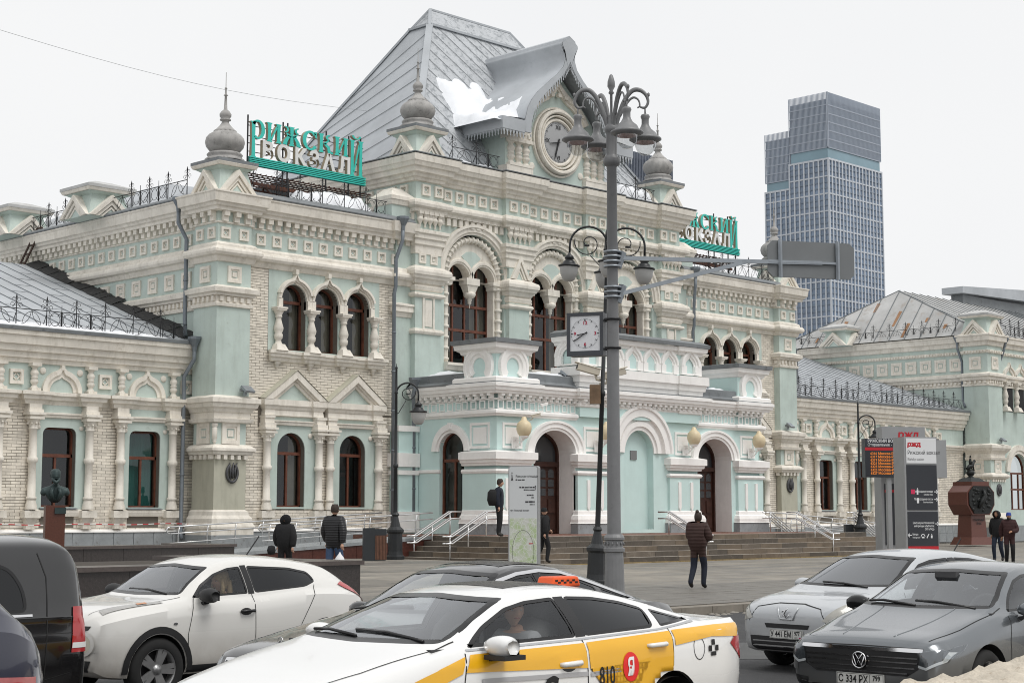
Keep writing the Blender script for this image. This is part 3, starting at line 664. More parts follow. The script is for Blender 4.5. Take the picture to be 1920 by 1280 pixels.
# ================= middle block with the three great arches
ARC = (-5.5, 0.0, 5.5)
W0 = -0.2
cpath = [(-9.45,8),(-9.45,-0.45),(-7.88,-0.45),(-7.88,W0),(-3.66,W0),(-3.66,-0.45),(-2.0,-0.45),(-2.0,W0)]
cpath = cpath+[(-x, y) for x, y in reversed(cpath)]
g = MB(); g.wall(-9.4, 9.4, 0.8, 16.9, W0, 0.1, [(8.5, [(c-1.95, 12.7)]+arc(c, 12.7, 1.95, n=20)[1:-1]+[(c+1.95, 12.7)]) for c in ARC]); part('wall', g, MINT)
g = MB(); g.box(-9.43, -9.3, -0.1, 12, 8, 17.0); g.box(9.3, 9.43, -0.1, 12, 8, 17.0); part('wall', g, MINT)
for c in ARC:
	# tympanum plate with two smaller arches
	l, r = c-0.8, c+0.8
	g = MB(); g.wall(c-1.96, c+1.96, 12.5, 14.5, 0.06, 0.5, [(12.5, arc(l, 12.55, 0.7, n=12)), (12.5, arc(r, 12.55, 0.7, n=12))]); 
	g.box(c-1.96, c-1.45, 0.05, 0.5, 8.6, 12.55); g.box(c+1.45, c+1.96, 0.05, 0.5, 8.6, 12.55); part('tympanum', g, CREAM)
	g = MB()
	for q in (l, r):
		g.archm(q, 12.55, 0.7, [(0,0.08),(0,0.0),(0.07,0.0),(0.09,-0.05),(0.2,-0.05),(0.22,0.0),(0.26,0.0),(0.26,0.08)], n=16)
	part('twin_arch', g, CREAM)
	g = MB(); g.prism([(c-0.62,13.62),(c-0.1,13.12),(c,12.95),(c+0.1,13.12),(c+0.62,13.62),(c+0.3,13.85),(c,13.9),(c-0.3,13.85)], 0.03, 0.1); part('spandrel_panel', g, MINT)
	# rope moulding: a torus with rings
	g = MB(); rr = 1.72
	g.tube([(c+rr*math.cos(PI*i/24), -0.02, 12.7+rr*math.sin(PI*i/24)) for i in range(25)], 0.12, 8)
	for i in range(1, 20):
		a = PI*i/20; d = Vector((-math.sin(a), 0, math.cos(a))); p = Vector((c+rr*math.cos(a), -0.02, 12.7+rr*math.sin(a)))
		g.tube([p-d*0.05, p-d*0.03, p+d*0.03, p+d*0.05], [0.13, 0.18, 0.18, 0.13], 8)
	part('rope_moulding', g, CREAM)
	for q in (-1.72, 1.72):
		def rc():
			m = MB(); m.lathe([(0.12,0),(0.12,4.1)], n=10)
			for i in range(8): m.lathe([(0.11,-0.08),(0.19,-0.05),(0.19,0.05),(0.11,0.08)], (0,0,0.15+i*0.5), 10)
			return m
		put('ringed_column', 'ringcol', rc, CREAM, (c+q, -0.02, 8.6))
	g = MB(); g.archm(c, 12.7, 1.95, [(0,0.05),(0,W0-0.04),(0.1,W0-0.04),(0.12,W0-0.12),(0.3,W0-0.12),(0.33,W0-0.2),(0.46,W0-0.2),(0.46,W0)], n=26); part('archivolt', g, CREAM)
	# hanging pendant
	g = MB(); g.box(c-0.42, c+0.42, -0.12, 0.42, 12.3, 12.62); g.frus((c-0.22,c+0.22,-0.02,0.34), (c-0.36,c+0.36,-0.08,0.4), 11.95, 12.3)
	g.lathe([(0.015,-0.62),(0.03,-0.45),(0.1,-0.38),(0.08,-0.3),(0.13,-0.24),(0.1,-0.18),(0.25,-0.1),(0.3,0.02),(0.28,0.1),(0.16,0.16)], (c,0.15,11.85), 12); part('pendant', g, CREAM)
	# jamb caps
	g = MB()
	for q in (-1, 1):
		x = c+q*1.72; g.sweep([(0,12.15),(0.1,12.2),(0.12,12.35),(0.2,12.4),(0.2,12.55),(0,12.6)], [(x-0.28,0.4),(x-0.28,0.0),(x+0.28,0.0),(x+0.28,0.4)])
	part('jamb_cap', g, CREAM)
	ttop = [(c-1.5,12.5)]+arc(l, 12.55, 0.7, n=10)[1:-1]+[(c,12.4)]+arc(r, 12.55, 0.7, n=10)[1:-1]+[(c+1.5,12.5)]
	window(c, 1.5, 8.62, [(c-1.5,13.3),(c+1.5,13.3)], 0.52, trans=(10.2, 11.35), mull=(-0.78, 0.0, 0.78), curtain='pair', topmull=True)
	g = MB(); g.sweep([(0,8.2),(0.14,8.24),(0.2,8.4),(0.3,8.44),(0.3,8.56),(-0.6,8.64)], [(c-1.95,W0),(c+1.95,W0)]); part('sill', g, CREAM)
	# row of squares in the frieze
for i in range(26):
	x = -8.86+i*0.7475*0.948
for x in [-8.86,-8.08]+[-7.28+i*0.75 for i in range(5)]+[-3.2,-2.45]+[-1.62+i*0.81 for i in range(5)]+[2.45,3.2]+[4.28+i*0.75 for i in range(5)]+[8.08,8.86]:
	inpil = abs(x) > 7.9 or 2.0 < abs(x) < 3.66
	put('square_panel', 'sqC', lambda: sq_mesh('s', 0.5, None, True, 0.07), CREAM, (x, -0.45 if inpil else W0, 16.27))
for i in range(8): put('square_panel', 'sqC', None, CREAM, (-9.45, 0.3+i*0.8, 16.27), LEFTF)
# pilasters
for (a, b) in ((-9.45,-7.88), (-3.45,-2.1), (2.1,3.45), (7.88,9.45)):
	corner = abs(a) > 7 or abs(b) > 9
	g = MB(); g.box(a, b, -0.45, 0.0 if not corner else 1.2, 0.8, 13.3); part('pilaster', g, MINT)
	pth = [(a,0.0 if not corner else 1.0),(a,-0.45),(b,-0.45),(b,0.0)]
	g = MB()
	g.sweep([(0,11.95),(0.1,12.0),(0.16,12.16),(0.26,12.2),(0.3,12.32),(0.36,12.36),(0.38,12.5),(0.34,12.62),(0.22,12.68),(0.1,12.76),(0,12.8)], pth)
	g.sweep([(0,11.35),(0.1,11.38),(0.16,11.46),(0.14,11.56),(0,11.6)], pth); g.sweep([(0,11.65),(0.06,11.7),(0.1,11.85),(0,11.95)], pth)
	if corner: g.sweep([(0,9.7),(0.08,9.72),(0.12,9.82),(0.08,9.92),(0,9.96)], pth)
	part('pilaster_moulding', g, CREAM)
for S in (1, -1):
	for x in (-9.05, -8.35): put('square_panel', 'sqP', lambda: sq_mesh('s', 0.42, None, False, 0.06), CREAM, (x*S, -0.45, 13.12))
	def tall():
		m = MB(); m.box(-0.36,0.36,-0.06,0,0.68,0.78); m.box(-0.36,0.36,-0.06,0,-0.78,-0.68); m.box(-0.36,-0.26,-0.06,0,-0.68,0.68); m.box(0.26,0.36,-0.06,0,-0.68,0.68); m.box(-0.2,0.2,-0.03,0,-0.6,0.6)
		return m
	put('tall_panel', 'tallp', tall, CREAM, (-8.66*S, -0.45, 10.66))
	# narrow gable on each inner pier
	x = -2.77*S; g = MB()
	for s_, d in ((1.0, 0.14), (0.68, 0.08), (0.42, 0.03)):
		for q in (-1, 1):
			pl = [(x+q*0.66*s_, 12.8), (x+q*0.66*s_*0.74, 12.8), (x, 12.8+1.15*s_*0.74), (x, 12.8+1.15*s_)]
			if q > 0: pl = pl[::-1]
			g.prism(pl, -0.45-d, -0.2)
	part('gable', g, CREAM)
# upper pilaster blocks
for (a, b) in ((-9.45,-7.88), (-3.66,-2.0), (2.0,3.66), (7.88,9.45)):
	g = MB(); pth = [(a,0.4),(a,-0.45),(b,-0.45),(b,0.4)]
	g.box(a, b, -0.45, 0.2, 13.3, 16.8)
	part('pilaster', g, MINT)
	g = MB(); g.sweep([(0,13.32),(0.04,13.34),(0.04,13.7),(0.12,13.76),(0.12,13.98),(0.2,14.02),(0.2,14.2),(0.28,14.26),(0.28,14.4),(0,14.48)], pth); part('pilaster_moulding', g, CREAM)
	n = 5
	for i in range(n):
		x = a+0.17+(b-a-0.34)*i/(n-1)
		def hb():
			m = MB(); m.lathe([(0.02,0),(0.05,0.06),(0.03,0.12),(0.13,0.3),(0.16,0.38),(0.1,0.46),(0.07,0.5),(0.12,0.54),(0.12,0.6)], n=8); m.box(-0.14,0.14,-0.14,0.1,0.6,0.74); return m
		put('hanging_baluster', 'hbal', hb, CREAM, (x, -0.55, 14.52))
		if abs(a) > 7 and i < 4 and a < 0: put('hanging_baluster', 'hbal', None, CREAM, (-9.55, -0.2+i*0.35, 14.52))
g = MB()
dentils(g, cpath, 0.22, 0.16, 14.86, 15.2, 0.16); dentils(g, cpath, 0.1, 0.1, 15.22, 15.34, 0.22); part('dentils', g, CREAM)['kind'] = 'stuff'
g = MB()
g.sweep([(0,15.2),(0.2,15.22),(0.22,15.36),(0.3,15.4),(0.38,15.46),(0.4,15.58),(0.36,15.7),(0.24,15.74),(0.1,15.8),(0,15.84)], cpath); part('string_course', g, CREAM)
g = MB(); g.sweep([(0,16.62),(0.1,16.66),(0.14,16.78),(0.22,16.82),(0.26,16.96),(0.4,17.0),(0.44,17.2),(0.54,17.24),(0.6,17.4),(0.64,17.44),(0.66,17.72),(0.6,17.76),(0,17.86)], cpath); part('cornice', g, CREAM)
g = MB(); g.sweep([(0,17.9),(0.68,17.76),(0.7,17.8),(0.66,17.83),(0,17.95)], cpath); part('cornice_flashing', g, LEAD)
g = MB(); g.add([(-9.9,-0.7,17.85),(9.9,-0.7,17.85),(9.9,12.6,17.85),(-9.9,12.6,17.85)], [(0,1,2,3)], False); part('roof_deck', g, LEAD)
im = MB(); im.add([(-9.3,2.0,0),(9.3,2.0,0),(9.3,2.0,17),(-9.3,2.0,17)], [(0,1,2,3)], False); part('dark_backing', im, ROOM)

# main steep hipped roof
zb, zt = 26.3, 27.4
E4 = [(-8.9,0.3),(8.9,0.3),(8.9,11.3),(-8.9,11.3)]; B4 = [(-3.6,5.06),(3.6,5.06),(3.6,6.54),(-3.6,6.54)]
def quad(mb, *p): mb.add(list(p), [tuple(range(len(p)))], False)
for i, m in ((0, TINF), (1, TINF), (2, TIN), (3, TIN)):
	j = (i+1) % 4; g = MB(); quad(g, E4[i]+(17.9,), E4[j]+(17.9,), B4[j]+(zb,), B4[i]+(zb,)); part('roof_slope', g, m)
g = MB(); rl, rr = (-2.9,5.8,zt), (2.9,5.8,zt)
quad(g, B4[0]+(zb,), B4[1]+(zb,), rr, rl); quad(g, B4[1]+(zb,), B4[2]+(zb,), rr); quad(g, B4[2]+(zb,), B4[3]+(zb,), rl, rr); quad(g, B4[3]+(zb,), B4[0]+(zb,), rl); part('roof_crown', g, TINF)
g = MB()
for a, b in zip(E4, B4): g.bar(a+(17.92,), b+(zb+0.03,), 0.34, 0.1)
for i in range(4): g.bar(B4[i]+(zb,), B4[(i+1)%4]+(zb,), 0.3, 0.12)
g.bar(rl, rr, 0.12, 0.1)
for p, q in ((0,rl),(1,rr),(2,rr),(3,rl)): g.bar(B4[p]+(zb,), q, 0.16, 0.1)
part('roof_capping', g, TIN)
g = MB()
L0, L1, L2, L3 = [Vector(p) for p in (E4[3]+(17.9,), E4[0]+(17.9,), B4[0]+(zb,), B4[3]+(zb,))]
def seam(mb, p, d, corners, off):
	pass
for i in range(1, 9, 1):     # slanting seams on the flank slope, and cross joints
	t = i/9
	a = L0.lerp(L1, t); 
	u = L1-L0; v = (L3-L0)
	# diagonal lines as in the photograph: rise from the front hip down towards the back
	z0 = 18.2+i*0.95
	f0 = (z0-17.9)/(zb-17.9)
	A = L1.lerp(L2, min(1, f0)); f1 = f0-0.42
	if f1 > 0.0: B = L0.lerp(L3, f1)
	else: B = L1.lerp(L0, f0/0.42)
	g.bar(A+Vector((-0.02,0,0.02)), B+Vector((-0.02,0,0.02)), 0.022, 0.02)
F0, F1, F2, F3 = [Vector(p) for p in (E4[0]+(17.9,), E4[1]+(17.9,), B4[1]+(zb,), B4[0]+(zb,))]
for i in range(1, 30):
	z0 = i*0.62; f0 = z0/(zb-17.9)
	if f0 < 1: A = F0.lerp(F3, f0)
	else:
		s_ = (f0-1)/0.6
		if s_ > 1: break
		A = F3.lerp(F2, s_)
	q = f0-0.9*1.0
	e = min(1.0, f0/1.3)
	B = F0.lerp(F1, e) if e < 1 else F1.lerp(F2, min(1, f0-1.3))
	g.bar(A+Vector((0,-0.02,0.02)), B+Vector((0,-0.02,0.02)), 0.02, 0.018)
part('roof_seams', g, SEAM)['kind'] = 'stuff'
g = MB(); g.bar((-8.0,10.6,19.0),(-8.0,10.6,21.2),0.08); 
# clock gable (dormer)
def ogee(off=0.0):
	pts = [(-3.22,19.8),(-3.2,20.4),(-3.0,21.05),(-2.75,21.45),(-2.4,21.85),(-1.7,22.45),(-0.95,23.05),(-0.5,23.5),(-0.34,23.9),(-0.36,24.3),(-0.56,24.62),(-0.54,24.74),(0,25.1)] if not off else [(-2.8,19.8),(-2.78,20.25),(-2.62,20.8),(-2.45,21.1),(-2.2,21.5),(-1.65,22.05),(-1.0,22.65),(-0.55,23.05),(-0.32,23.35),(-0.18,23.55),(-0.1,23.68),(-0.05,23.76),(0,23.85)]
	pts = pts+[(-x, z) for x, z in reversed(pts[:-1])]
	return pts
og = ogee()
GA = [(2.9,20.6),(2.65,21.2),(2.15,21.75),(1.5,22.25),(0.8,22.85)]
GW = [(-3.6,17.8),(3.6,17.8),(3.6,20.3)]+GA+[(0,23.6)]+[(-x, z) for x, z in reversed(GA)]+[(-3.6,20.3)]
g = MB(); g.prism(GW, -0.3, 0.4); g.box(-3.58,-3.4,0.4,5.5,17.8,20.4); g.box(3.4,3.58,0.4,5.5,17.8,20.4); part('clock_gable', g, MINT)
n = len(og)
g = MB()
yf, yb = -1.25, 5.4
vs = [(x, yf, z) for x, z in og]+[(x, yb, z) for x, z in og]
g.add(vs, [(i+1, i, n+i, n+i+1) for i in range(n-1)], True)
for q in (-1, 1): g.add([(q*3.2,yf,20.45),(q*4.7,yf,20.32),(q*4.7,yb,20.32),(q*3.2,yb,20.45)], [(0,1,2,3)], False)
part('gable_roof', g, TIN)
g = MB(); g.prism([(-0.5,24.72),(0.5,24.72),(0.42,24.95),(0,25.16),(-0.42,24.95)], -1.22, 5.2)
inner = ogee(1.0)
vs = [(x, yf-0.02, z) for x, z in og]+[(x, yf-0.02, z) for x, z in inner]+[(x, yf+0.06, z) for x, z in og]+[(x, yf+0.06, z) for x, z in inner]
g.add(vs, [(i, n+i, n+i+1, i+1) for i in range(n-1)]+[(2*n+i+1, 3*n+i+1, 3*n+i, 2*n+i) for i in range(n-1)]+[(n+i, 3*n+i, 3*n+i+1, n+i+1) for i in range(n-1)], False)
for q in (-1, 1):
	g.box(q*3.2, q*4.72, yf-0.02, yf+0.05, 19.75, 20.34); g.box(q*4.66, q*4.72, yf+0.05, yb, 19.75, 20.34)
part('gable_fascia', g, TIN)
g = MB()   # saw-tooth trim hanging from the fascia
def teeth(a, b, nrm, h=0.28):
	a = Vector(a); b = Vector(b); k = max(2, int((b-a).length/0.2)); d = (b-a)/k
	for i in range(k):
		p = a+d*i; dn = Vector((0,0,-1))
		g.add([tuple(p), tuple(p+d*0.5+dn*h), tuple(p+d*0.96), tuple(p+d*0.75+dn*0.02), tuple(p+d*0.3+dn*0.02)], [(0,1,2)], False)
		g.bar(p+d*0.5+dn*(h*0.75), p+d*0.5+dn*(h*1.15), 0.05, 0.03)
for q in (-1, 1):
	teeth((q*3.2,yf,19.77),(q*4.72,yf,19.77),0); teeth((q*4.69,yf,19.77),(q*4.69,yb,19.77),0)
for i in range(n-1): teeth((inner[i][0],yf,inner[i][1]+0.02),(inner[i+1][0],yf,inner[i+1][1]+0.02),0)
part('lambrequin', g, TIN)['kind'] = 'stuff'
# clock: rings, face, numerals, hands
g = MB()
for R, w_, d in ((1.62,0.2,0.3),(1.36,0.1,0.22),(1.2,0.17,0.14)):
	g.archm(0, 19.92, R-w_, [(0,-0.3),(0,-0.3-d),(w_*0.3,-0.36-d),(w_*0.7,-0.36-d),(w_,-0.3-d),(w_,-0.3)], a0=0, a1=2*PI, n=40)
g.archm(0, 19.92, 1.66, [(0,-0.3),(0,-0.44),(0.1,-0.44),(0.1,-0.3)], a0=0, a1=2*PI, n=40); part('clock_surround', g, CREAM)
g = MB()      # keel-shaped hood with stepped blocks
g.archm(0, 19.95, 2.1, [(0,-0.3),(0,-0.42),(0.12,-0.42),(0.14,-0.5),(0.42,-0.5),(0.42,-0.3)], a0=0.5, a1=PI-0.5, n=26, peak=0.55, pw=0.4)
for i in range(9):
	a = 0.72+i*(PI-1.44)/8; p = Vector((2.33*math.cos(a), 0, 2.33*math.sin(a)))
	g.box(p.x-0.11, p.x+0.11, -0.58, -0.4, 19.95+p.z-0.08, 19.95+p.z+0.08)
g.box(-3.62,-1.95,-0.5,0,19.62,20.12); g.box(1.95,3.62,-0.5,0,19.62,20.12); g.box(-3.7,-1.9,-0.55,0.1,18.0,18.28); g.box(1.9,3.7,-0.55,0.1,18.0,18.28)
for q in (-1, 1):
	for i in range(5): g.box(q*(2.05+i*0.34), q*(2.24+i*0.34), -0.56, -0.45, 19.72+0.14*(i%2), 19.9+0.14*(i%2))
part('clock_hood', g, CREAM)
for q in (-1, 1):
	for i in range(3): put('gable_baluster', 'gbal', lambda: small_baluster_mb(1.34, 0.22), CREAM, (q*(2.2+i*0.52), -0.3, 18.28))
	disc(q*1.75, 18.5, -0.3, 0.18)
clk = MB(); clk.lathe([(1.02,0),(1.02,0.05),(0.98,0.06),(0,0.06)], n=48); CK = clk.build('clock_face', mat('clock_grey', (0.38,0.385,0.39), 0.5, 0.06), ST, (0,-0.36,19.92)); CK.rotation_euler = (PI/2,0,0)
DK = mat('clock_black', (0.015,0.015,0.017), 0.5, 0.0)
def dial(parent, R, num, y, zc, m, hands, numsize, tickm=None, squeeze=1.0):
	g = MB()
	for i in range(60):
		a = PI/2-2*PI*i/60; L_ = 0.10*R if i % 5 == 0 else 0.045*R; w_ = 0.03*R if i % 5 == 0 else 0.014*R
		d = Vector((math.cos(a),0,math.sin(a))); p = Vector((0,y,zc)); g.bar(p+d*(R*0.97-L_), p+d*R*0.97, w_, 0.01)
	g.build('minute_ticks', m, parent)
	g = MB()
	for i, tx in num:
		a = PI/2-2*PI*i/12; vs, fs = text_mesh(tx, numsize, 0.012, 'CENTER', 2); 
		g.add([(v[0]+R*0.76*math.cos(a), y+v[1]-0.01, zc+R*0.76*math.sin(a)+v[2]-numsize*0.35) for v in vs], fs, False)
	g.build('numerals', tickm or m, parent)
	for ang, L_, w_ in hands:
		a = PI/2-2*PI*ang; d = Vector((math.cos(a),0,math.sin(a))); p = Vector((0,y-0.03,zc)); g = MB(); g.bar(p-d*L_*0.22, p+d*L_*0.75, w_, 0.02); g.bar(p+d*L_*0.7, p+d*L_, w_*0.45, 0.02); g.build('hand', m, parent)
CF = empty('clock_dial'); CF.parent = CK; CF.rotation_euler = (-PI/2,0,0); bpy.data.objects.remove(CF)
_ck = MB()
def to_clock(parent):   # dial geometry is built in the gable's upright frame and hung under the face
	pass
dial(ST, 1.0, [(0,'XII'),(3,'III'),(6,'VI'),(9,'IX')], -0.44, 19.92, DK, ((8.62/12, 0.62, 0.13), (33/60, 0.9, 0.09)), 0.3)

# ================= entrance porch
PF, PX, PZ = -5.46, 9.33, 0.83
dtop = lambda c: [(c-1.34,4.32)]+arc(c, 4.32, 1.34, 1.02, n=16)[1:-1]+[(c+1.34,4.32)]
ntop = [(-1.05,4.5)]+arc(0, 4.5, 1.05, n=14)[1:-1]+[(1.05,4.5)]
g = MB(); g.wall(-PX, PX, PZ, 6.6, PF, PF+1.15, [(PZ, dtop(-5.7)), (PZ, dtop(5.7)), (1.0, ntop)], reveal=False)
part('porch_wall', g, PMINT)
g = MB()
for c in (-5.7, 5.7):
	g2 = MB(); t = dtop(c)
	for (a, za), (b, zb2) in zip(t[:-1], t[1:]): g.add([(a,PF,za),(a,PF+1.15,za),(b,PF+1.15,zb2),(b,PF,zb2)], [(0,1,2,3)], False)
	for x in (t[0][0], t[-1][0]): g.add([(x,PF,PZ),(x,PF+1.15,PZ),(x,PF+1.15,4.32),(x,PF,4.32)], [(0,1,2,3)], False)
	g.archm(c, 4.32, 1.02, [(0,PF+0.02),(0,PF-0.06),(0.1,PF-0.06),(0.12,PF-0.12),(0.3,PF-0.12),(0.32,PF-0.18),(0.42,PF-0.18),(0.42,PF)], n=24, kx=1.3)
part('door_arch', g, PWHITE)
g = MB(); g.add([(-1.05,PF+0.35,0.9),(1.05,PF+0.35,0.9),(1.05,PF+0.35,5.6),(-1.05,PF+0.35,5.6)], [(0,1,2,3)], False)
for (a, za), (b, zb2) in zip(ntop[:-1], ntop[1:]): g.add([(a,PF,za),(a,PF+0.35,za),(b,PF+0.35,zb2),(b,PF,zb2)], [(0,1,2,3)], False)
for x in (-1.05, 1.05): g.add([(x,PF,1),(x,PF+0.35,1),(x,PF+0.35,4.5),(x,PF,4.5)], [(0,1,2,3)], False)
part('niche', g, PMINT)
g = MB(); g.archm(0, 4.5, 1.05, [(0,PF+0.02),(0,PF-0.06),(0.16,PF-0.06),(0.18,PF-0.14),(0.42,PF-0.14),(0.44,PF-0.06),(0.6,PF-0.06),(0.62,PF-0.24),(0.95,PF-0.24),(1.0,PF-0.32),(1.14,PF-0.32),(1.14,PF)], n=30); part('niche_arch', g, PWHITE)
# side walls with an arched window each
stop = [(-0.78,4.4)]+arc(0, 4.4, 0.78, 0.82, n=12)[1:-1]+[(0.78,4.4)]
for S in (1, -1):
	g = MB(); g.wall(-2.75, 2.75, PZ, 6.6, 0, 0.3, [(1.5, stop)]); o = part('porch_side_wall', g, PMINT); o.location = (-PX*S, -2.75, 0); o.rotation_euler = (0,0,LEFTF*S)
	g = MB(); g.archm(0, 4.4, 0.79, [(0,0.3),(0,0.02),(0,-0.06),(0.1,-0.06),(0.12,-0.14),(0.38,-0.14),(0.38,0)], n=20); g.box(-0.1,0.1,-0.2,0,5.35,5.62); g.sweep([(0,3.45),(0.08,3.5),(0.08,3.6),(0,3.62)], [(-2.75,0),(-0.7,0)])
	o = part('window_arch', g, PWHITE); o.location = (-PX*S, -2.75, 0); o.rotation_euler = (0,0,LEFTF*S)
	ww = window(0, 0.78, 1.5, stop, 0.25, trans=(4.0,), mull=(0,)); ww.location = (-PX*S, -2.75, 0); ww.rotation_euler = (0,0,LEFTF*S)
# piers: plinth, base, capital band
piers = ((-9.33,-7.42,True),(-4.36,-2.1,False),(2.1,4.36,False),(7.42,9.33,True))
for a, b, cor in piers:
	yb_ = PF+1.9 if cor else PF+0.1; e = 0.14
	if cor: pth = [(a,yb_),(a,PF-e),(b,PF-e),(b,PF+0.2)] if a < 0 else [(a,PF+0.2),(a,PF-e),(b,PF-e),(b,yb_)]
	else: pth = [(a,PF+0.1),(a,PF-e),(b,PF-e),(b,PF+0.1)]
	if cor: pth = [(x-(0.14 if (x == a and a < 0) else 0)+(0.14 if (x == b and a > 0) else 0), y) for x, y in pth]
	x0, x1 = min(p[0] for p in pth), max(p[0] for p in pth)
	g = MB(); g.box(x0, x1, PF-e, yb_, 1.2, 3.5); part('pier', g, PMINT)
	g = MB(); g.sweep([(0,1.86),(0.04,1.82),(0.06,1.66),(0.14,1.62),(0.2,1.46),(0.2,1.3),(0.24,1.28)][::-1], pth)
	g.sweep([(0,3.4),(0.06,3.42),(0.1,3.5),(0.06,3.58),(0,3.6)], pth); g.sweep([(-0.05,3.72),(0.06,3.74),(0.08,3.82),(0.16,3.86),(0.18,3.98),(0.26,4.0),(0.26,4.3),(-0.1,4.38)], pth)
	for i in range(2):
		xx = x0+(x1-x0)*(0.3+0.4*i); g.box(xx-0.09, xx+0.09, PF-e-0.07, PF-e+0.02, 2.0, 3.2); g.prism([(xx-0.09,2.0),(xx,1.85),(xx+0.09,2.0)], PF-e-0.07, PF-e)
	part('pier_moulding', g, PWHITE)
	g = MB(); g.sweep([(0.2,0.8),(0.2,1.27),(0.0,1.3)], pth); part('pier_plinth', g, PLINTH)
	def rec():
		m = MB(); m.box(-0.6,0.6,-0.05,0,0.44,0.55); m.box(-0.6,0.6,-0.05,0,-0.55,-0.44); m.box(-0.6,-0.49,-0.05,0,-0.44,0.44); m.box(0.49,0.6,-0.05,0,-0.44,0.44); m.box(-0.4,0.4,-0.03,0,-0.35,0.35); return m
	put('square_panel', 'prec', rec, PWHITE, ((a+b)/2, PF, 5.02))
	if cor: put('square_panel', 'prec', None, PWHITE, (a if a < 0 else b, PF+0.95, 5.02), LEFTF if a < 0 else -LEFTF)
ppath = [(-PX,-0.3),(-PX,-3.45),(-PX-0.14,-3.45),(-PX-0.14,PF-0.14),(-7.4,PF-0.14),(-7.4,PF),(-4.3,PF),(-4.3,PF-0.2),(4.3,PF-0.2),(4.3,PF),(7.4,PF),(7.4,PF-0.14),(PX+0.14,PF-0.14),(PX+0.14,-3.45),(PX,-3.45),(PX,-0.3)]
g = MB(); g.sweep([(0,5.82),(0.06,5.84),(0.1,5.9),(0.16,5.94),(0.16,6.04),(0.08,6.1),(0,6.12)], ppath[:7]); g.sweep([(0,5.82),(0.06,5.84),(0.1,5.9),(0.16,5.94),(0.16,6.04),(0.08,6.1),(0,6.12)], ppath[9:])
g.sweep([(0,6.5),(0.05,6.52),(0.05,6.56),(0,6.58)], ppath)
g.sweep([(0,6.76),(0.28,6.78),(0.3,6.88),(0.38,6.9),(0.42,7.04),(0.46,7.06),(0.46,7.2),(0,7.3)], ppath); part('porch_cornice', g, PWHITE)
g = MB(); dentils(g, ppath, 0.2, 0.17, 6.56, 6.78, 0.24, step=True); part('dentils', g, PWHITE)['kind'] = 'stuff'
g = MB(); g.box(-PX, PX, PF+0.02, -0.2, 6.55, 7.2); part('porch_deck', g, PMINT)
def frame(): 
	m = MB(); m.box(-0.17,0.17,-0.04,0,0.14,0.18); m.box(-0.17,0.17,-0.04,0,-0.18,-0.14); m.box(-0.17,-0.13,-0.04,0,-0.14,0.14); m.box(0.13,0.17,-0.04,0,-0.14,0.14); return m
for (ax, ay), (bx, by) in zip(ppath[:-1], ppath[1:]):
	L_ = math.hypot(bx-ax, by-ay)
	if L_ < 0.6 or (abs(ax) < 4.5 and abs(bx) < 4.5): continue
	k = int(L_/0.47); rz = 0 if ay == by else (LEFTF if ax < 0 else -LEFTF)
	for i in range(k):
		t = (i+0.5)/k; put('small_frame', 'sfr', frame, PWHITE, (ax+(bx-ax)*t, ay+(by-ay)*t, 6.31), rz)
# lead roof strip of the porch
g = MB(); lp = [(-PX,-0.3),(-PX,PF),(PX,PF),(PX,-0.3)]
g.sweep([(0.48,7.2),(0.5,7.26),(0.12,7.34),(0.04,7.42),(0.04,7.72),(-0.05,7.76),(-0.2,7.76)], lp); g.box(-PX+0.1, PX-0.1, PF+0.1, -0.25, 7.2, 7.7); part('porch_roof', g, LEAD)
# raised centre parapet with keel arches
CY = PF-0.2
g = MB(); g.box(-4.25, 4.25, CY, PF+1.2, 6.0, 9.5); part('parapet', g, PMINT)
g = MB(); cp = [(-4.3,PF+1.2),(-4.3,CY),(-2.75,CY),(-2.75,CY+0.08),(2.75,CY+0.08),(2.75,CY),(4.3,CY),(4.3,PF+1.2)]
g.sweep([(0,6.42),(0.08,6.46),(0.1,6.6),(0.03,6.62),(0.03,6.86),(0.1,6.88)], cp); g.sweep([(0.03,7.3),(0.12,7.32),(0.14,7.5),(0.22,7.54),(0.26,7.78),(0.36,7.82),(0.36,8.22),(0,8.26)], cp)
g.sweep([(0,9.2),(0.12,9.24),(0.14,9.34),(0.3,9.4),(0.34,9.6),(0,9.66)], cp)
part('parapet_moulding', g, PWHITE)
g = MB(); dentils(g, cp, 0.14, 0.12, 6.92, 7.3, 0.12); part('dentils', g, PWHITE)['kind'] = 'stuff'
g = MB(); g.sweep([(0.34,9.6),(0.4,9.62),(0.42,9.78),(0.1,9.92),(-0.3,9.96)], [(-4.3,PF+1.2),(-4.3,CY),(4.3,CY),(4.3,PF+1.2)]); part('parapet_cap', g, LEAD)
def keel(r):
	m = MB(); m.archm(0, 0, r, [(-r*0.42,-0.02),(-r*0.42,-0.08),(-r*0.22,-0.08),(-r*0.2,-0.14),(0.0,-0.14),(0.02,-0.2),(r*0.28,-0.2),(r*0.28,0)], a0=-0.0, a1=PI, n=22, peak=0.22, pw=0.5)
	for q in (-1, 1): m.box(q*r*0.58, q*r*1.28, -0.18, 0, -0.42, 0.0); 
	m.box(-r*0.6, r*0.6, -0.1, 0, -0.42, -0.34)
	return m
for x in (-1.98,-0.66,0.66,1.98): put('keel_arch', 'keel1', lambda: keel(0.5), PWHITE, (x, CY+0.06, 8.7))
for x in (-3.5, 3.5): put('keel_arch', 'keel2', lambda: keel(0.55), PWHITE, (x, CY, 8.72))
for q in (-1, 1): put('keel_arch', 'keel2', None, CREAM, (q*4.28, PF+0.45, 8.72), LEFTF*-q)
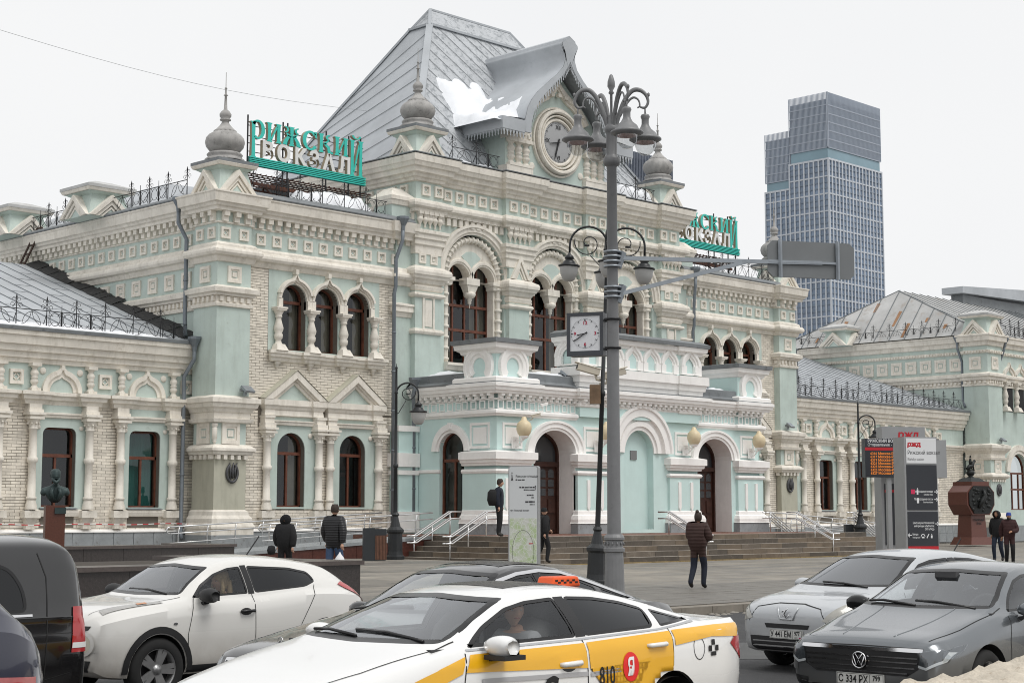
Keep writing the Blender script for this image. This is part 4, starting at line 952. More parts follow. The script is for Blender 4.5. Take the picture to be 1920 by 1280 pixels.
# corner turrets of the porch
for S in (1, -1):
	x0, x1 = -9.45, -7.5; y0, y1 = PF-0.12, PF+1.83
	g = MB(); g.sx = S; g.box(x0, x1, y0, y1, 7.1, 8.6); part('porch_turret', g, PMINT)
	rp = [(x0,y1),(x0,y0),(x1,y0),(x1,y1)]
	g = MB(); g.sx = S; g.sweep([(0.1,7.1),(0.36,7.12),(0.36,7.42),(0.3,7.48),(0,7.52)], rp, closed=True); g.sweep([(0,8.46),(0.1,8.5),(0.14,8.6),(0.3,8.7),(0.34,8.9),(0,8.94)], rp, closed=True); part('turret_moulding', g, PWHITE)
	g = MB(); g.sx = S; g.sweep([(0.34,8.9),(0.42,8.92),(0.44,9.1),(0.0,9.16),(-0.9,9.2)], rp, closed=True); part('turret_cap', g, LEAD)
	put('keel_arch', 'keel3', lambda: MB().archm(0,0,0.5,[(-0.12,0.0),(-0.12,-0.06),(0.02,-0.08),(0.04,-0.14),(0.22,-0.14),(0.24,-0.18),(0.36,-0.18),(0.36,0)], a0=-0.75, a1=PI+0.75, n=26), PWHITE, (-8.48*S, y0, 7.95))
	put('keel_arch', 'keel3', None, PWHITE, (x0*S, (y0+y1)/2, 7.95), LEFTF*S)
g = MB(); g.box(-10.5, -9.36, -0.62, 0.0, 0.83, 5.5); part('porch_flank', g, PMINT)
g = MB()
for z0, z1, d in ((3.4,3.6,0.08),(3.75,4.35,0.14),(5.3,5.55,0.1),(0.9,1.8,0.12)): g.box(-10.5-d, -9.37, -0.62-d, 0, z0, z1)
part('porch_flank_band', g, PWHITE)
# doors
for c in (-5.7, 5.7):
	y = PF+1.1
	g = MB(); t = dtop(c)
	lp = [(c-1.34,PZ)]+t+[(c+1.34,PZ)]
	for (a, za), (b, zb2) in zip(lp[:-1], lp[1:]): g.bar((a,y,za),(b,y,zb2),0.22,0.22)
	g.box(c-1.34, c+1.34, y-0.12, y+0.08, 3.78, 4.0)
	d = part('door', g, DOORW)
	for q in (-1, 1):
		g = MB(); g.box(c+q*0.03, c+q*1.24, y, y+0.07, PZ+0.02, 3.78)
		for i in range(2):
			for z0, z1 in ((1.0,1.6),(1.75,2.35)): g.box(c+q*(0.17+i*0.53), c+q*(0.58+i*0.53), y-0.05, y, z0, z1)
		lf = g.build('door_leaf', DOORW, d)
		for i in range(2):
			for k in range(3):
				xa, xb = sorted((c+q*(0.19+i*0.53), c+q*(0.56+i*0.53))); z0 = 2.5+k*0.4
				p = MB(); p.prism([(xa,z0),(xb,z0),(xb,z0+0.3),((xa+xb)/2,z0+(0.4 if k == 2 else 0.33)),(xa,z0+0.3)], y-0.02, y+0.01); p.build('pane', mat('door_glass', (0.05,0.055,0.06), 0.06, 0, spec=0.8), lf)
	p = MB(); p.add([(a, y+0.02, b) for a, b in [(c-1.34,4.0)]+t+[(c+1.34,4.0)]], [list(range(len(t)+2))], False); p.build('fanlight', MATS['door_glass'], d)
g = MB(); g.box(-0.22, 0.22, PF+0.3, PF+0.34, 4.2, 4.62); part('plaque', g, mat('grey_plaque', (0.2,0.2,0.2), 0.4, 0.1))
im = MB(); im.box(-9.2, 9.2, -3.9, -3.85, 0.8, 6.5); part('dark_backing', im, ROOM)

# ================= right end pavilion and its hipped roof
EX = 42.4
g = MB(); g.box(EX, EX+1.9, -0.4, 1.4, 0.5, 13.3); g.box(EX+0.4, EX+1.2, 0.9, 16.5, 0.5, 13.2); part('pilaster', g, MINT)
etop = [(EX+3.9,11.2)]+arc(EX+4.5, 11.2, 0.6, n=10)[1:-1]+[(EX+5.1,11.2)]
elow = [(EX+3.4,4.6)]+arc(EX+4.6, 4.6, 1.2, 1.2, n=10)[1:-1]+[(EX+5.8,4.6)]
g = MB(); g.wall(EX+1.5, EX+14, 0.5, 13.3, 0.0, 0.4, [(8.2, etop)] if False else [(2.0, elow)]); part('wall', g, MINT)
ring = [(EX+0.4,16.5),(EX+0.4,1.4),(EX,1.4),(EX,-0.4),(EX+1.9,-0.4),(EX+1.9,0),(EX+14,0)]
g = MB()
g.sweep([(0,10.3),(0.08,10.32),(0.1,10.42),(0.03,10.46),(0.03,10.68),(0.16,10.7),(0.2,10.9),(0.3,10.94),(0.3,11.1),(0,11.22)], ring)
g.sweep([(0,12.5),(0.08,12.52),(0.12,12.7),(0,12.74)], ring); g.sweep([(0,13.0),(0.12,13.04),(0.16,13.3),(0.3,13.34),(0.34,13.64),(0.4,13.68),(0.4,13.78),(0,13.9)], ring)
r2 = ring[2:6]
g.sweep([(0,5.3),(0.12,5.34),(0.16,5.48),(0.05,5.5),(0.05,5.72),(0.16,5.86),(0.26,5.94),(0.36,6.12),(0.36,6.3),(0,6.42)], r2); g.sweep([(0,4.02),(0.16,4.1),(0.26,4.2),(0.26,4.3),(0.04,4.46)], r2); g.sweep([(0.24,0.84),(0.24,1.2),(0.16,1.34),(0.16,1.5),(0.02,1.8)], r2)
part('string_course', g, CREAM)
g = MB(); dentils(g, ring, 0.16, 0.15, 10.48, 10.66, 0.12); dentils(g, ring, 0.12, 0.1, 12.56, 12.68, 0.17); dentils(g, r2, 0.16, 0.13, 3.86, 4.02, 0.12); part('dentils', g, CREAM)['kind'] = 'stuff'
g = MB(); g.box(EX-0.2, EX+2.1, -0.6, 1.5, -0.1, 0.86); g.box(EX+2, EX+14, -0.12, 0.2, -0.1, 0.95); part('pilaster_plinth', g, PLINTH)
for i in range(13): put('square_panel', 'sqL', None, CREAM, (EX+0.4, 2.2+i*1.15, 11.85), LEFTF)
put('square_panel', 'sqL', None, CREAM, (EX, 0.5, 11.85), LEFTF); put('square_panel', 'sqL', None, CREAM, (EX+0.95, -0.4, 11.85)); put('square_panel', 'sqL', None, CREAM, (EX, 0.5, 4.9), LEFTF); put('square_panel', 'sqL', None, CREAM, (EX+0.95, -0.4, 4.9))
turret(EX+0.95, 0.5, 13.7, 1.05, 0, 1.1); turret(EX+0.3, 11.2, 13.7, 1.1, 0, 1.0)
window(EX+4.6, 1.2, 2.0, elow, 0.3, trans=(4.5, 3.4), mull=(-0.45, 0.45))
g = MB(); g.archm(EX+4.6, 4.6, 1.25, [(0,0.02),(0,-0.08),(0.2,-0.08),(0.24,-0.16),(0.6,-0.16),(0.6,0)], n=20)
for x in (EX+3.6, EX+5.2): g.archm(x, 10.9, 0.6, [(0,0.02),(0,-0.1),(0.2,-0.1),(0.2,-0.18),(0.3,-0.18),(0.3,0)], n=18, peak=0.3)
part('archivolt', g, CREAM)
for x in (EX+2.8, EX+4.4, EX+6.0): put('baluster_column', 'tcol', None, CREAM, (x, -0.16, 8.7))
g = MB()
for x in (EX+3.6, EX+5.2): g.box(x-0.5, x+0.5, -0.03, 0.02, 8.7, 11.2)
part('dark_window_slab', g, ROOM)  # flat dark slab on the wall face paints the shaded openings
ER = [(EX-0.1,-0.3),(EX+22,-0.3),(EX+22,16.9),(EX-0.1,16.9)]; ra, rb = (EX+3.6,8.4,17.9), (EX+17,8.4,17.9)
for nm_, ps in (('roof_slope', (ER[3]+(13.85,), ER[0]+(13.85,), ra)), ('roof_slope', (ER[0]+(13.85,), ER[1]+(13.85,), rb, ra)), ('roof_slope', (ER[1]+(13.85,), ER[2]+(13.85,), rb)), ('roof_slope', (ER[2]+(13.85,), ER[3]+(13.85,), ra, rb))):
	g = MB(); quad(g, *ps); part(nm_, g, mat('rusty_white_tin', (0.50,0.50,0.49), 0.6, 0.3, 0.35, dirt=(0.34,0.30,0.26)))
g = MB()
for i in range(1, 14):
	t = i/14; a = Vector(ER[3]+(13.88,)).lerp(Vector(ER[0]+(13.88,)), t)
	# up-slope seams meet the hips
	u = min(t, 1-t)*2; b = Vector(ra)+Vector((0,0,0.02)); top = Vector((EX-0.1+3.7*u, a.y, 13.88+4.05*u)); g.bar(a, top, 0.05, 0.05)
for i in range(1, 20):
	x = EX-0.1+i*1.1; u = min(1, (x-EX+0.1)/3.7); g.bar((x,-0.3,13.88), (x,-0.3+8.7*u,13.88+4.05*u), 0.05, 0.05)
for p in (ER[0], ER[3]): g.bar(p+(13.88,), ra, 0.08, 0.06)
part('roof_seams', g, LEAD)['kind'] = 'stuff'
RUST = mat('rust_patch', (0.36, 0.20, 0.11), 0.9, 0.3, 3.0)
g = MB()
for (t, u0, u1, w_) in ((0.3,0.55,0.75,0.25),(0.55,0.3,0.62,0.2),(0.62,0.05,0.4,0.2),(0.42,0.7,0.9,0.2),(0.7,0.5,0.62,0.25),(0.2,0.2,0.4,0.2),(0.8,0.35,0.55,0.2)):
	y = 16.9-17.2*t; m_ = min(t,1-t)*2
	P = lambda u, dy: (EX-0.1+3.7*u*m_, y+dy, 13.88+4.05*u*m_)
	g.add([P(u0,0),P(u0,-w_),P(u1,-w_*1.3),P(u1*1.02,0)], [(0,1,2,3)], False)
part('rust_patches', g, RUST)['kind'] = 'stuff'
g = MB(); g.box(EX+12.5, EX+26, 8.2, 9.2, 14, 18.5); part('attic_block', g, LEAD)
g = MB(); g.prism([(EX+11.8,18.5),(EX+27,18.9),(EX+27,20.0),(EX+11.8,19.0)], 7.8, 9.6); part('attic_roof', g, TIN)
# ================= drainpipes
def pipe(pts, head=None, r=0.085):
	g = MB(); g.tube(pts, r, 10)
	for a, b in zip(pts[:-1], pts[1:]):
		a = Vector(a); b = Vector(b); n = int((b-a).length/1.6)
		for i in range(1, n): p = a.lerp(b, i/n); d = (b-a).normalized()*0.03; g.tube([p-d, p+d], r*1.25, 10)
	o = part('drainpipe', g, PIPE)
	h = MB(); x, y, z = pts[0]; h.lathe([(r*1.05,-0.15),(r*1.3,0.05),(0.26,0.32),(0.28,0.36),(0.28,0.46),(0.2,0.46)], (x,y,z), 8, smooth=False); h.build('rainwater_head', PIPE, o)
	return o
for S in (1, -1):
	pipe([(-10.45*S,-0.72,14.35),(-10.45*S,-0.7,13.75),(-10.62*S,-0.46,12.9),(-10.62*S,-0.46,11.7),(-10.62*S,-0.36,11.4),(-10.62*S,-0.36,1.0)])
	pipe([(-20.28*S,0.82,8.35),(-20.28*S,0.82,7.9),(-20.5*S,1.2,7.2),(-20.5*S,1.18,6.5),(-20.5*S,1.18,5.6),(-20.5*S,1.2,0.9),(-20.5*S,1.1,0.7)])
	pipe([(-20.42*S,1.95,14.2),(-20.42*S,1.95,13.6),(-20.2*S,1.66,12.9),(-20.2*S,1.66,9.5),(-20.3*S,1.45,8.9)])
pipe([(-9.9,-0.95,7.2),(-9.9,-0.85,6.9),(-9.62,-0.6,6.4),(-9.62,-0.6,1.0)])
pipe([(EX-0.1,1.75,13.3),(EX-0.1,1.75,12.9),(EX+0.2,1.6,12.0),(EX+0.2,1.6,9.5),(EX-0.1,1.3,8.9)]); pipe([(EX+2.3,-0.5,13.2),(EX+2.3,-0.4,12.8),(EX+2.2,-0.12,12.0),(EX+2.2,-0.12,1.0)])

# ================= wrought-iron roof railings (each panel is a part)
def rail_panel(kind):
	g = MB(); H = 0.62; W = 1.3; r = 0.014
	g.bar((0,0,H), (W,0,H), 0.03)
	for x in (0.0,):
		g.tube([(x,0,0),(x,0,1.02)], [0.022,0.018], 5); g.lathe([(0.0,1.2),(0.03,1.08),(0.035,1.03),(0.0,1.0)][::-1], (x,0,0), 5); g.bar((x,0,0.5), (x,0.3,0.02), 0.02)
		for q in (-1, 1):
			for (cx_, cz_, rr) in ((0.17,0.76,0.08),(0.1,0.97,0.07)):
				pts = [(x+q*(cx_+rr*math.cos(a)), 0, cz_+rr*math.sin(a)) for a in [i*PI/4-0.6 for i in range(8)]]; g.tube(pts, 0.01, 4, caps=False)
			g.tube([(x+q*0.01,0,0.9),(x+q*0.06,0,0.78),(x+q*0.16,0,0.68)], 0.01, 4, caps=False)
	if kind == 0:
		for cx_ in (0.36, 0.94):
			g.tube([(cx_+0.22*math.cos(a), 0, 0.32+0.24*math.sin(a)) for a in [2*PI*i/14 for i in range(14)]], 0.012, 4, closed=True)
			for q in (-1, 1):
				for p in (-1, 1): g.tube([(cx_+q*0.1,0,0.32+p*0.12),(cx_+q*0.26,0,0.32+p*0.28)], 0.01, 4)
		for x in (0.1, 0.62, 0.68, 1.2): g.bar((x,0,0.02), (x,0,H), 0.018)
		g.tube([(0.65,0,0),(0.65,0,0.88)], [0.018,0.012], 5)
	else:
		for q in (0, 1):
			g.tube([((0.08 if q == 0 else W-0.08)+(0.55*math.sin(a)*(1 if q == 0 else -1)), 0, 0.02+0.58*(1-math.cos(a))) for a in [i*PI/2/8 for i in range(9)]], 0.012, 4)
		g.tube([(0.65+0.4*math.cos(a), 0, 0.02+0.52*math.sin(a)) for a in [PI*i/12 for i in range(13)]], 0.012, 4)
	return g
def railing(p0, p1, parent=None):
	p0 = Vector(p0); p1 = Vector(p1); v = p1-p0; n = max(1, round(v.length/1.3)); d = v/n; rz = math.atan2(v.y, v.x)
	for i in range(n):
		k = 0 if (i % 4) in (1, 2) else 1
		o = put('roof_railing', 'rail%d' % k, lambda: rail_panel(k), IRON, tuple(p0+d*i), rz, None, (d.length/1.3, 1, 1))
		if abs(d.z) > 0.01: o.rotation_euler = (0, -math.atan2(d.z, math.hypot(d.x, d.y)), rz)
railing((-38,1.35,8.72), (-20.3,1.35,8.72)); railing((20.3,1.35,8.72), (42.2,1.35,8.72))
for S in (1, -1): railing((-18.3 if S > 0 else 11.0,-0.25,14.85), (-11.0 if S > 0 else 18.3,-0.25,14.85))
railing((-20.0,2.0,14.85), (-20.0,7.6,14.85)); railing((-20.0,10.2,14.85), (-20.0,14.6,14.85))
for S in (1, -1): railing((min(-7.3*S,-4.2*S),-0.55,17.9), (max(-7.3*S,-4.2*S),-0.55,17.9))
railing((EX+0.2,2.0,13.95),(EX+0.2,9.8,13.95)); railing((EX+0.2,12.4,13.95),(EX+0.2,16.9,13.95)); railing((EX+2.4,-0.2,13.95),(EX+10,-0.2,13.95))
# dormer vent and flue on the right wing roof
g = MB(); g.box(24.2,25.5,4.4,6.6,9.4,11.3); g.prism([(24.0,11.2),(25.7,11.2),(24.85,11.95)], 4.2, 6.8); part('roof_vent', g, LEAD)
g = MB()
for i in range(6): g.box(24.45,25.25,4.32,4.4,9.75+i*0.22,9.86+i*0.22)
part('vent_louvres', g, mat('pale_louvre', (0.42,0.40,0.37), 0.7, 0.1))
g = MB(); g.lathe([(0.2,0),(0.2,1.9),(0.24,1.92),(0.24,2.0),(0.15,2.02),(0.15,2.3),(0.3,2.34),(0.05,2.5)], (27.2,4.6,9.6), 10); part('flue', g, LEAD)
# roof ladder on the left flank
g = MB()
for q in (0, 0.45): g.bar((-20.05,13.6+q,14.9), (-20.5,14.6+q,12.9), 0.07)
for i in range(6): t = i/5; g.bar((-20.05-0.45*t,13.6+t,14.9-2*t), (-20.05-0.45*t,14.05+t,14.9-2*t), 0.05)
lad = g.build('roof_ladder', mat('rusty_brown', (0.07,0.045,0.035), 0.9, 0.3, 5)); tag(lad, 'short rusty ladder leaning from the tin roof up to the left flank cornice', 'ladder')

# ================= snow on the roofs
def snow_patch(name, label, x0, x1, y0, y1, zf, h, seed, thr=0.0, irr=0.22):
	nx, ny = max(6, int((x1-x0)/0.18)), max(4, int((y1-y0)/0.18)); g = MB(); idx = {}; vs = []; fs = []
	for j in range(ny+1):
		for i in range(nx+1):
			u, v = i/nx, j/ny; x = x0+(x1-x0)*u; y = y0+(y1-y0)*v
			e = min(u, 1-u, v, 1-v)*2; e = max(0.0, e+irr*noise.noise((x*1.6+seed*3, y*1.6, 7))*min(1, e*6)-0.04); n1 = noise.noise((x*0.8+seed, y*0.8, 0)); n2 = noise.noise((x*2.4+seed, y*2.4, 3))
			hh = h*(min(1, e*3.0)**0.6)*(0.75+0.5*n1+0.25*n2)-thr*(1-min(1, e*3))
			idx[(i,j)] = len(vs); vs.append((x, y, zf(x, y)+hh-0.02))
	for j in range(ny):
		for i in range(nx): fs.append((idx[(i,j)], idx[(i+1,j)], idx[(i+1,j+1)], idx[(i,j+1)]))
	g.add(vs, fs, True); o = g.build(name, SNOW); tag(o, label, 'snow')
	return o
snow_patch('snow', 'snow heap lying on the left pavilion roof behind the rooftop lettering', -15.6, -10.9, 0.0, 2.2, lambda x, y: 14.8+0.23*(y+0.1), 0.75, 1.0, 0.5)
snow_patch('snow', 'thin snow under the right rooftop lettering beside the drainpipe', 10.6, 14.5, -0.2, 1.6, lambda x, y: 14.8+0.23*(y+0.1), 0.35, 5.0, 0.3)
snow_patch('snow', 'snow strip along the gutter of the left wing roof', -38, -20.2, 1.0, 1.9, lambda x, y: 8.66+0.34*(y-1.2), 0.12, 9.0, 0.02)
snow_patch('snow', 'snow at the foot of the clock gable left of its balusters', -7.2, -3.8, -0.5, 0.6, lambda x, y: 17.88, 0.3, 2.0, 0.1)
snow_patch('snow', 'snow heap right of the clock gable behind the iron railing', 3.9, 7.6, -0.4, 1.4, lambda x, y: 17.88, 0.9, 4.0, 0.1)
snow_patch('snow', 'snow on the porch roof between the left turret and centre parapet', -7.3, -4.4, PF+0.1, PF+2.4, lambda x, y: 7.72, 0.3, 6.0, 0.05)
snow_patch('snow', 'snow on the porch roof between the centre parapet and right turret', 4.5, 7.4, PF+0.1, PF+2.4, lambda x, y: 7.72, 0.3, 7.0, 0.05)
snow_patch('snow', 'snow on the porch roof left of the left turret', -9.3, -7.4, PF+2.6, -0.4, lambda x, y: 7.72, 0.25, 8.0, 0.05)
def valley(x, y):     # clock gable roof and steep main roof meet here
	a = 20.4+max(0, (x+3.2))*1.25; b = 17.9+(y-0.3)*1.765
	return max(a, b)
snow_patch('snow', 'large white snow drift in the valley between the clock gable and main roof', -5.2, -1.5, -1.2, 3.5, valley, 0.62, 3.0, 0.25, 0.16)

# ================= rooftop station name signs
TURQ = mat('turquoise_face', (0.05, 0.56, 0.47), 0.4, 0.08, 1.0); EDGE = mat('letter_edge_beige', (0.36, 0.30, 0.21), 0.7, 0.15); LWHITE = mat('letter_white', (0.74, 0.74, 0.72), 0.5, 0.06); TEALD = mat('dark_teal_slat', (0.015, 0.13, 0.12), 0.5, 0.2); RUSTI = mat('rusty_steel', (0.075, 0.035, 0.025), 0.9, 0.4, 3.0, dirt=(0.22, 0.07, 0.03))
def letter_polys():
	"""hand-drawn old-style capitals: list of polygons per letter in a 1-high cell (x right, z up), width"""
	s = 0.17   # thick stem
	def stem(x, z0, z1, w=s): return [(x-0.05,z0),(x+w+0.05,z0),(x+w+0.05,z0+0.03),(x+w,z0+0.09),(x+w-0.015,(z0+z1)/2),(x+w,z1-0.09),(x+w+0.05,z1-0.03),(x+w+0.05,z1),(x-0.05,z1),(x-0.05,z1-0.03),(x,z1-0.09),(x+0.015,(z0+z1)/2),(x,z0+0.09),(x-0.05,z0+0.03)]
	def diag(x0, x1, z0, z1, w): return [(x0,z0),(x0+w,z0+0.0),(x1,z1),(x1-w,z1)]
	def ringp(cx, cz, rx, rz, t, a0, a1, n=18, tz=None):
		o = [(cx+rx*math.cos(a0+(a1-a0)*i/n), cz+rz*math.sin(a0+(a1-a0)*i/n)) for i in range(n+1)]
		tz = tz or t*0.6
		return o+[(cx+(rx-t)*math.cos(a0+(a1-a0)*i/n), cz+(rz-tz)*math.sin(a0+(a1-a0)*i/n)) for i in range(n,-1,-1)]
	L = {}
	L['р'] = ([stem(0.06,-0.95,0.9), ringp(0.36,0.52,0.34,0.5,0.17,-2.2,2.6)], 0.78)
	L['и'] = ([stem(0.06,0,1), stem(0.52,0,1), diag(0.2,0.56,0.14,0.86,0.08)], 0.82)
	L['ж'] = ([stem(0.36,0,1), ringp(0.1,0.83,0.2,0.17,0.1,PI/2,-PI/2,8), ringp(0.79,0.83,0.2,0.17,0.1,PI/2,1.5*PI,8),
			   [(0.2,0.66),(0.3,0.6),(0.42,0.5),(0.4,0.42),(0.24,0.5),(0.16,0.58)], [(0.69,0.66),(0.59,0.6),(0.47,0.5),(0.49,0.42),(0.65,0.5),(0.73,0.58)],
			   [(-0.02,0),(0.2,0),(0.22,0.2),(0.38,0.5),(0.26,0.56),(0.06,0.26)], [(0.91,0),(0.69,0),(0.67,0.2),(0.51,0.5),(0.63,0.56),(0.83,0.26)]], 0.98)
	L['с'] = ([ringp(0.42,0.5,0.4,0.52,0.18,0.75,2*PI-0.6,24), [(0.6,0.98),(0.74,1.0),(0.74,0.66),(0.68,0.68),(0.62,0.84)]], 0.84)
	L['к'] = ([stem(0.06,0,1), ringp(0.6,0.84,0.22,0.16,0.11,PI/2,1.5*PI,8), [(0.5,0.7),(0.62,0.72),(0.36,0.44),(0.24,0.5)], [(0.24,0.5),(0.38,0.52),(0.6,0.34),(0.64,0.1),(0.76,0.08),(0.78,0),(0.5,0),(0.46,0.26)]], 0.84)
	L['й'] = ([stem(0.06,-0.95,1), stem(0.52,-0.95,1), diag(0.2,0.56,-0.7,0.8,0.08), ringp(0.37,1.26,0.24,0.2,0.1,PI,2*PI,12)], 0.82)
	return L
LET = letter_polys()
def roof_sign(x0, Y, label, dx=6.45):
	t = empty('rooftop_sign', (x0, Y, 16.45), 0, label, 'sign', 'rooftop station name signs')
	word = 'рижский'; adv = sum(LET[c][1] for c in word); k = dx*0.985/adv*1.0; x = 0.02; H = 0.98
	for c in word:
		polys, wd = LET[c]; f = MB(); e = MB()
		for pl in polys:
			pl = [(x+a*k, 1.15+b*H*0.86) for a, b in pl]
			area = sum(pl[i][0]*pl[(i+1)%len(pl)][1]-pl[(i+1)%len(pl)][0]*pl[i][1] for i in range(len(pl)))
			if area < 0: pl = pl[::-1]
			f.prism(pl, -0.02, 0.0); e.prism([(a, b) for a, b in pl], 0.0, 0.16)
		o = e.build('letter', EDGE, t); f.build('letter_face', TURQ, o); x += wd*k
	x = 0.62
	for c, adv_ in zip('ВОКЗАЛ', (0.83, 0.98, 0.83, 0.82, 0.9, 0.8)):
		vs, fs = text_mesh(c, 0.98, 0.02, 'LEFT', 4, 0.035); o0 = MB(); o0.add([(a+x, b-0.02, d+0.42) for a, b, d in vs], fs, False)
		vs2, fs2 = text_mesh(c, 0.98, 0.16, 'LEFT', 4, 0.045); e0 = MB(); e0.add([(a+x, b, d+0.42) for a, b, d in vs2], fs2, False)
		o = e0.build('letter', EDGE, t); o0.build('letter_face', LWHITE, o); x += adv_*0.97
	for i in range(5): g = MB(); g.box(0, dx, -0.03, 0.03, 0.01+i*0.078, 0.01+i*0.078+0.042); g.build('slat', TURQ, t)
	g = MB(); g.box(0, dx, 0.06, 0.14, -0.01, 0.38); g.build('slat_backing', TEALD, t)
	g = MB()
	for xx in (0.02, 1.9, 2.15, 4.3, 5.6, 6.3): g.bar((xx,0.2,-1.5), (xx,0.2,2.2), 0.05)
	for z in (0.62, 0.98, 1.3, 1.75): g.bar((0,0.2,z), (dx,0.2,z), 0.03)
	g.build('letter_frame', IRON, t)
	g = MB()
	for i in range(7): g.bar((-0.2,0.3+i*0.28,-0.3-0.02*i), (dx+0.6,0.3+i*0.28,-0.3-0.02*i), 0.05, 0.04)
	for i in range(24): g.bar((-0.1+i*0.29,0.2,-0.27), (-0.1+i*0.29,2.1,-0.42), 0.035, 0.03)
	g.build('catwalk', RUSTI, t)
	g = MB(); g.bar((0,0.1,-0.75), (dx*0.9,0.1,-0.85), 0.1, 0.14); g.bar((0,1.6,-0.7), (dx,1.6,-0.8), 0.1, 0.14)
	for xx in (0.3, 2.0, 3.7, 5.4): g.bar((xx,0.1,-1.6), (xx,1.7,-0.4), 0.07); g.bar((xx,1.7,-1.4), (xx,1.7,-0.35), 0.07)
	g.build('support_truss', RUSTI, t)
	return t
roof_sign(-17.25, 1.45, 'turquoise and white station name letters above the left pavilion roof')
roof_sign(10.9, 1.45, 'station name letters on the right pavilion roof, their left end hidden by the gabled block')
# ================= ground, road, kerb, steps, ramp
def plaza_z(x, y):
	sm = lambda t: (lambda u: u*u*(3-2*u))(max(0.0, min(1.0, t)))
	fr = sm((x+17)/4)                      # in front of the steps the ground stays low, by the left wing it rises
	return -0.15-0.05*fr*sm((y+26)/10)+0.15*(1-fr)*sm((y+24)/12)
PAVE = mat('paving_grey', (0.25, 0.24, 0.225), 0.75, 0.2, 0.5, dirt=(0.2, 0.19, 0.175), bump=0.15, bscale=14, spec=0.3)
g = MB(); n_ = 60
xs = [-70+140*i/70 for i in range(71)]; ys = [-33.85+(43.0)*i/30 for i in range(31)]
vs = [(x, y, plaza_z(x, y)) for y in ys for x in xs]; fs = [(j*71+i, j*71+i+1, (j+1)*71+i+1, (j+1)*71+i) for j in range(30) for i in range(70)]
g.add(vs, fs, True); pv = tag(g.build('pavement', PAVE), kind='structure')
def paving(m):
	nt = m.node_tree; N = nt.nodes; L = nt.links; b = N['Principled BSDF']; tc = N.new('ShaderNodeTexCoord'); old = b.inputs['Base Color'].links[0].from_socket
	br = N.new('ShaderNodeTexBrick'); br.inputs['Scale'].default_value = 1.0; br.inputs['Brick Width'].default_value = 0.9; br.inputs['Row Height'].default_value = 0.6; br.inputs['Mortar Size'].default_value = 0.012; br.inputs['Color1'].default_value = (0.82,0.82,0.82,1); br.inputs['Color2'].default_value = (1.08,1.06,1.03,1); br.inputs['Mortar'].default_value = (0.55,0.54,0.52,1); L.new(tc.outputs['Object'], br.inputs[0])
	mp = N.new('ShaderNodeMapping'); mp.inputs['Scale'].default_value = (0.12,0.7,1); ns = N.new('ShaderNodeTexNoise'); ns.inputs['Scale'].default_value = 1.0; ns.inputs['Detail'].default_value = 7; ns.inputs['Roughness'].default_value = 0.7; L.new(tc.outputs['Object'], mp.inputs[0]); L.new(mp.outputs[0], ns.inputs[0])
	rr = N.new('ShaderNodeValToRGB'); rr.color_ramp.elements[0].position = 0.38; rr.color_ramp.elements[0].color = (0.7,0.69,0.68,1); rr.color_ramp.elements[1].position = 0.62; rr.color_ramp.elements[1].color = (1.22,1.18,1.1,1); L.new(ns.outputs[0], rr.inputs[0])
	a = N.new('ShaderNodeMix'); a.data_type = 'RGBA'; a.blend_type = 'MULTIPLY'; a.inputs[0].default_value = 1; L.new(old, a.inputs[6]); L.new(br.outputs[0], a.inputs[7])
	c = N.new('ShaderNodeMix'); c.data_type = 'RGBA'; c.blend_type = 'MULTIPLY'; c.inputs[0].default_value = 1; L.new(a.outputs[2], c.inputs[6]); L.new(rr.outputs[0], c.inputs[7]); L.new(c.outputs[2], b.inputs['Base Color'])
	r2 = N.new('ShaderNodeMapRange'); r2.inputs[1].default_value = 0.35; r2.inputs[2].default_value = 0.6; r2.inputs[3].default_value = 0.32; r2.inputs[4].default_value = 0.8; L.new(ns.outputs[0], r2.inputs[0]); L.new(r2.outputs[0], b.inputs['Roughness'])   # damp patches
paving(PAVE)
ASPH = mat('asphalt', (0.052, 0.052, 0.054), 0.8, 0.25, 0.8, dirt=(0.075, 0.074, 0.072), bump=0.4, bscale=60, spec=0.35)
g = MB(); quad(g, (-900,-900,-0.34),(900,-900,-0.34),(900,900,-0.34),(-900,900,-0.34)); tag(g.build('ground', mat('far_ground', (0.12,0.12,0.12), 0.9, 0.2, 0.1)), kind='structure')
RZ = -0.3
g = MB(); quad(g, (-110,-56.5,RZ),(90,-56.5,RZ),(90,-34.3,RZ),(-110,-34.3,RZ)); tag(g.build('road', ASPH), kind='structure')
KERB = mat('kerb_granite', (0.24, 0.215, 0.18), 0.8, 0.25, 2.0, dirt=(0.16,0.14,0.12))
kb = MB(); kb.box(-70, 70, -34.25, -33.85, -0.35, -0.18); KB = tag(kb.build('kerb', KERB), kind='structure')
for i in range(40):
	x = -56+i*1.0; put('kerb_stone', 'kerb', lambda: MB().box(0.008, 0.992, -34.28, -33.86, -0.35, -0.15), KERB, (x, RND.random()*0.008, RND.random()*0.006), 0, KB)
# paving slabs that can be told apart near the kerb: thin joints as raised slabs
k = 0
for j in range(10):
	for i in range(30):
		w_, h_ = 0.9, 0.6; x = -46+i*w_+(0.45 if j % 2 else 0); y = -33.82+j*h_
		put('paving_slab', 'slab', lambda: MB().box(0.006, 0.894, 0.006, 0.594, -0.05, 0.012), PAVE, (x, y, plaza_z(x, y)+0.004+RND.random()*0.004), 0, pv); k += 1
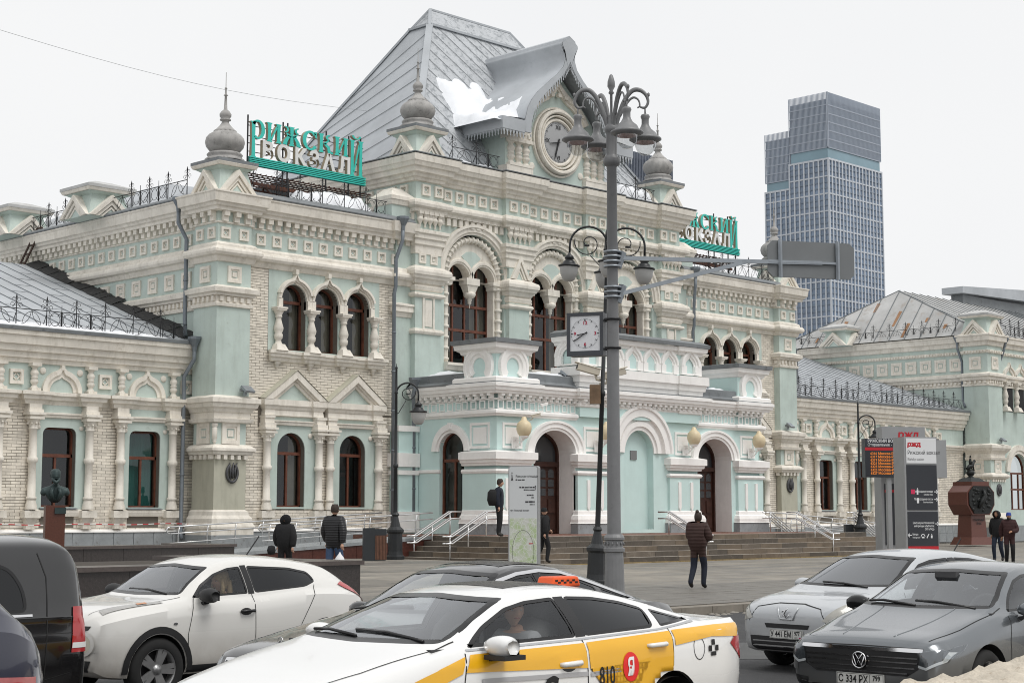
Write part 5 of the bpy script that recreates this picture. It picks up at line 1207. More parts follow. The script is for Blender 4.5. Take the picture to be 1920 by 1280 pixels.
# lane line
LINE = mat('road_line_white', (0.6,0.6,0.58), 0.7, 0.3, 3.0)
for i in range(12): g = MB(); quad(g, (-60+i*8,-40.55,RZ+0.006),(-57+i*8,-40.55,RZ+0.006),(-57+i*8,-40.42,RZ+0.006),(-60+i*8,-40.42,RZ+0.006)); o = g.build('lane_dash', LINE); tag(o, kind='structure')
for p in ((-36.2,-41.6),(-29.0,-39.0)):
	m_ = MB(); m_.lathe([(0.33,0),(0.33,0.012),(0.3,0.014),(0,0.014)], n=24); o = m_.build('manhole_cover', mat('cast_iron_cover', (0.05,0.05,0.05), 0.6, 0.2), None, (p[0],p[1],RZ)); tag(o, 'round iron manhole cover in the road near the silver car' if p[0] < -30 else 'round iron manhole cover in the road beyond the silver hatchback', 'manhole')
# slush along the kerb and grit on the road
g = MB(); rs = random.Random(11)
for i in range(420):
	x = -56+rs.random()*40; y = -34.32-abs(rs.gauss(0,0.22)); s_ = 0.02+rs.random()*0.07; z0 = RZ
	g.lathe([(s_,0),(s_*0.7,s_*0.35),(0.001,s_*0.45)], (x,y,z0), 6)
tag(g.build('slush', mat('grey_slush', (0.26,0.24,0.21), 0.8, 0.3, 6.0)), 'grey slush crumbs along the foot of the kerb', 'slush', kind='stuff')
for (x, y, w_, h_) in ((-33,-38.6,3.2,1.1),(-26,-36.6,4.5,0.8),(-38.5,-40.2,2.0,1.4)):
	g = MB(); n_ = 22; rs = random.Random(int(-x)); g.add([(x+w_*math.cos(2*PI*i/n_)*(0.8+0.3*rs.random()), y+h_*math.sin(2*PI*i/n_)*(0.8+0.3*rs.random()), RZ+0.004) for i in range(n_)], [list(range(n_))], False); tag(g.build('road_patch', mat('tar_patch', (0.03,0.03,0.031), 0.45, 0.3, 1.5, spec=0.5)), kind='structure')
# entrance steps: wrap round the left side and the front
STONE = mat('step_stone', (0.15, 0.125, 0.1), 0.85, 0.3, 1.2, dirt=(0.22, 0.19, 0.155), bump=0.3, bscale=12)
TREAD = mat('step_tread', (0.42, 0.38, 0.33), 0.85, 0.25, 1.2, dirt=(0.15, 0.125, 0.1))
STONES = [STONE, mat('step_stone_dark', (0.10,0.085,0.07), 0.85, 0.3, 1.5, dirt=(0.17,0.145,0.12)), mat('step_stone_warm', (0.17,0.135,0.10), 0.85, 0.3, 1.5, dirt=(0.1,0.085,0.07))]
stp = empty('steps', (0,0,0)); tag(stp, kind='structure')
LX, RX, FY = -12.8, 9.7, -11.0
g = MB(); g.box(LX, RX, FY, -0.3, -0.4, 0.82); g.build('landing', mat('landing_tile', (0.20,0.10,0.075), 0.7, 0.25, 1.0, dirt=(0.16,0.14,0.12)), stp)
rise = 0.205; go = 0.4
for s_ in range(5):
	z1 = 0.83-rise*s_; z0 = z1-rise-0.02; d = go*s_
	# front run split into stones
	x = LX-d; rr = random.Random(s_)
	xr = RX+d*0.9
	while x < xr-0.3:
		L_ = min(1.2+rr.random()*1.1, xr-x)
		if xr-x-L_ < 0.5: L_ = xr-x
		g = MB(); y = FY-d; q = rr.random()*0.012
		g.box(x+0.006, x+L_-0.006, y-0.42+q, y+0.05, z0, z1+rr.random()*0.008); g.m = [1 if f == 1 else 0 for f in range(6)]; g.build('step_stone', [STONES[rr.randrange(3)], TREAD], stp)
		x += L_
	y = FY-d
	while y < -5.7:
		L_ = min(1.2+rr.random()*1.0, -5.6-y)
		if -5.6-y-L_ < 0.4: L_ = -5.6-y
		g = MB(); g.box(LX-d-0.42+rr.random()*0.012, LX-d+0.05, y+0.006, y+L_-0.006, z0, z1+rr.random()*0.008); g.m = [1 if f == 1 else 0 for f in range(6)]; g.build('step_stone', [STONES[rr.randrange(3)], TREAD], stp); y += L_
g = MB(); g.box(LX-2.1, RX+2.2, FY-2.14, FY-2.0, -0.3, -0.16); g.build('yellow_edge', mat('worn_yellow', (0.30,0.22,0.10), 0.9, 0.4, 4.0, dirt=(0.1,0.09,0.08)), stp)
# ramp on the left with red granite wall
REDG = mat('red_granite', (0.09, 0.03, 0.022), 0.35, 0.35, 8.0, spec=0.5)
rp = empty('ramp'); tag(rp, kind='structure')
g = MB(); g.prism([(-24.5,-0.1),(LX+0.2,-0.1),(LX+0.2,0.76),(-24.5,0.15)], -5.6, -2.2); g.build('ramp_slab', PLINTH, rp)
for i in range(9):
	x0 = -22.5+i*1.08; x1 = x0+1.07; f = lambda x: 0.15+(x+24.5)/(LX+0.2+24.5)*0.61
	g = MB(); g.prism([(x0+0.005,-0.1),(x1,-0.1),(x1,f(x1)),(x0+0.005,f(x0))], -5.66-RND.random()*0.008, -5.59); g.build('granite_panel', REDG, rp)
g = MB(); g.prism([(-24.5,0.1),(LX+0.2,0.72),(LX+0.2,0.84),(-24.5,0.22)], -5.72, -5.5); g.build('ramp_kerb', PLINTH, rp)
# granite planters on the left
GRAN = mat('dark_granite', (0.045, 0.038, 0.036), 0.25, 0.35, 14.0, dirt=(0.10,0.085,0.08), spec=0.6)
GRANT = mat('dark_granite_top', (0.085, 0.068, 0.062), 0.3, 0.3, 14.0, dirt=(0.12,0.10,0.09), spec=0.6)
def planter(x0, x1, y0, y1, h, label):
	t = empty('granite_planter', (x1, y0, plaza_z(x1, y0)-0.01), 0, label, 'planter')
	L_ = x1-x0; n = int(L_/1.25); p = L_/n
	for i in range(n):
		g = MB(); g.box(-L_+i*p+0.004, -L_+(i+1)*p-0.004, 0, 0.1, 0, h-0.08); g.build('facing_slab', GRAN, t, (0, RND.random()*0.006, 0))
	g = MB(); g.box(-0.1, 0, 0.1, y1-y0, 0, h-0.08); g.build('end_slab', GRAN, t)
	g = MB(); g.box(-L_, 0.05, -0.06, 0.8, h-0.08, h); g.box(-0.75, 0.05, 0.8, y1-y0, h-0.08, h); g.build('coping', GRANT, t)
	g = MB(); g.box(-L_, -0.7, 0.5, y1-y0, 0.2, h-0.1); g.build('soil', mat('soil', (0.06,0.05,0.04), 0.95, 0.4, 4.0), t)
	return t
planter(-62, -37.35, -29.8, -23.7, 0.93, 'long polished dark granite planter behind the white crossover')
planter(-62, -28.6, -13.6, -10.8, 0.8, 'farther dark granite planter below the left wing windows')
# ================= towers in the distance
TG = mat('tower_glass_hazed', (0.20, 0.275, 0.385), 0.08, 0.5, 0.05, spec=0.8); TF = mat('tower_frame', (0.58, 0.61, 0.65), 0.6, 0.05); TC = mat('tower_crown_glass', (0.42, 0.49, 0.58), 0.15, 0.2, 0.03, spec=0.8); TB = mat('tower_teal_band', (0.24, 0.36, 0.42), 0.15, 0.15, 0.05); TD = mat('tower_spandrel_hazed', (0.19,0.24,0.31), 0.3, 0.2, 0.1)  # glass and spandrel colours lightened in place of distance haze
def tower(name, label, x0, y0, wx, wy, ztop, zcrown, zband, bay, fl, z0=40):
	t = empty(name, (x0, y0, 0), 0, label, 'tower')
	g = MB(); g.box(0.3, wx-0.3, 0.3, wy-0.3, 0, zband); g.build('curtain_wall', TG, t)
	g = MB(); g.box(0.6, wx-0.6, 0.6, wy-0.6, zband, zcrown); g.build('glass_band', TB, t)
	g = MB(); g.box(0.5, wx-0.5, 0.5, wy-0.5, zcrown, ztop-3); g.build('crown', TC, t)
	nx, ny = max(2, round(wx/bay)), max(2, round(wy/bay))
	g = MB()
	for i in range(nx+1): x = wx*i/nx; g.box(x-0.3, x+0.3, -0.2, 0.4, z0-30, zband)
	for i in range(ny+1): y = wy*i/ny; g.box(-0.2, 0.4, y-0.3, y+0.3, z0-30, zband)
	g.build('mullions', TF, t)['kind'] = 'stuff'
	z = z0-30; k = 0; g = MB(); g2 = MB()
	while z < zband:
		(g if k % 3 == 0 else g2).box(0.0, wx, 0.0, 0.35, z-0.3, z+0.3); (g if k % 3 == 0 else g2).box(0.0, 0.35, 0, wy, z-0.3, z+0.3); z += fl; k += 1
	g.box(-0.15, wx+0.1, -0.15, 0.35, zband-0.8, zband); g.box(-0.15, 0.35, -0.15, wy, zband-0.8, zband)
	g.build('floor_bands', TF, t)['kind'] = 'stuff'; g2.build('spandrels', TD, t)['kind'] = 'stuff'
	g = MB()
	for i in range(nx*4+1): x = wx*i/(nx*4); g.box(x-0.1, x+0.1, 0.15, 0.5, zcrown, ztop)
	for i in range(ny*4+1): y = wy*i/(ny*4); g.box(0.15, 0.5, y-0.12, y+0.12, zcrown, ztop)
	z = zcrown
	while z < ztop-3: g.box(0.2, wx, 0.2, 0.48, z-0.3, z+0.1); g.box(0.2, 0.48, 0.2, wy, z-0.3, z+0.1); z += 3.7
	g.build('crown_fins', mat('tower_fin', (0.40,0.44,0.50), 0.5, 0.05), t)['kind'] = 'stuff'
	return t
cx_, cy_ = CAM.x+2.2, CAM.y-2.2
tower('office_tower', 'tall grey glass office tower standing beyond the right pavilion', cx_+2*290.4, cy_+2*193.2, 42, 20, 181.5, 157.5, 152.8, 2.55, 2.5)
tower('office_tower_annex', 'lower slab joined to the back left of the tall glass tower', cx_+2*290.4+1, cy_+2*193.2+20.1, 34, 13.5, 168, 146.5, 142.5, 2.55, 2.5)
t2 = empty('distant_tower', (cx_+330, cy_+296, 0), 0, 'dark glass tower top peeping out between the clock gable and right onion turret', 'tower')
g = MB(); g.box(0, 33, 0, 30, 0, 101.8); g.build('curtain_wall', TC, t2)
g = MB()
for i in range(49): g.box(i*0.68-0.12, i*0.68+0.12, -0.4, 0.1, 60, 103.5)
for i in range(6): g.box(0, 33, -0.2, 0.05, 72+i*4.6, 73.4+i*4.6)
g.build('fins', mat('tower_fin_dark', (0.16,0.18,0.22), 0.5, 0.05), t2)['kind'] = 'stuff'

# ================= lamp posts
BLK = mat('black_lamp_paint', (0.018, 0.02, 0.022), 0.4, 0.15, 5.0, spec=0.45)
GREYP = mat('grey_lamp_paint', (0.19, 0.192, 0.196), 0.42, 0.12, 3.0, dirt=(0.15,0.152,0.155), spec=0.5)
FROST = mat('frosted_lantern_glass', (0.42, 0.42, 0.41), 0.35, 0.06)
BOWL = glass('clear_bowl', (0.86, 0.87, 0.87), 0.16, 0.02)
def spline(pts, k=4):
	P = [Vector(p) for p in pts]; out = []
	for i in range(len(P)-1):
		a, b, c, d = P[max(0,i-1)], P[i], P[i+1], P[min(len(P)-1,i+2)]
		for j in range(k): t = j/k; out.append(tuple(0.5*((2*b)+(c-a)*t+(2*a-5*b+4*c-d)*t*t+(3*b-a-3*c+d)*t**3)))
	return out+[tuple(P[-1])]
def lantern(mb, mg, p, k=1.0):
	x, y, z = p
	mb.lathe([(0.03*k,0),(0.05*k,-0.06*k),(0.13*k,-0.12*k),(0.15*k,-0.2*k),(0.1*k,-0.22*k),(0.19*k,-0.3*k),(0.2*k,-0.36*k),(0.34*k,-0.4*k),(0.34*k,-0.44*k),(0.28*k,-0.46*k)], (x,y,z), 14)
	mg.lathe([(0.29*k,-0.46*k),(0.27*k,-0.66*k),(0.19*k,-0.84*k),(0.12*k,-0.9*k),(0,-0.91*k)], (x,y,z), 14)
def black_base(g, k=1.0):
	g.lathe([(0.36*k,0),(0.36*k,0.12*k),(0.3*k,0.16*k),(0.28*k,0.3*k),(0.27*k,0.95*k),(0.33*k,1.02*k),(0.33*k,1.1*k),(0.2*k,1.22*k),(0.13*k,1.5*k),(0.11*k,1.6*k),(0.15*k,1.66*k),(0.1*k,1.75*k)], (0,0,0), 12, smooth=False)
def scroll_arm(g, q, z, R, k=1.0):
	"""swan-neck from the post out to the lantern with an inner spiral; q = +-1"""
	pts = [(q*0.04,0,z)]+[(q*(R-R*math.cos(a)), 0, z+R*math.sin(a)) for a in [i*PI/14 for i in range(15)]]
	pts += [(q*2*R, 0, z-0.25*k)]
	g.tube(pts, [0.04*k]+[0.035*k]*(len(pts)-1), 7)
	sp = [(q*(1.02*R+0.75*R*(1-t/26)*math.cos(0.3-t*0.36)), 0, z+0.1*R+0.75*R*(1-t/26)*math.sin(0.3-t*0.36)) for t in range(22)]
	g.tube(sp, 0.018*k, 5); e = sp[-1]; g.lathe([(0,-0.02),(0.09*k,-0.02),(0.09*k,0.02),(0,0.02)], (e[0],e[1],e[2]), 10)
	g.tube([(q*0.04,0,z-0.75*k),(q*0.25*R,0,z-0.7*k),(q*0.9*R,0,z-0.55*R)], 0.016*k, 5)
	return (q*2*R, 0, z-0.25*k)
def black_lamp(loc, rz, H, arms, label, tilt=0.0, k=1.0, R=0.42):
	t = empty('street_lamp', loc, rz, label, 'lamp', 'black scrolled street lamps'); t.rotation_euler = (0, 0, rz)
	if tilt: t.rotation_euler = (Matrix.Rotation(tilt, 3, Vector((math.cos(AZ), math.sin(AZ), 0))) @ Matrix.Rotation(rz, 3, 'Z')).to_euler()
	g = MB(); black_base(g, k); g.build('base', BLK, t)
	zc = H-1.15*k
	g = MB(); g.lathe([(0.085*k,1.7*k),(0.07*k,zc*0.55),(0.1*k,zc*0.55+0.03),(0.1*k,zc*0.55+0.12),(0.065*k,zc*0.55+0.16),(0.05*k,zc),(0.08*k,zc+0.04),(0.05*k,zc+0.1),(0.04*k,H-0.2*k),(0.06*k,H-0.16*k),(0.02*k,H-0.1*k),(0.008*k,H)], n=10); g.build('pole', BLK, t)
	for q in arms:
		g = MB(); gg = MB()
		a = MB(); e = scroll_arm(a, 1, zc, R, k); ao = a.build('arm', BLK, t); ao.rotation_euler = (0,0,q)
		lantern(g, gg, e, k); lo = g.build('lantern', BLK, ao); gg.build('lantern_glass', FROST, lo)
	return t
RIGHTV = Vector((math.sin(AZ), -math.cos(AZ), 0)); RZV = math.atan2(RIGHTV.y, RIGHTV.x)
black_lamp((-17.2,-8.0,0), RZV, 7.35, (0.0,), 'black single-arm street lamp beside the litter bin left of the porch')
black_lamp((12.5,-9.3,0), RZV, 7.35, (0.0,), 'black single-arm street lamp standing behind the departure board', k=1.0)
black_lamp((-25.95,-25.8,-0.15), RZV, 9.92, (0.0, PI, PI/2, -PI/2), 'leaning black street lamp with scrolled arms behind the tall grey lamppost', tilt=math.radians(2.3), k=0.86, R=0.5)
# grey branched lamppost
LP = empty('grey_lamppost', (-33.5,-33.0,-0.15), 0, 'tall grey lamppost with four branching bowl lights in the middle of the picture', 'lamppost'); LP.scale = (0.88,0.88,1.062)
g = MB(); g.lathe([(0.32,0),(0.32,0.15),(0.25,0.22),(0.23,0.3),(0.21,0.9),(0.2,1.0),(0.24,1.02),(0.24,1.08),(0.2,1.1),(0.2,1.22),(0.235,1.24),(0.235,1.28),(0.19,1.34)], n=16, smooth=False); g.build('base', GREYP, LP)
g = MB()
for i in range(12): a = 2*PI*i/12; g.lathe([(0.0,0),(0.02,0.02),(0.02,0.05),(0,0.07)], (0.215*math.cos(a),0.215*math.sin(a),1.13), 6)
g.build('base_ornament', GREYP, LP)
g = MB(); g.lathe([(0.155,1.3),(0.14,4.5),(0.112,8.3),(0.13,8.32),(0.18,8.35),(0.2,8.4),(0.2,8.46),(0.16,8.5),(0.125,8.55),(0.125,8.95),(0.14,8.98),(0.17,9.02),(0.15,9.1),(0.1,9.15),(0.1,9.3)], n=18); g.build('pole', GREYP, LP)
g = MB(); g.lathe([(0.03,9.2),(0.03,9.72),(0.07,9.75),(0.04,9.8),(0.09,9.88),(0.085,9.98),(0.04,10.1),(0,10.13)], n=12); g.build('finial', GREYP, LP)
for k_, ph in enumerate((2, 67, 180, 247)):
	a = RZV-math.radians(ph)
	b = MB(); pts = [(0.08,0,9.05),(0.16,0,9.35),(0.3,0,9.75),(0.48,0,10.0),(0.66,0,10.02),(0.8,0,9.9),(0.85,0,9.72),(0.78,0,9.58),(0.67,0,9.6),(0.65,0,9.68)]
	pts = [(x, y, 9.05+(z-9.05)*0.78) for x, y, z in pts]
	pts = spline(pts); b.tube(pts, [0.055-0.042*(i/len(pts))**1.5 for i in range(len(pts))], 8); pts = spline([(0.2,0,9.3),(0.36,0,9.55),(0.5,0,9.66),(0.62,0,9.62),(0.66,0,9.5),(0.6,0,9.46)]); b.tube(pts, [0.03-0.016*i/len(pts) for i in range(len(pts))], 6)
	b.lathe([(0,0.05),(0.035,0.02),(0.035,-0.02),(0,-0.05)], (0.86,0,9.05+0.85*0.78), 6); b.tube([(0.78,0,9.46),(0.78,0,9.3)], 0.02, 6)
	br = b.build('branch', GREYP, LP); br.rotation_euler = (0,0,a)
	h = MB(); h.lathe([(0.03,0.06),(0.09,0.04),(0.11,0.0),(0.085,-0.05),(0.085,-0.14),(0.1,-0.18),(0.14,-0.24),(0.24,-0.31),(0.28,-0.38),(0.37,-0.42),(0.375,-0.45),(0.27,-0.5),(0.25,-0.5),(0.25,-0.44),(0,-0.42)], (0.78,0,9.28), 20); hd = h.build('lamp_head', GREYP, br)
	bw_ = MB(); bw_.lathe([(0.25,-0.5),(0.235,-0.58),(0.19,-0.67),(0.11,-0.735),(0,-0.755)], (0.78,0,9.28), 20); bw_.build('lamp_bowl', BOWL, hd)
# sign seen from behind on a bracket fixed to the lamppost
GALV = mat('galvanised_steel', (0.33,0.36,0.39), 0.45, 0.15, 4.0, metal=0.6); SBACK = mat('sign_back_grey', (0.19,0.20,0.205), 0.55, 0.08)
sg = empty('direction_sign', (-33.5,-33.0,5.96), 0, 'back of a grey road sign held out on a galvanised bracket from the lamppost', 'sign')
ad = Vector((0.86, -0.51, 0)).normalized()
def sp_(d, z, o=0.0): v = ad*d; return (v.x-ad.y*o*-1*0+o*ad.y, v.y-o*ad.x, z)
g = MB(); g.bar(sp_(0.15,0.85), sp_(4.6,0.92), 0.08); g.bar(sp_(0.15,0.12), sp_(2.9,0.88), 0.08); g.build('bracket', GALV, sg)
g = MB()
for z in (0.0,0.1,0.2,0.62,0.72,0.82,0.92): g.lathe([(0.17,-0.02),(0.18,-0.02),(0.18,0.02),(0.17,0.02)], (0,0,z+0.05), 14)
g.bar(sp_(0.1,-0.05), sp_(0.22,0.3), 0.12); g.bar(sp_(0.1,0.65), sp_(0.22,0.98), 0.12); g.build('clamp', GALV, sg)
a_, b_ = 3.4, 5.35; zc0, zc1 = 0.6, 1.36
g = MB(); v = [sp_(a_+0.1,zc0),sp_(b_-0.1,zc0),sp_(b_,zc0+0.1),sp_(b_,zc1-0.1),sp_(b_-0.1,zc1),sp_(a_+0.1,zc1),sp_(a_,zc1-0.1),sp_(a_,zc0+0.1)]
off = Vector((-ad.y, ad.x, 0))*0.05
v2 = [tuple(Vector(p)+off) for p in v]; g.add(v+v2, [list(range(8)), list(range(15,7,-1))]+[(i,8+i,8+(i+1)%8,(i+1)%8) for i in range(8)], False); g.build('panel', SBACK, sg)
g = MB()
for d in (a_+0.25, b_-0.4): g.bar(sp_(d,zc0-0.02,0.05), sp_(d,zc1+0.02,0.05), 0.06)
g.bar(sp_(a_,0.92,0.02), sp_(b_-0.4,0.92,0.02), 0.05); g.build('rail', GALV, sg)
# square clock on the lamppost
ck = empty('street_clock', (-33.5,-33.0,5.28), RZV, 'square white street clock in a grey box on the lamppost', 'clock')
ck.rotation_euler = (0,0,RZV-math.radians(20))
CG = mat('clock_box_grey', (0.20,0.21,0.22), 0.5, 0.08); CWH = mat('clock_white', (0.74,0.75,0.77), 0.4, 0.02); CRED = mat('clock_red', (0.45,0.01,0.05), 0.5, 0.0)
g = MB(); g.box(-0.95,-0.2,-0.02,0.38,-0.43,0.43); g.build('case', CG, ck)
g = MB()
for x0,x1,z0,z1 in ((-0.96,-0.19,0.37,0.44),(-0.96,-0.19,-0.44,-0.34),(-0.96,-0.89,-0.34,0.37),(-0.26,-0.19,-0.34,0.37)): g.box(x0,x1,-0.05,-0.015,z0,z1)
g.build('bezel', mat('clock_bezel', (0.06,0.065,0.075), 0.4, 0.1), ck)
g = MB(); g.box(-0.89,-0.26,-0.03,-0.021,-0.34,0.37); cf = g.build('dial', CWH, ck)
hub = empty('dial_centre', (-0.575,0,0.015)); hub.parent = ck; bpy.data.objects.remove(hub)
def dial2():
	g = MB(); C = Vector((-0.575,-0.036,0.015))
	for i in range(60):
		if i % 15 == 0: pass
		a = PI/2-2*PI*i/60; d = Vector((math.cos(a),0,math.sin(a))); L_, w_ = (0.045,0.02) if i % 5 == 0 else (0.008,0.008)
		g.bar(C+d*(0.295-L_), C+d*0.295, w_, 0.008)
	g.build('minute_ticks', DK, cf)
	for i, tx in ((0,'12'),(3,'3'),(6,'6'),(9,'9')):
		a = PI/2-2*PI*i/12; vs, fs = text_mesh(tx, 0.1, 0.004, 'CENTER', 2, 0.002); g = MB(); g.add([(v[0]+C.x+0.215*math.cos(a), C.y+v[1], C.z+0.215*math.sin(a)+v[2]-0.035) for v in vs], fs, False); g.build('numeral', CRED, cf)
	for ang, L_, w_ in ((8.66/12,0.17,0.035),(39.5/60,0.27,0.028)):
		a = PI/2-2*PI*ang; d = Vector((math.cos(a),0,math.sin(a))); g = MB(); g.bar(C-d*0.05+Vector((0,-0.01,0)), C+d*L_+Vector((0,-0.01,0)), w_, 0.008); g.build('hand', DK, cf)
dial2()
g = MB()
for z in (-0.3,0.28): g.bar((-0.2,0.18,z),(-0.05,0.1,z),0.05); g.lathe([(0.16,-0.02),(0.17,-0.02),(0.17,0.02),(0.16,0.02)], (0,0,z), 14)
g.build('bracket', IRON, ck)
# CCTV camera and junction box on the leaning lamp
CAMW = mat('camera_beige', (0.55,0.50,0.41), 0.5, 0.06)
def cctv(loc, rz, label, k=1.0, m=None, pitch=-0.25):
	t = empty('security_camera', loc, rz, label, 'camera'); g = MB(); g.box(-0.1*k,0.1*k,-0.5*k,0.15*k,-0.08*k,0.1*k); g.prism([(-0.12*k,0.1*k),(0.12*k,0.1*k),(0,0.14*k)], -0.58*k, 0.18*k)
	o = g.build('housing', m or CAMW, t); o.rotation_euler = (pitch,0,0)
	g = MB(); g.tube([(0,0.05*k,-0.08*k),(0,0.08*k,-0.22*k),(0,0.3*k,-0.25*k)], 0.04*k, 8); g.build('mount', m or CAMW, t)
	g = MB(); g.box(-0.07*k,0.07*k,-0.505*k,-0.49*k,-0.06*k,0.06*k); l = g.build('lens', DK, o)
	return t
lampxy = Vector((-25.95,-25.8,0))
cctv(tuple(lampxy+RIGHTV*-0.02+Vector((0,0,5.42))), RZV-PI/2+0.25, 'beige security camera on the leaning black lamp pointing left', 0.95)
cctv(tuple(lampxy+RIGHTV*0.42+Vector((0.3,0.3,5.35))), RZV+PI/2, 'beige security camera sticking out to the right behind the lamppost', 0.9)
g = MB(); g.box(-0.14,0.14,-0.1,0.1,0,0.5); jb = g.build('junction_box', mat('rusty_box', (0.20,0.13,0.08), 0.8, 0.4, 4.0), None, tuple(lampxy+RIGHTV*-0.0+Vector((-0.12,-0.12,4.55))), RZV); tag(jb, 'rusty metal junction box strapped to the leaning lamp below its cameras', 'box')
# wall lamps with ochre globes on the porch
OCH = mat('ochre_globe', (0.68, 0.57, 0.38), 0.4, 0.15, 2.0)
for i, (x, y, lb) in enumerate(((-8.3,PF-0.1,'ochre globe wall lamp on the left corner pier of the porch'),(-3.0,PF-0.1,'ochre globe wall lamp half hidden behind the grey lamppost'),(3.3,PF-0.1,'ochre globe wall lamp between the blind arch and right door'),(8.5,PF-0.1,'ochre globe wall lamp on the right corner pier of the porch'))):
	t = empty('wall_lamp', (x, y, 4.7), 0, lb, 'lamp', 'porch wall lamps')
	g = MB(); g.box(-0.2,0.2,-0.06,0,-0.25,0.25); g.tube([(0,-0.05,0.1),(0,-0.5,0.12),(0,-0.55,0.18)], 0.04, 6); g.tube([(0,-0.05,-0.18),(0,-0.25,-0.1),(0,-0.45,0.1)], 0.03, 6); g.lathe([(0.1,0.16),(0.2,0.24),(0.2,0.28)], (0,-0.55,0), 12); g.build('bracket', PWHITE, t)
	g = MB(); g.lathe([(0.2,0.28),(0.28,0.4),(0.33,0.56),(0.32,0.72),(0.27,0.84),(0.2,0.9),(0.14,0.95),(0.1,1.06),(0.06,1.1),(0,1.11)], (0,-0.55,0), 18); g.build('globe', OCH, t)
cctv((-7.6,PF-0.55,5.85), 0.9, 'small beige camera above the left porch wall lamp', 0.6)
cctv((-7.0,PF-0.5,6.35), 1.2, 'small white dome camera under the porch cornice', 0.5, PWHITE)
# floodlights
def flood(loc, rz, label):
	t = empty('floodlight', loc, rz, label, 'floodlight'); g = MB(); g.box(-0.28,0.28,-0.25,0.1,0.1,0.2); h = g.build('head', GALV, t); h.rotation_euler = (0.7,0,0)
	g = MB(); g.box(-0.24,0.24,-0.1,0.08,-0.02,0.1); g.build('lamp_body', LEAD, t); g = MB(); g.bar((0,0,-0.18),(0,0,0.02),0.1); g.build('stand', GALV, t)
flood((-18.75,-0.55,6.62), 0.2, 'floodlight resting on the moulding of the left corner pilaster')
flood((18.9,-0.6,6.62), 0.2, 'floodlight resting on the moulding of the right pavilion pilaster')
flood((-4.75,PF+0.5,7.85), 0.6, 'floodlight on the porch roof left of the centre parapet')
flood((5.6,PF+0.6,7.9), 0.6, 'floodlight on the porch roof below the right triple window')
flood((EX+1.2,-0.6,6.62), 0.2, 'floodlight on the far right corner pilaster')
# railway emblem plaques on the corner pilasters
EMB = mat('emblem_dark_metal', (0.10,0.10,0.105), 0.5, 0.3, 6.0, metal=0.4)
def emblem(loc, rz, label):
	g = MB(); g.tube([(0.26*math.cos(a),-0.03,0.36*math.sin(a)) for a in [PI/2+0.5+i*(2*PI-1.0)/22 for i in range(23)]], 0.06, 6)
	for i, (x, w_) in enumerate(((-0.12,0.05),(0.0,0.06),(0.12,0.05))): g.tube([(x,-0.05,-0.28+0.04*i),(x*0.9,-0.06,0.1),(x+0.06*(i-0.3),-0.05,0.42)], [w_*0.7,w_,w_*0.4], 6)
	o = g.build('emblem', EMB, None, loc, rz); tag(o, label, 'emblem')
emblem((-19.2,-0.37,3.32), 0, 'dark metal winged emblem on the left pavilion pilaster')
emblem((19.3,-0.37,3.32), 0, 'dark metal winged emblem on the right pavilion pilaster')
emblem((EX+1.0,-0.42,3.32), 0, 'dark metal winged emblem on the far right pilaster behind two men')
# overhead wire
g = MB(); A = Vector((-75,5,26)); 
pa = CAM+Vector((math.cos(AZ+0.33), math.sin(AZ+0.33), 0.292))*60; pb = CAM+Vector((math.cos(AZ+0.09), math.sin(AZ+0.09), 0.249))*78
g.tube([tuple(pa.lerp(pb, i/12)-Vector((0,0,0.5*math.sin(PI*i/12)))) for i in range(13)], 0.008, 4); tag(g.build('overhead_wire', mat('wire_grey', (0.35,0.36,0.37), 0.7, 0)), 'thin overhead wire across the sky at upper left', 'wire')

# ================= railings of stainless steel
STEEL = mat('stainless_steel', (0.74,0.74,0.74), 0.3, 0.08, 6.0, metal=0.9)
def ramp_rail(x0, x1, y, zf, label, n, loop=True):
	t = empty('ramp_railing', (x0, y, 0), 0, label, 'railing'); L_ = x1-x0; f = lambda d: zf(x0+d)
	def rail(name, h, r=0.028):
		g = MB(); pts = [(L_*i/8, 0, f(L_*i/8)+h) for i in range(9)]; g.tube(pts, r, 6); g.build(name, STEEL, t)
	rail('handrail', 0.95); rail('lower_rail', 0.7, 0.024); rail('bottom_rail', 0.35, 0.02)
	if loop:
		g = MB(); g.tube([(-0.0-0.16*math.sin(a), 0, f(0)+0.825+0.125*math.cos(a)) for a in [PI*i/8 for i in range(9)]], 0.028, 6); g.build('end_loop', STEEL, t)
	for i in range(n):
		d = L_*(i+0.3)/n; g = MB(); g.tube([(d,0.06,f(d)-0.1),(d,0.06,f(d)+0.62),(d,0.0,f(d)+0.92)], 0.025, 6); g.build('post', STEEL, t)
rf = lambda x: 0.2+max(0,(x+24.5))/(12.0)*0.62
ramp_rail(-23.4, -13.0, -2.4, rf, 'long stainless handrail along the ramp next to the left pavilion wall', 8)
ramp_rail(-21.5, -13.0, -5.5, rf, 'stainless handrail on the outer edge of the left ramp', 7)
rf2 = lambda x: 0.82-max(0,(x-11.0))/12.0*0.7
ramp_rail(11.0, 22.5, -2.4, rf2, 'stainless ramp handrail along the wall right of the porch', 9, False)
ramp_rail(10.0, 21.0, -5.4, rf2, 'stainless handrail on the outer edge of the right ramp', 8, False)
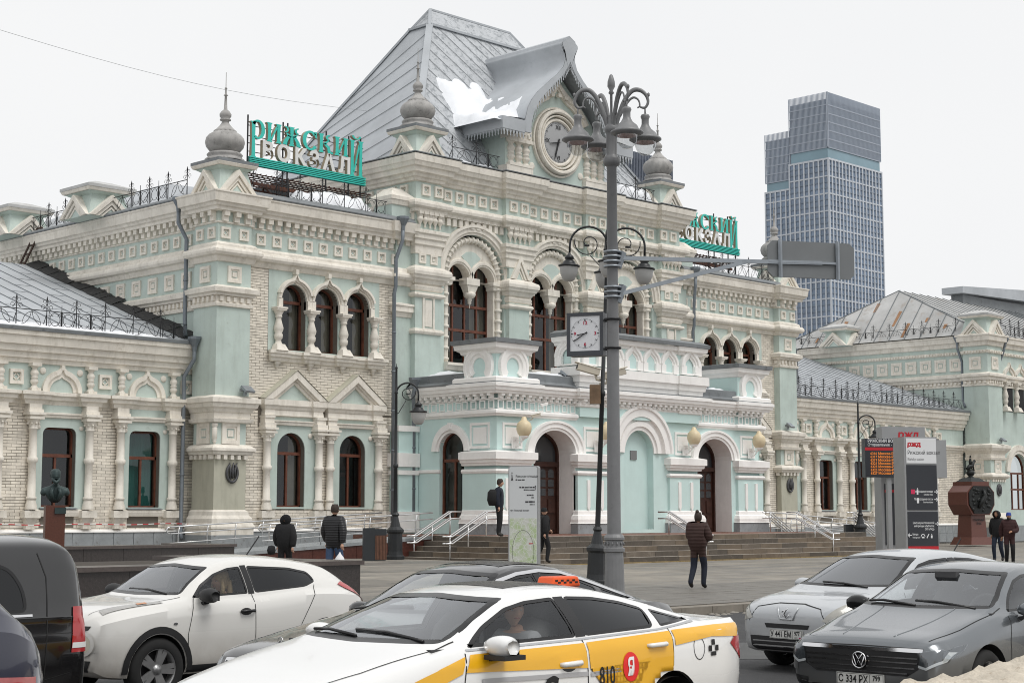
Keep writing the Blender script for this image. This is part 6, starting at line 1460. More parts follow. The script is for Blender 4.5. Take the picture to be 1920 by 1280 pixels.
def stair_rail(x, y, label, dirx=0.0, n=2, top=None):
	"""paired handrails going down the steps; two bars on each"""
	t = empty('stair_handrail', (x, y, 0.83), 0, label, 'handrail'); d = Vector((dirx, -1 if not dirx else 0, 0)).normalized(); s_ = Vector((-d.y, d.x, 0))
	run = 1.9; drop = -0.95
	for q in (-0.09, 0.09):
		for h in (0.95, 0.68):
			p = [s_*q+d*-0.5+Vector((0,0,h)), s_*q+Vector((0,0,h)), s_*q+d*run+Vector((0,0,h+drop)), s_*q+d*(run+0.35)+Vector((0,0,h+drop))]
			g = MB(); g.tube([tuple(v) for v in p], 0.032, 6); g.build('handrail', STEEL, t)
	for k_ in (0.0, 0.5, 1.0):
		b = d*(run*k_+0.05*k_); g = MB(); g.tube([tuple(b+Vector((0,0,drop*k_-0.05))), tuple(b+Vector((0,0,drop*k_+0.92)))], 0.026, 6); g.build('post', STEEL, t)
stair_rail(-4.9+0.6, FY+0.3, 'stainless stair handrail just right of the grey lamppost')
stair_rail(5.0, FY+0.3, 'stainless stair handrail in front of the right porch door')
stair_rail(-12.9, -8.5, 'stainless stair handrail seen end-on beside the map stele', -1.0)
stair_rail(LX+0.4, -5.9, 'stainless stair handrail on the left side steps by the ramp', -1.0)
stair_rail(9.2, -6.2, 'stainless stair handrail between the right ramp and steps', 1.0)
stair_rail(12.4, -9.0, 'stainless handrail by the lamp behind the departure board', 1.0)
# barrier tape
g = MB(); TR, TW_ = mat('tape_red', (0.55,0.05,0.06), 0.5, 0), mat('tape_white', (0.75,0.72,0.7), 0.5, 0)
for i in range(70):
	x0, x1 = -38+i*0.26, -38+(i+1)*0.26; zz = lambda x: 1.28+0.02*math.sin(x*1.7); g.mi = i % 2; g.add([(x0,1.0,zz(x0)),(x1,1.0,zz(x1)),(x1,1.0,zz(x1)+0.035),(x0,1.0,zz(x0)+0.035)], [(0,1,2,3)], False)
tag(g.build('barrier_tape', [TR, TW_]), 'red and white barrier tape strung below the left wing windows', 'tape')
# litter bins
def bin_(loc, rz, label):
	t = empty('litter_bin', loc, rz, label, 'bin', 'litter bins'); DKG = mat('bin_dark_grey', (0.028,0.032,0.036), 0.45, 0.15); SL = mat('bin_wood', (0.14,0.065,0.04), 0.6, 0.3, 6.0)
	g = MB(); g.box(-0.42,0.0,-0.25,0.25,0,1.18); g.build('shell', DKG, t); g = MB(); g.box(0.0,0.42,-0.24,0.24,0.92,1.15); g.box(0.0,0.4,-0.22,0.22,0.02,0.9); g.build('liner', DKG, t)
	for i in range(8): g = MB(); g.box(0.02+i*0.052,0.06+i*0.052,-0.27,-0.23,0.05,0.9); g.build('slat', SL, t)
	return t
bin_((-19.0,-8.9,0), RZV+0.15, 'dark litter bin with wooden slats left of the black lamp'); bin_((12.9,-8.6,0), RZV, 'dark litter bin with brown side behind the right end of the steps')
# ================= cars
def paint(name, rgb, dirt=0.25, dirtc=(0.20,0.18,0.15), metal=0.0, rough=0.22):
	m = bpy.data.materials.new(name); m.use_nodes = True; nt = m.node_tree; N = nt.nodes; L = nt.links; b = N['Principled BSDF']
	b.inputs['Metallic'].default_value = metal; b.inputs['Coat Weight'].default_value = 0.8; b.inputs['Coat Roughness'].default_value = 0.04
	tc = N.new('ShaderNodeTexCoord'); sep = N.new('ShaderNodeSeparateXYZ'); L.new(tc.outputs['Object'], sep.inputs[0])
	n1 = N.new('ShaderNodeTexNoise'); n1.inputs['Scale'].default_value = 3.5; n1.inputs['Detail'].default_value = 8; n1.inputs['Roughness'].default_value = 0.7; L.new(tc.outputs['Object'], n1.inputs[0])
	mr = N.new('ShaderNodeMapRange'); mr.inputs[1].default_value = 0.75; mr.inputs[2].default_value = 0.2; mr.inputs[3].default_value = 0.0; mr.inputs[4].default_value = 1.0; L.new(sep.outputs[2], mr.inputs[0])   # road film, thicker near the sills
	mu = N.new('ShaderNodeMath'); mu.operation = 'MULTIPLY'; L.new(mr.outputs[0], mu.inputs[0]); L.new(n1.outputs[0], mu.inputs[1])
	ad = N.new('ShaderNodeMath'); ad.operation = 'MULTIPLY_ADD'; L.new(mu.outputs[0], ad.inputs[0]); ad.inputs[1].default_value = dirt*2.6; ad.inputs[2].default_value = dirt*0.12; ad.use_clamp = True
	mx = N.new('ShaderNodeMix'); mx.data_type = 'RGBA'; L.new(ad.outputs[0], mx.inputs[0]); mx.inputs[6].default_value = rgb+(1,); mx.inputs[7].default_value = dirtc+(1,); L.new(mx.outputs[2], b.inputs['Base Color'])
	r = N.new('ShaderNodeMath'); r.operation = 'MULTIPLY_ADD'; L.new(ad.outputs[0], r.inputs[0]); r.inputs[1].default_value = 0.6; r.inputs[2].default_value = rough; L.new(r.outputs[0], b.inputs['Roughness'])
	MATS[name] = m
	return m
RUB = mat('tyre_rubber', (0.018,0.018,0.018), 0.85, 0.2, 6.0); PLAS = mat('black_plastic', (0.02,0.02,0.021), 0.55, 0.15, 8.0); TRIMB = mat('black_trim_gloss', (0.012,0.012,0.013), 0.25, 0.0); CHROME = mat('chrome', (0.72,0.72,0.73), 0.12, 0.0, metal=1.0); ALLOY = mat('alloy_wheel', (0.36,0.36,0.36), 0.35, 0.15, 6.0, metal=0.7)
CLEAR = glass('windscreen_glass', (0.82,0.86,0.86), 0.17); SIDEG = glass('side_glass', (0.88,0.9,0.9), 0.05); TINT = glass('tinted_glass', (0.035,0.04,0.045), 0.045); LENS = glass('lamp_lens', (0.85,0.87,0.88), 0.12)
REDL = mat('tail_lamp_red', (0.42,0.012,0.014), 0.12, 0.1, 8.0, spec=0.7, coat=0.6); CABIN = mat('cabin_dark', (0.06,0.06,0.062), 0.8, 0.1); SEAT = mat('seat_fabric', (0.09,0.09,0.09), 0.85, 0.15, 8.0)
PLATE = mat('plate_white', (0.66,0.66,0.63), 0.5, 0.15, 6.0); INK = mat('ink_black', (0.012,0.012,0.012), 0.6, 0.0)
def interp(keys):
	xs = [k[0] for k in keys]; ys = [k[1] for k in keys]; n = len(xs)
	d = [(ys[i+1]-ys[i])/(xs[i+1]-xs[i]) for i in range(n-1)]
	m = [d[0]]+[0 if d[i-1]*d[i] <= 0 else 2*d[i-1]*d[i]/(d[i-1]+d[i]) for i in range(1, n-1)]+[d[-1]]
	def f(x):
		if x <= xs[0]: return ys[0]
		if x >= xs[-1]: return ys[-1]
		i = max(j for j in range(n-1) if xs[j] <= x); h = xs[i+1]-xs[i]; t = (x-xs[i])/h
		return (2*t**3-3*t*t+1)*ys[i]+(t**3-2*t*t+t)*h*m[i]+(-2*t**3+3*t*t)*ys[i+1]+(t**3-t*t)*h*m[i+1]
	return f
def inside(p, poly):
	x, y = p; r = False; n = len(poly)
	for i in range(n):
		(x1, y1), (x2, y2) = poly[i], poly[(i+1) % n]
		if (y1 > y) != (y2 > y) and x < (x2-x1)*(y-y1)/(y2-y1)+x1: r = not r
	return r
def roundpoly(poly, r=0.05, n=3):
	out = []
	N_ = len(poly)
	for i in range(N_):
		p0, p, p1 = Vector(poly[i-1]), Vector(poly[i]), Vector(poly[(i+1) % N_])
		a = (p0-p); b = (p1-p); ra = min(r, a.length*0.45); rb = min(r, b.length*0.45); s = p+a.normalized()*ra; e = p+b.normalized()*rb
		for k in range(n+1):
			t = k/n; out.append(tuple(s*(1-t)**2+p*2*t*(1-t)+e*t*t))
	return out
def shrink(poly, d):
	c = Vector((sum(p[0] for p in poly)/len(poly), sum(p[1] for p in poly)/len(poly))); out = []
	N_ = len(poly)
	for i in range(N_):
		p0, p, p1 = Vector(poly[i-1]), Vector(poly[i]), Vector(poly[(i+1) % N_]); t = (p1-p0).normalized(); nrm = Vector((-t.y, t.x))
		if nrm.dot(c-p) < 0: nrm = -nrm
		out.append(tuple(p+nrm*d))
	return out
def poly_front(nx): return nx < 0
class Car:
	def __init__(s, name, label, cat, L, keys, paintm, wheels, loc, rz=0.0, wheel_r=0.325, group='cars in the road'):
		s.t = empty(name, loc, rz, label, cat, group); s.L = L; s.paint = paintm; s.wr = wheel_r; s.wheels = wheels
		f = {k: interp(v) for k, v in keys.items()}; s.f = f
		N_ = 110; xs = sorted(set([L*i/N_ for i in range(N_+1)]+[0.02,0.05,0.09,L-0.02,L-0.05,L-0.09]))
		bm = bmesh.new(); rings = []
		for x in xs:
			w, zs, zb, wb, zt, zr, wr = (f[k](x) for k in ('w','zs','zb','wb','zt','zr','wr'))
			zm = zs+(zb-zs)*0.52
			half = [(w*0.80,zs),(w*0.93,zs+0.02),(w*0.975,zs+0.10),(w*0.985,zs+0.22),(w*0.998,zm-0.06),(w,zm+0.04),(w*0.993,zb-0.16),(w*0.975,zb-0.06),(wb,zb),(wb-0.012,zb+0.012)]
			for t in (0.25,0.5,0.75): half.append((wb-0.012+(wr-wb+0.012)*(t**1.25), zb+0.012+(zr-zb-0.012)*t))
			half += [(wr,zr),(wr*0.955,zr+(zt-zr)*0.28),(wr*0.86,zr+(zt-zr)*0.52),(wr*0.66,zr+(zt-zr)*0.78),(wr*0.36,zr+(zt-zr)*0.94),(0,zt)]
			pts = [(0,zs)]+half; full = [(-y, z) for y, z in pts]+[(y, z) for y, z in reversed(pts[1:-1])]
			rings.append([bm.verts.new((x, y, z)) for y, z in full])
		n = len(rings[0])
		for a, b in zip(rings[:-1], rings[1:]):
			for i in range(n): bm.faces.new((a[i], b[i], b[(i+1)%n], a[(i+1)%n]))
		bm.faces.new(rings[0]); bm.faces.new(rings[-1][::-1])
		bmesh.ops.recalc_face_normals(bm, faces=bm.faces[:]); me = bpy.data.meshes.new('shell'); bm.to_mesh(me); bm.free()
		o = bpy.data.objects.new('shell', me); col.objects.link(o); cut = []
		for wx in wheels:
			for q in (-1, 1):
				cb_ = bmesh.new(); bmesh.ops.create_cone(cb_, cap_ends=True, segments=40, radius1=wheel_r+0.055, radius2=wheel_r+0.055, depth=0.5, matrix=Matrix.Rotation(PI/2, 4, 'X')); cm = bpy.data.meshes.new('cut'); cb_.to_mesh(cm); cb_.free(); co = bpy.data.objects.new('cut', cm); col.objects.link(co); co.location = (wx, q*(f['w'](wx)-0.02), wheel_r); cut.append(co)
		bpy.context.view_layer.update()
		for c in cut:
			m = o.modifiers.new('b', 'BOOLEAN'); m.operation = 'DIFFERENCE'; m.object = c; m.solver = 'EXACT'
		dg = bpy.context.evaluated_depsgraph_get(); me2 = bpy.data.meshes.new_from_object(o.evaluated_get(dg))
		bpy.data.objects.remove(o)
		for c in cut: bpy.data.objects.remove(c)
		s.bm = bmesh.new(); s.bm.from_mesh(me2); s.bm.normal_update()
		s.bvh = BVHTree.FromBMesh(s.bm); s.regions = []
	def cutpoly(s, poly, plane, pred):
		"""split the faces allowed by pred along the polygon's edges (plane 'xz' or 'yz')"""
		bm = s.bm; n = len(poly); ar = sum(poly[i][0]*poly[(i+1)%n][1]-poly[(i+1)%n][0]*poly[i][1] for i in range(n))
		for i in range(n):
			a, b = poly[i], poly[(i+1)%n]; d = (b[0]-a[0], b[1]-a[1]); l = math.hypot(*d)
			if l < 1e-4: continue
			nr = (d[1]/l, -d[0]/l)
			co, no = ((a[0],0,a[1]), (nr[0],0,nr[1])) if plane == 'xz' else ((0,a[0],a[1]), (0,nr[0],nr[1]))
			m0, m1 = (min(a[0],b[0])-0.12, min(a[1],b[1])-0.12), (max(a[0],b[0])+0.12, max(a[1],b[1])+0.12)
			k = 0 if plane == 'xz' else 1
			fs = [f for f in bm.faces if pred(f) and all(False for _ in ()) and True and m0[0] <= f.calc_center_median()[k] <= m1[0] and m0[1] <= f.calc_center_median()[2] <= m1[1]]
			g = set(fs)
			for f in fs: g.update(f.edges); g.update(f.verts)
			bmesh.ops.bisect_plane(bm, geom=list(g), plane_co=co, plane_no=no, dist=1e-5)
	def window(s, name, poly, plane, pred, m, trim=0.03, trimm=None, r=0.05):
		outer = roundpoly(poly, r); inner = shrink(outer, trim) if trim else outer
		s.cutpoly(outer, plane, pred)
		if trim: s.cutpoly(inner, plane, pred)
		k = 0 if plane == 'xz' else 1; gl = []; tr = []; gl_x = 0
		for f in s.bm.faces:
			if not pred(f): continue
			c = f.calc_center_median(); p = (c[k], c[2])
			if inside(p, inner): gl.append(f); gl_x = f.normal.x
			elif trim and inside(p, outer): tr.append(f)
		s.take(gl, None, None)
		s.patch(name, inner, plane if plane == 'xz' or poly_front(gl_x) else 'yzr', m, side=-1 if pred is not SIDER else 1, off=-0.004, grid=0.13, tri=False)
		if tr: s.take(tr, name+'_trim', trimm or TRIMB)
	def take(s, faces, name, m, flat=False):
		if not faces: return None
		if name is None: bmesh.ops.delete(s.bm, geom=faces, context='FACES'); return None
		mb = MB(); idx = {}
		vs = []; fs = []
		for f in faces:
			ids = []
			for v in f.verts:
				if v.index not in idx or True:
					key = tuple(round(c, 5) for c in v.co)
					if key not in idx: idx[key] = len(vs); vs.append(tuple(v.co))
				ids.append(idx[key])
			fs.append(ids)
		mb.add(vs, fs, not flat); o = mb.build(name, m, s.t)
		bmesh.ops.delete(s.bm, geom=faces, context='FACES')
		return o
	def finish(s):
		"""remaining shell becomes the painted body; an inner lining hides its back"""
		dark = [f for f in s.bm.faces if any(math.hypot(f.calc_center_median().x-wx, f.calc_center_median().z-s.wr) < s.wr+0.06 and abs(f.normal.y) < 0.99 and f.calc_center_median().z > 0.12 and abs(f.calc_center_median().y) > 0.45 and math.hypot(f.calc_center_median().x-wx, f.calc_center_median().z-s.wr) > 0.0 and abs(f.normal.y) < 0.5 for wx in s.wheels)
				or any(math.hypot(f.calc_center_median().x-wx, f.calc_center_median().z-s.wr) < s.wr+0.054 for wx in s.wheels)]
		s.take(dark, 'wheel_arch', PLAS)
		vs = []; s.bm.verts.index_update(); s.bm.normal_update()
		top = [f for f in s.bm.faces if f.calc_center_median().z > 0.35]
		li = MB(); idx = {}; v2 = []; f2 = []
		for f in top:
			ids = []
			for v in f.verts:
				if v.index not in idx: idx[v.index] = len(v2); v2.append(tuple(v.co-v.normal*0.035))
				ids.append(idx[v.index])
			f2.append(ids[::-1])
		li.add(v2, f2, True); li.build('interior_lining', CABIN, s.t)
		me = bpy.data.meshes.new('body'); s.bm.to_mesh(me); me.materials.append(s.paint)
		for p in me.polygons: p.use_smooth = True
		o = bpy.data.objects.new('body', me); col.objects.link(o); o.parent = s.t; s.body = o
		e = o.modifiers.new('edges', 'EDGE_SPLIT'); e.split_angle = math.radians(38)
		s.bm.free()
		return o
	# --- draping onto the shell
	def hit(s, u, v, plane, side=-1):
		if plane == 'xz': r = s.bvh.ray_cast(Vector((u, side*3, v)), Vector((0,-side,0)))
		elif plane == 'yz': r = s.bvh.ray_cast(Vector((-2, u, v)), Vector((1,0,0)))
		elif plane == 'yzr': r = s.bvh.ray_cast(Vector((s.L+2, u, v)), Vector((-1,0,0)))
		else: r = s.bvh.ray_cast(Vector((u, v, 3)), Vector((0,0,-1)))
		if r[0] is None: return None
		return r[0]+r[1]*s.off
	off = 0.004
	def patch(s, name, poly, plane, m, side=-1, off=0.007, grid=0.035, parent=None, tri=True):
		s.off = off; bm = bmesh.new(); f = bm.faces.new([bm.verts.new((a, b, 0)) for a, b in poly])
		if tri: bmesh.ops.triangulate(bm, faces=bm.faces[:])
		for k in (0, 1):
			lo, hi = min(p[k] for p in poly), max(p[k] for p in poly); c = lo+grid
			while c < hi:
				co = (c,0,0) if k == 0 else (0,c,0); no = (1,0,0) if k == 0 else (0,1,0)
				bmesh.ops.bisect_plane(bm, geom=bm.verts[:]+bm.edges[:]+bm.faces[:], plane_co=co, plane_no=no); c += grid
		bad = []
		for v in bm.verts:
			h = s.hit(v.co.x, v.co.y, plane, side)
			if h is None: bad.append(v)
			else: v.co = h
		if bad: bmesh.ops.delete(bm, geom=bad, context='VERTS')
		me = bpy.data.meshes.new(name); bm.to_mesh(me); bm.free(); me.materials.append(m)
		for p in me.polygons: p.use_smooth = True
		o = bpy.data.objects.new(name, me); col.objects.link(o); o.parent = parent or s.t
		return o
	def line(s, name, pts, plane, m=None, w=0.009, side=-1, off=0.003, step=0.04, parent=None, round_=False):
		s.off = off; P = []
		for (a, b) in zip(pts[:-1], pts[1:]):
			n = max(1, int(math.hypot(b[0]-a[0], b[1]-a[1])/step))
			for i in range(n): P.append((a[0]+(b[0]-a[0])*i/n, a[1]+(b[1]-a[1])*i/n))
		P.append(pts[-1]); mb = MB()
		if round_:
			Q = [s.hit(p[0], p[1], plane, side) for p in P]; Q = [q for q in Q if q is not None]
			mb.tube([tuple(q) for q in Q], w, 6)
		else:
			vs = []
			for i, p in enumerate(P):
				a, b = P[max(0,i-1)], P[min(len(P)-1,i+1)]; d = Vector((b[0]-a[0], b[1]-a[1])).normalized(); nr = Vector((-d.y, d.x))*w/2
				h1 = s.hit(p[0]+nr.x, p[1]+nr.y, plane, side); h2 = s.hit(p[0]-nr.x, p[1]-nr.y, plane, side)
				if h1 is None or h2 is None: continue
				vs += [tuple(h1), tuple(h2)]
			n = len(vs)//2; mb.add(vs, [(2*i, 2*i+1, 2*i+3, 2*i+2) for i in range(n-1)], True)
		if not mb.v: return None
		return mb.build(name, m or INK, parent or s.t)
	def text(s, name, body, size, u, v, plane, m, side=-1, off=0.005, bold=0.0, xs=1.0, shear=0.0, parent=None):
		s.off = off; vs, fs = text_mesh(body, size, 0.0, 'CENTER', 3, bold, xs); out = []
		for a, _, b in vs:
			h = s.hit(u+a+b*shear, v+b, plane, side); out.append(tuple(h) if h is not None else (u+a, side*0.9, v+b))
		mb = MB(); mb.add(out, fs, False); return mb.build(name, m, parent or s.t)
	def wheel(s, x, q, spokes=5, rim=None, steer=0.0, style=0):
		w = MB(); r = s.wr
		w.lathe([(r*0.66,-0.1),(r*0.72,-0.108),(r*0.92,-0.105),(r,-0.07),(r,0.07),(r*0.92,0.105),(r*0.72,0.108),(r*0.66,0.1)], n=40, caps=False)
		y = q*(s.f['w'](x)-0.115); o = w.build('wheel', RUB, s.t, (x, y, r)); o.rotation_euler = (PI/2, 0, steer)
		g = MB(); k = 1 if q < 0 else -1; zf = 0.085*k
		g.lathe([(r*0.68,zf),(r*0.66,zf+0.012*k),(r*0.62,zf),(r*0.6,zf-0.1*k)], n=40, caps=False)
		for i in range(spokes):
			for d in ((-0.16,0.16) if style == 0 else (-0.1, 0.1)):
				a = 2*PI*i/spokes; g.bar((r*0.12*math.cos(a+d*2),r*0.12*math.sin(a+d*2),zf-0.03*k), (r*0.64*math.cos(a+d),r*0.64*math.sin(a+d),zf-0.012*k), r*(0.16 if style == 0 else 0.1), 0.03)
		g.lathe([(r*0.16,zf-0.04*k),(r*0.16,zf-0.005*k),(0,zf)] if k > 0 else [(0,zf),(r*0.16,zf-0.005*k),(r*0.16,zf-0.04*k)], n=16)
		g.build('rim', rim or ALLOY, o); d = MB(); d.lathe([(r*0.6,zf-0.095*k),(0,zf-0.09*k)] if k > 0 else [(0,zf-0.09*k),(r*0.6,zf-0.095*k)], n=24); d.build('brake_disc', PLAS, o)
		return o
	def mirror(s, x, y, z, m, q=-1, k=1.0):
		g = MB(); bmn = [(-0.10,0),(-0.09,0.07),(-0.02,0.1),(0.06,0.09),(0.09,0.06),(0.1,-0.03),(0.05,-0.08),(-0.06,-0.07)]
		rings = []
		for t, sc_ in ((0.0,0.45),(0.05,0.85),(0.13,1.0),(0.2,0.92),(0.245,0.55)): rings.append([(x+a*sc_*k, y+q*t*k, z+b*sc_*k) for a, b in bmn])
		n = len(bmn); vs = [p for r_ in rings for p in r_]; fs = [(i*n+j, i*n+(j+1)%n, (i+1)*n+(j+1)%n, (i+1)*n+j) for i in range(4) for j in range(n)]+[list(range(n)), list(range(5*n-1,4*n-1,-1))]
		g.add(vs, fs, True); o = g.build('wing_mirror', m, s.t); sd = o.modifiers.new('s', 'SUBSURF'); sd.levels = 1; sd.render_levels = 1
		g = MB(); g.bar((x+0.02,y+q*-0.06,z-0.09), (x+0.01,y+q*0.08,z-0.07), 0.07, 0.035); g.build('mirror_foot', PLAS, o)
		g = MB(); g.box(x+0.092*k, x+0.1*k, y+q*0.05, y+q*0.2, z-0.05, z+0.06); g.build('mirror_glass', TRIMB, o)
		return o
	def handle(s, x, z, m, side=-1):
		h = s.hit(x, z, 'xz', side); y = h.y if h is not None else side*0.88
		g = MB(); g.tube([(x-0.11,y,z),(x-0.09,y+side*0.028,z),(x+0.08,y+side*0.03,z+0.004),(x+0.11,y,z+0.006)], [0.012,0.016,0.018,0.012], 8); g.build('door_handle', m, s.t)
		s.patch('handle_shade_patch', [(x+0.085*math.cos(a)-0.02, z-0.004+0.042*math.sin(a)) for a in [2*PI*i/14 for i in range(14)]], 'xz', TRIMB if m is not TRIMB else PLAS, side, 0.002)  # flat dark patch paints the shade of a scoop behind the handle
	def wiper(s, pts, w=0.014):
		g = MB(); g.tube(pts, w, 5); g.build('wiper', TRIMB, s.t)
	def plate(s, txt, reg, z, x=None, w=0.52):
		h = s.hit(0, z, 'yz'); x = (h.x if h is not None else 0)-0.02 if x is None else x
		g = MB(); g.box(x, x+0.012, -w/2, w/2, z-0.056, z+0.056); o = g.build('number_plate', PLATE, s.t)
		g = MB(); 
		for a, b, c, d in ((-w/2+0.006,w/2-0.006,z+0.048,z+0.051),(-w/2+0.006,w/2-0.006,z-0.051,z-0.048),(w/2-0.155,w/2-0.152,z-0.05,z+0.05),(-w/2+0.006,-w/2+0.009,z-0.05,z+0.05),(w/2-0.009,w/2-0.006,z-0.05,z+0.05)): g.box(x-0.002, x, -b, -a, c, d)
		g.build('plate_border', INK, o)
		def put_(t, u, v, size, b=0.002):
			vs, fs = text_mesh(t, size, 0.0, 'CENTER', 2, b, 0.82); g = MB(); g.add([(x-0.003, -(u+a), v+c) for a, _, c in vs], [list(reversed(f)) for f in fs], False); g.build('plate_text', INK, o)
		put_(txt, -0.075, z-0.033, 0.098); put_(reg, w/2-0.08, z-0.008, 0.068); put_('RUS', w/2-0.095, z-0.046, 0.032, 0.0)
		for i, m_ in enumerate((PLATE, mat('flag_blue', (0.01,0.03,0.3), 0.5, 0), mat('flag_red', (0.5,0.01,0.01), 0.5, 0))):
			g = MB(); g.box(x-0.003, x-0.001, -(w/2-0.02), -(w/2-0.05), z-0.026-0.008*i, z-0.018-0.008*i); g.build('plate_flag', m_, o)
	def cabin(s, xd, zf, seats=True, wheelx=None, h=1.2, q=-1):
		"""dashboard, front seats and steering wheel"""
		w = s.f['w'](xd)*0.86
		g = MB(); g.prismx([(-w,zf),(w,zf),(w,zf+0.02),(-w,zf+0.02)], xd-0.5, xd+0.1); g.frus((xd-0.3,xd+0.12,-w,w), (xd-0.3,xd+0.0,-w,w), zf-0.3, zf+0.02); g.build('dashboard', CABIN, s.t)
		for y in (-0.38, 0.38):
			g = MB(); sx_ = xd+0.62
			g.tube([(sx_-0.1,y,0.5),(sx_+0.1,y,0.62),(sx_+0.22,y,h-0.35),(sx_+0.28,y,h-0.22)], [0.2,0.23,0.22,0.17], 10); g.tube([(sx_+0.29,y,h-0.2),(sx_+0.3,y,h-0.02)], [0.1,0.12], 10); g.tube([(sx_-0.45,y,0.5),(sx_-0.1,y,0.5),(sx_+0.1,y,0.5)], [0.17,0.2,0.2], 10); g.build('seat', SEAT, s.t)
		g = MB(); g.tube([(xd+0.16+0.06*math.sin(a), q*0.38+0.18*math.cos(a), zf+0.0+0.17*math.sin(a)) for a in [2*PI*i/20 for i in range(20)]], 0.016, 6, closed=True); g.bar((xd+0.12,q*0.38-0.16,zf), (xd+0.12,q*0.38+0.16,zf), 0.03); g.build('steering_wheel', CABIN, s.t)
SIDE = lambda f: f.normal.y < -0.35 and f.calc_center_median().z > 0.7
SIDER = lambda f: f.normal.y > 0.35 and f.calc_center_median().z > 0.7
def both(c, name, poly, m, **k):
	c.window(name, poly, 'xz', SIDE, m, **k); c.window(name, poly, 'xz', SIDER, m, **k)
SED = dict(
 w=[(0,.60),(.03,.68),(.1,.76),(.25,.83),(.5,.88),(1.0,.905),(2.3,.912),(3.6,.905),(4.2,.87),(4.5,.80),(4.62,.74),(4.68,.66)],
 zs=[(0,.30),(.1,.24),(.5,.2),(4.2,.22),(4.5,.32),(4.68,.42)],
 zb=[(0,.60),(.04,.645),(.12,.68),(.4,.75),(1.0,.86),(1.4,.925),(2.5,.94),(3.6,.985),(4.2,1.02),(4.55,1.035),(4.62,.98),(4.68,.85)],
 wb=[(0,.52),(.05,.62),(.15,.71),(.4,.79),(1.0,.835),(1.5,.85),(2.5,.86),(3.6,.84),(4.2,.78),(4.6,.7),(4.68,.6)],
 zt=[(0,.62),(.04,.68),(.12,.735),(.5,.83),(1.0,.93),(1.2,.985),(1.32,1.04),(1.7,1.22),(2.05,1.365),(2.3,1.41),(2.6,1.43),(3.0,1.41),(3.4,1.33),(3.8,1.215),(4.2,1.09),(4.4,1.055),(4.58,1.06),(4.64,1.0),(4.68,.86)],
 zr=[(0,.61),(.04,.665),(.12,.715),(.5,.81),(1.0,.91),(1.35,.97),(1.5,1.01),(1.8,1.16),(2.1,1.29),(2.4,1.345),(2.8,1.355),(3.2,1.31),(3.6,1.21),(3.95,1.09),(4.2,1.045),(4.5,1.045),(4.62,.99),(4.68,.855)],
 wr=[(0,.46),(.12,.6),(.5,.68),(1.0,.74),(1.4,.76),(1.7,.69),(2.1,.60),(2.5,.575),(3.2,.57),(3.7,.62),(4.1,.68),(4.5,.66),(4.68,.55)])
A0 = [0,1.25,2.1,3.4,4.25,4.68]
def warp(keys, B, zs=1.0, ws=1.0):
	def wx(x):
		for i in range(5):
			if x <= A0[i+1]+1e-9: return B[i]+(B[i+1]-B[i])*(x-A0[i])/(A0[i+1]-A0[i])
		return B[-1]
	out = {k: [(wx(x), v*(ws if k[0] == 'w' else zs)) for x, v in ks] for k, ks in keys.items()}
	return out, wx
def sedan_windows(c, wx, z, screen, front, rear, w=1.0):
	P = lambda pts: [(wx(a), b*z) for a, b in pts]
	SC = lambda f: f.normal.x < -0.12 and f.normal.z > 0.15 and wx(1.1) < f.calc_center_median().x < wx(2.35) and abs(f.calc_center_median().y) < 0.8*w
	c.window('windscreen', [(-.735*w,1.0*z),(0,.985*z),(.735*w,1.0*z),(.66*w,1.15*z),(.565*w,1.335*z),(0,1.362*z),(-.565*w,1.335*z),(-.66*w,1.15*z)], 'yz', SC, screen, trim=0.03, r=0.04)
	RC = lambda f: f.normal.x > 0.12 and f.normal.z > 0.15 and wx(3.1) < f.calc_center_median().x < wx(4.3)
	c.window('rear_window', [(-.6*w,1.13*z),(.6*w,1.13*z),(.5*w,1.35*z),(-.5*w,1.35*z)], 'yz', RC, rear, trim=0.03, r=0.05)
	both(c, 'front_window', P([(1.54,.965),(2.61,.985),(2.60,1.325),(2.3,1.305),(2.08,1.255),(1.78,1.115)]), front, trim=0.025, r=0.035)
	both(c, 'rear_side_window', P([(2.69,.988),(3.47,1.015),(3.52,1.19),(3.3,1.262),(3.0,1.312),(2.7,1.328)]), rear, trim=0.025, r=0.05)
	both(c, 'quarter_window', P([(3.55,1.02),(3.98,1.062),(3.75,1.13),(3.58,1.18)]), rear, trim=0.02, r=0.03)
def shutlines(c, wx, z):
	for sd in (-1, 1): c.patch('b_pillar_cover', [(wx(2.605),.985*z),(wx(2.705),.988*z),(wx(2.70),1.325*z),(wx(2.60),1.322*z)], 'xz', TRIMB, sd, 0.004)
	for sd in (-1, 1):
		c.line('door_gap', [(wx(1.42),.36*z),(wx(1.43),.7*z),(wx(1.5),.93*z)], 'xz', side=sd); c.line('door_gap', [(wx(2.655),.30*z),(wx(2.655),.97*z)], 'xz', side=sd); c.line('door_gap', [(wx(3.15),.3*z),(wx(3.42),.5*z),(wx(3.6),.75*z),(wx(3.62),1.0*z)], 'xz', side=sd)
		c.line('sill_gap', [(wx(1.42),.30*z),(wx(3.15),.30*z)], 'xz', side=sd)

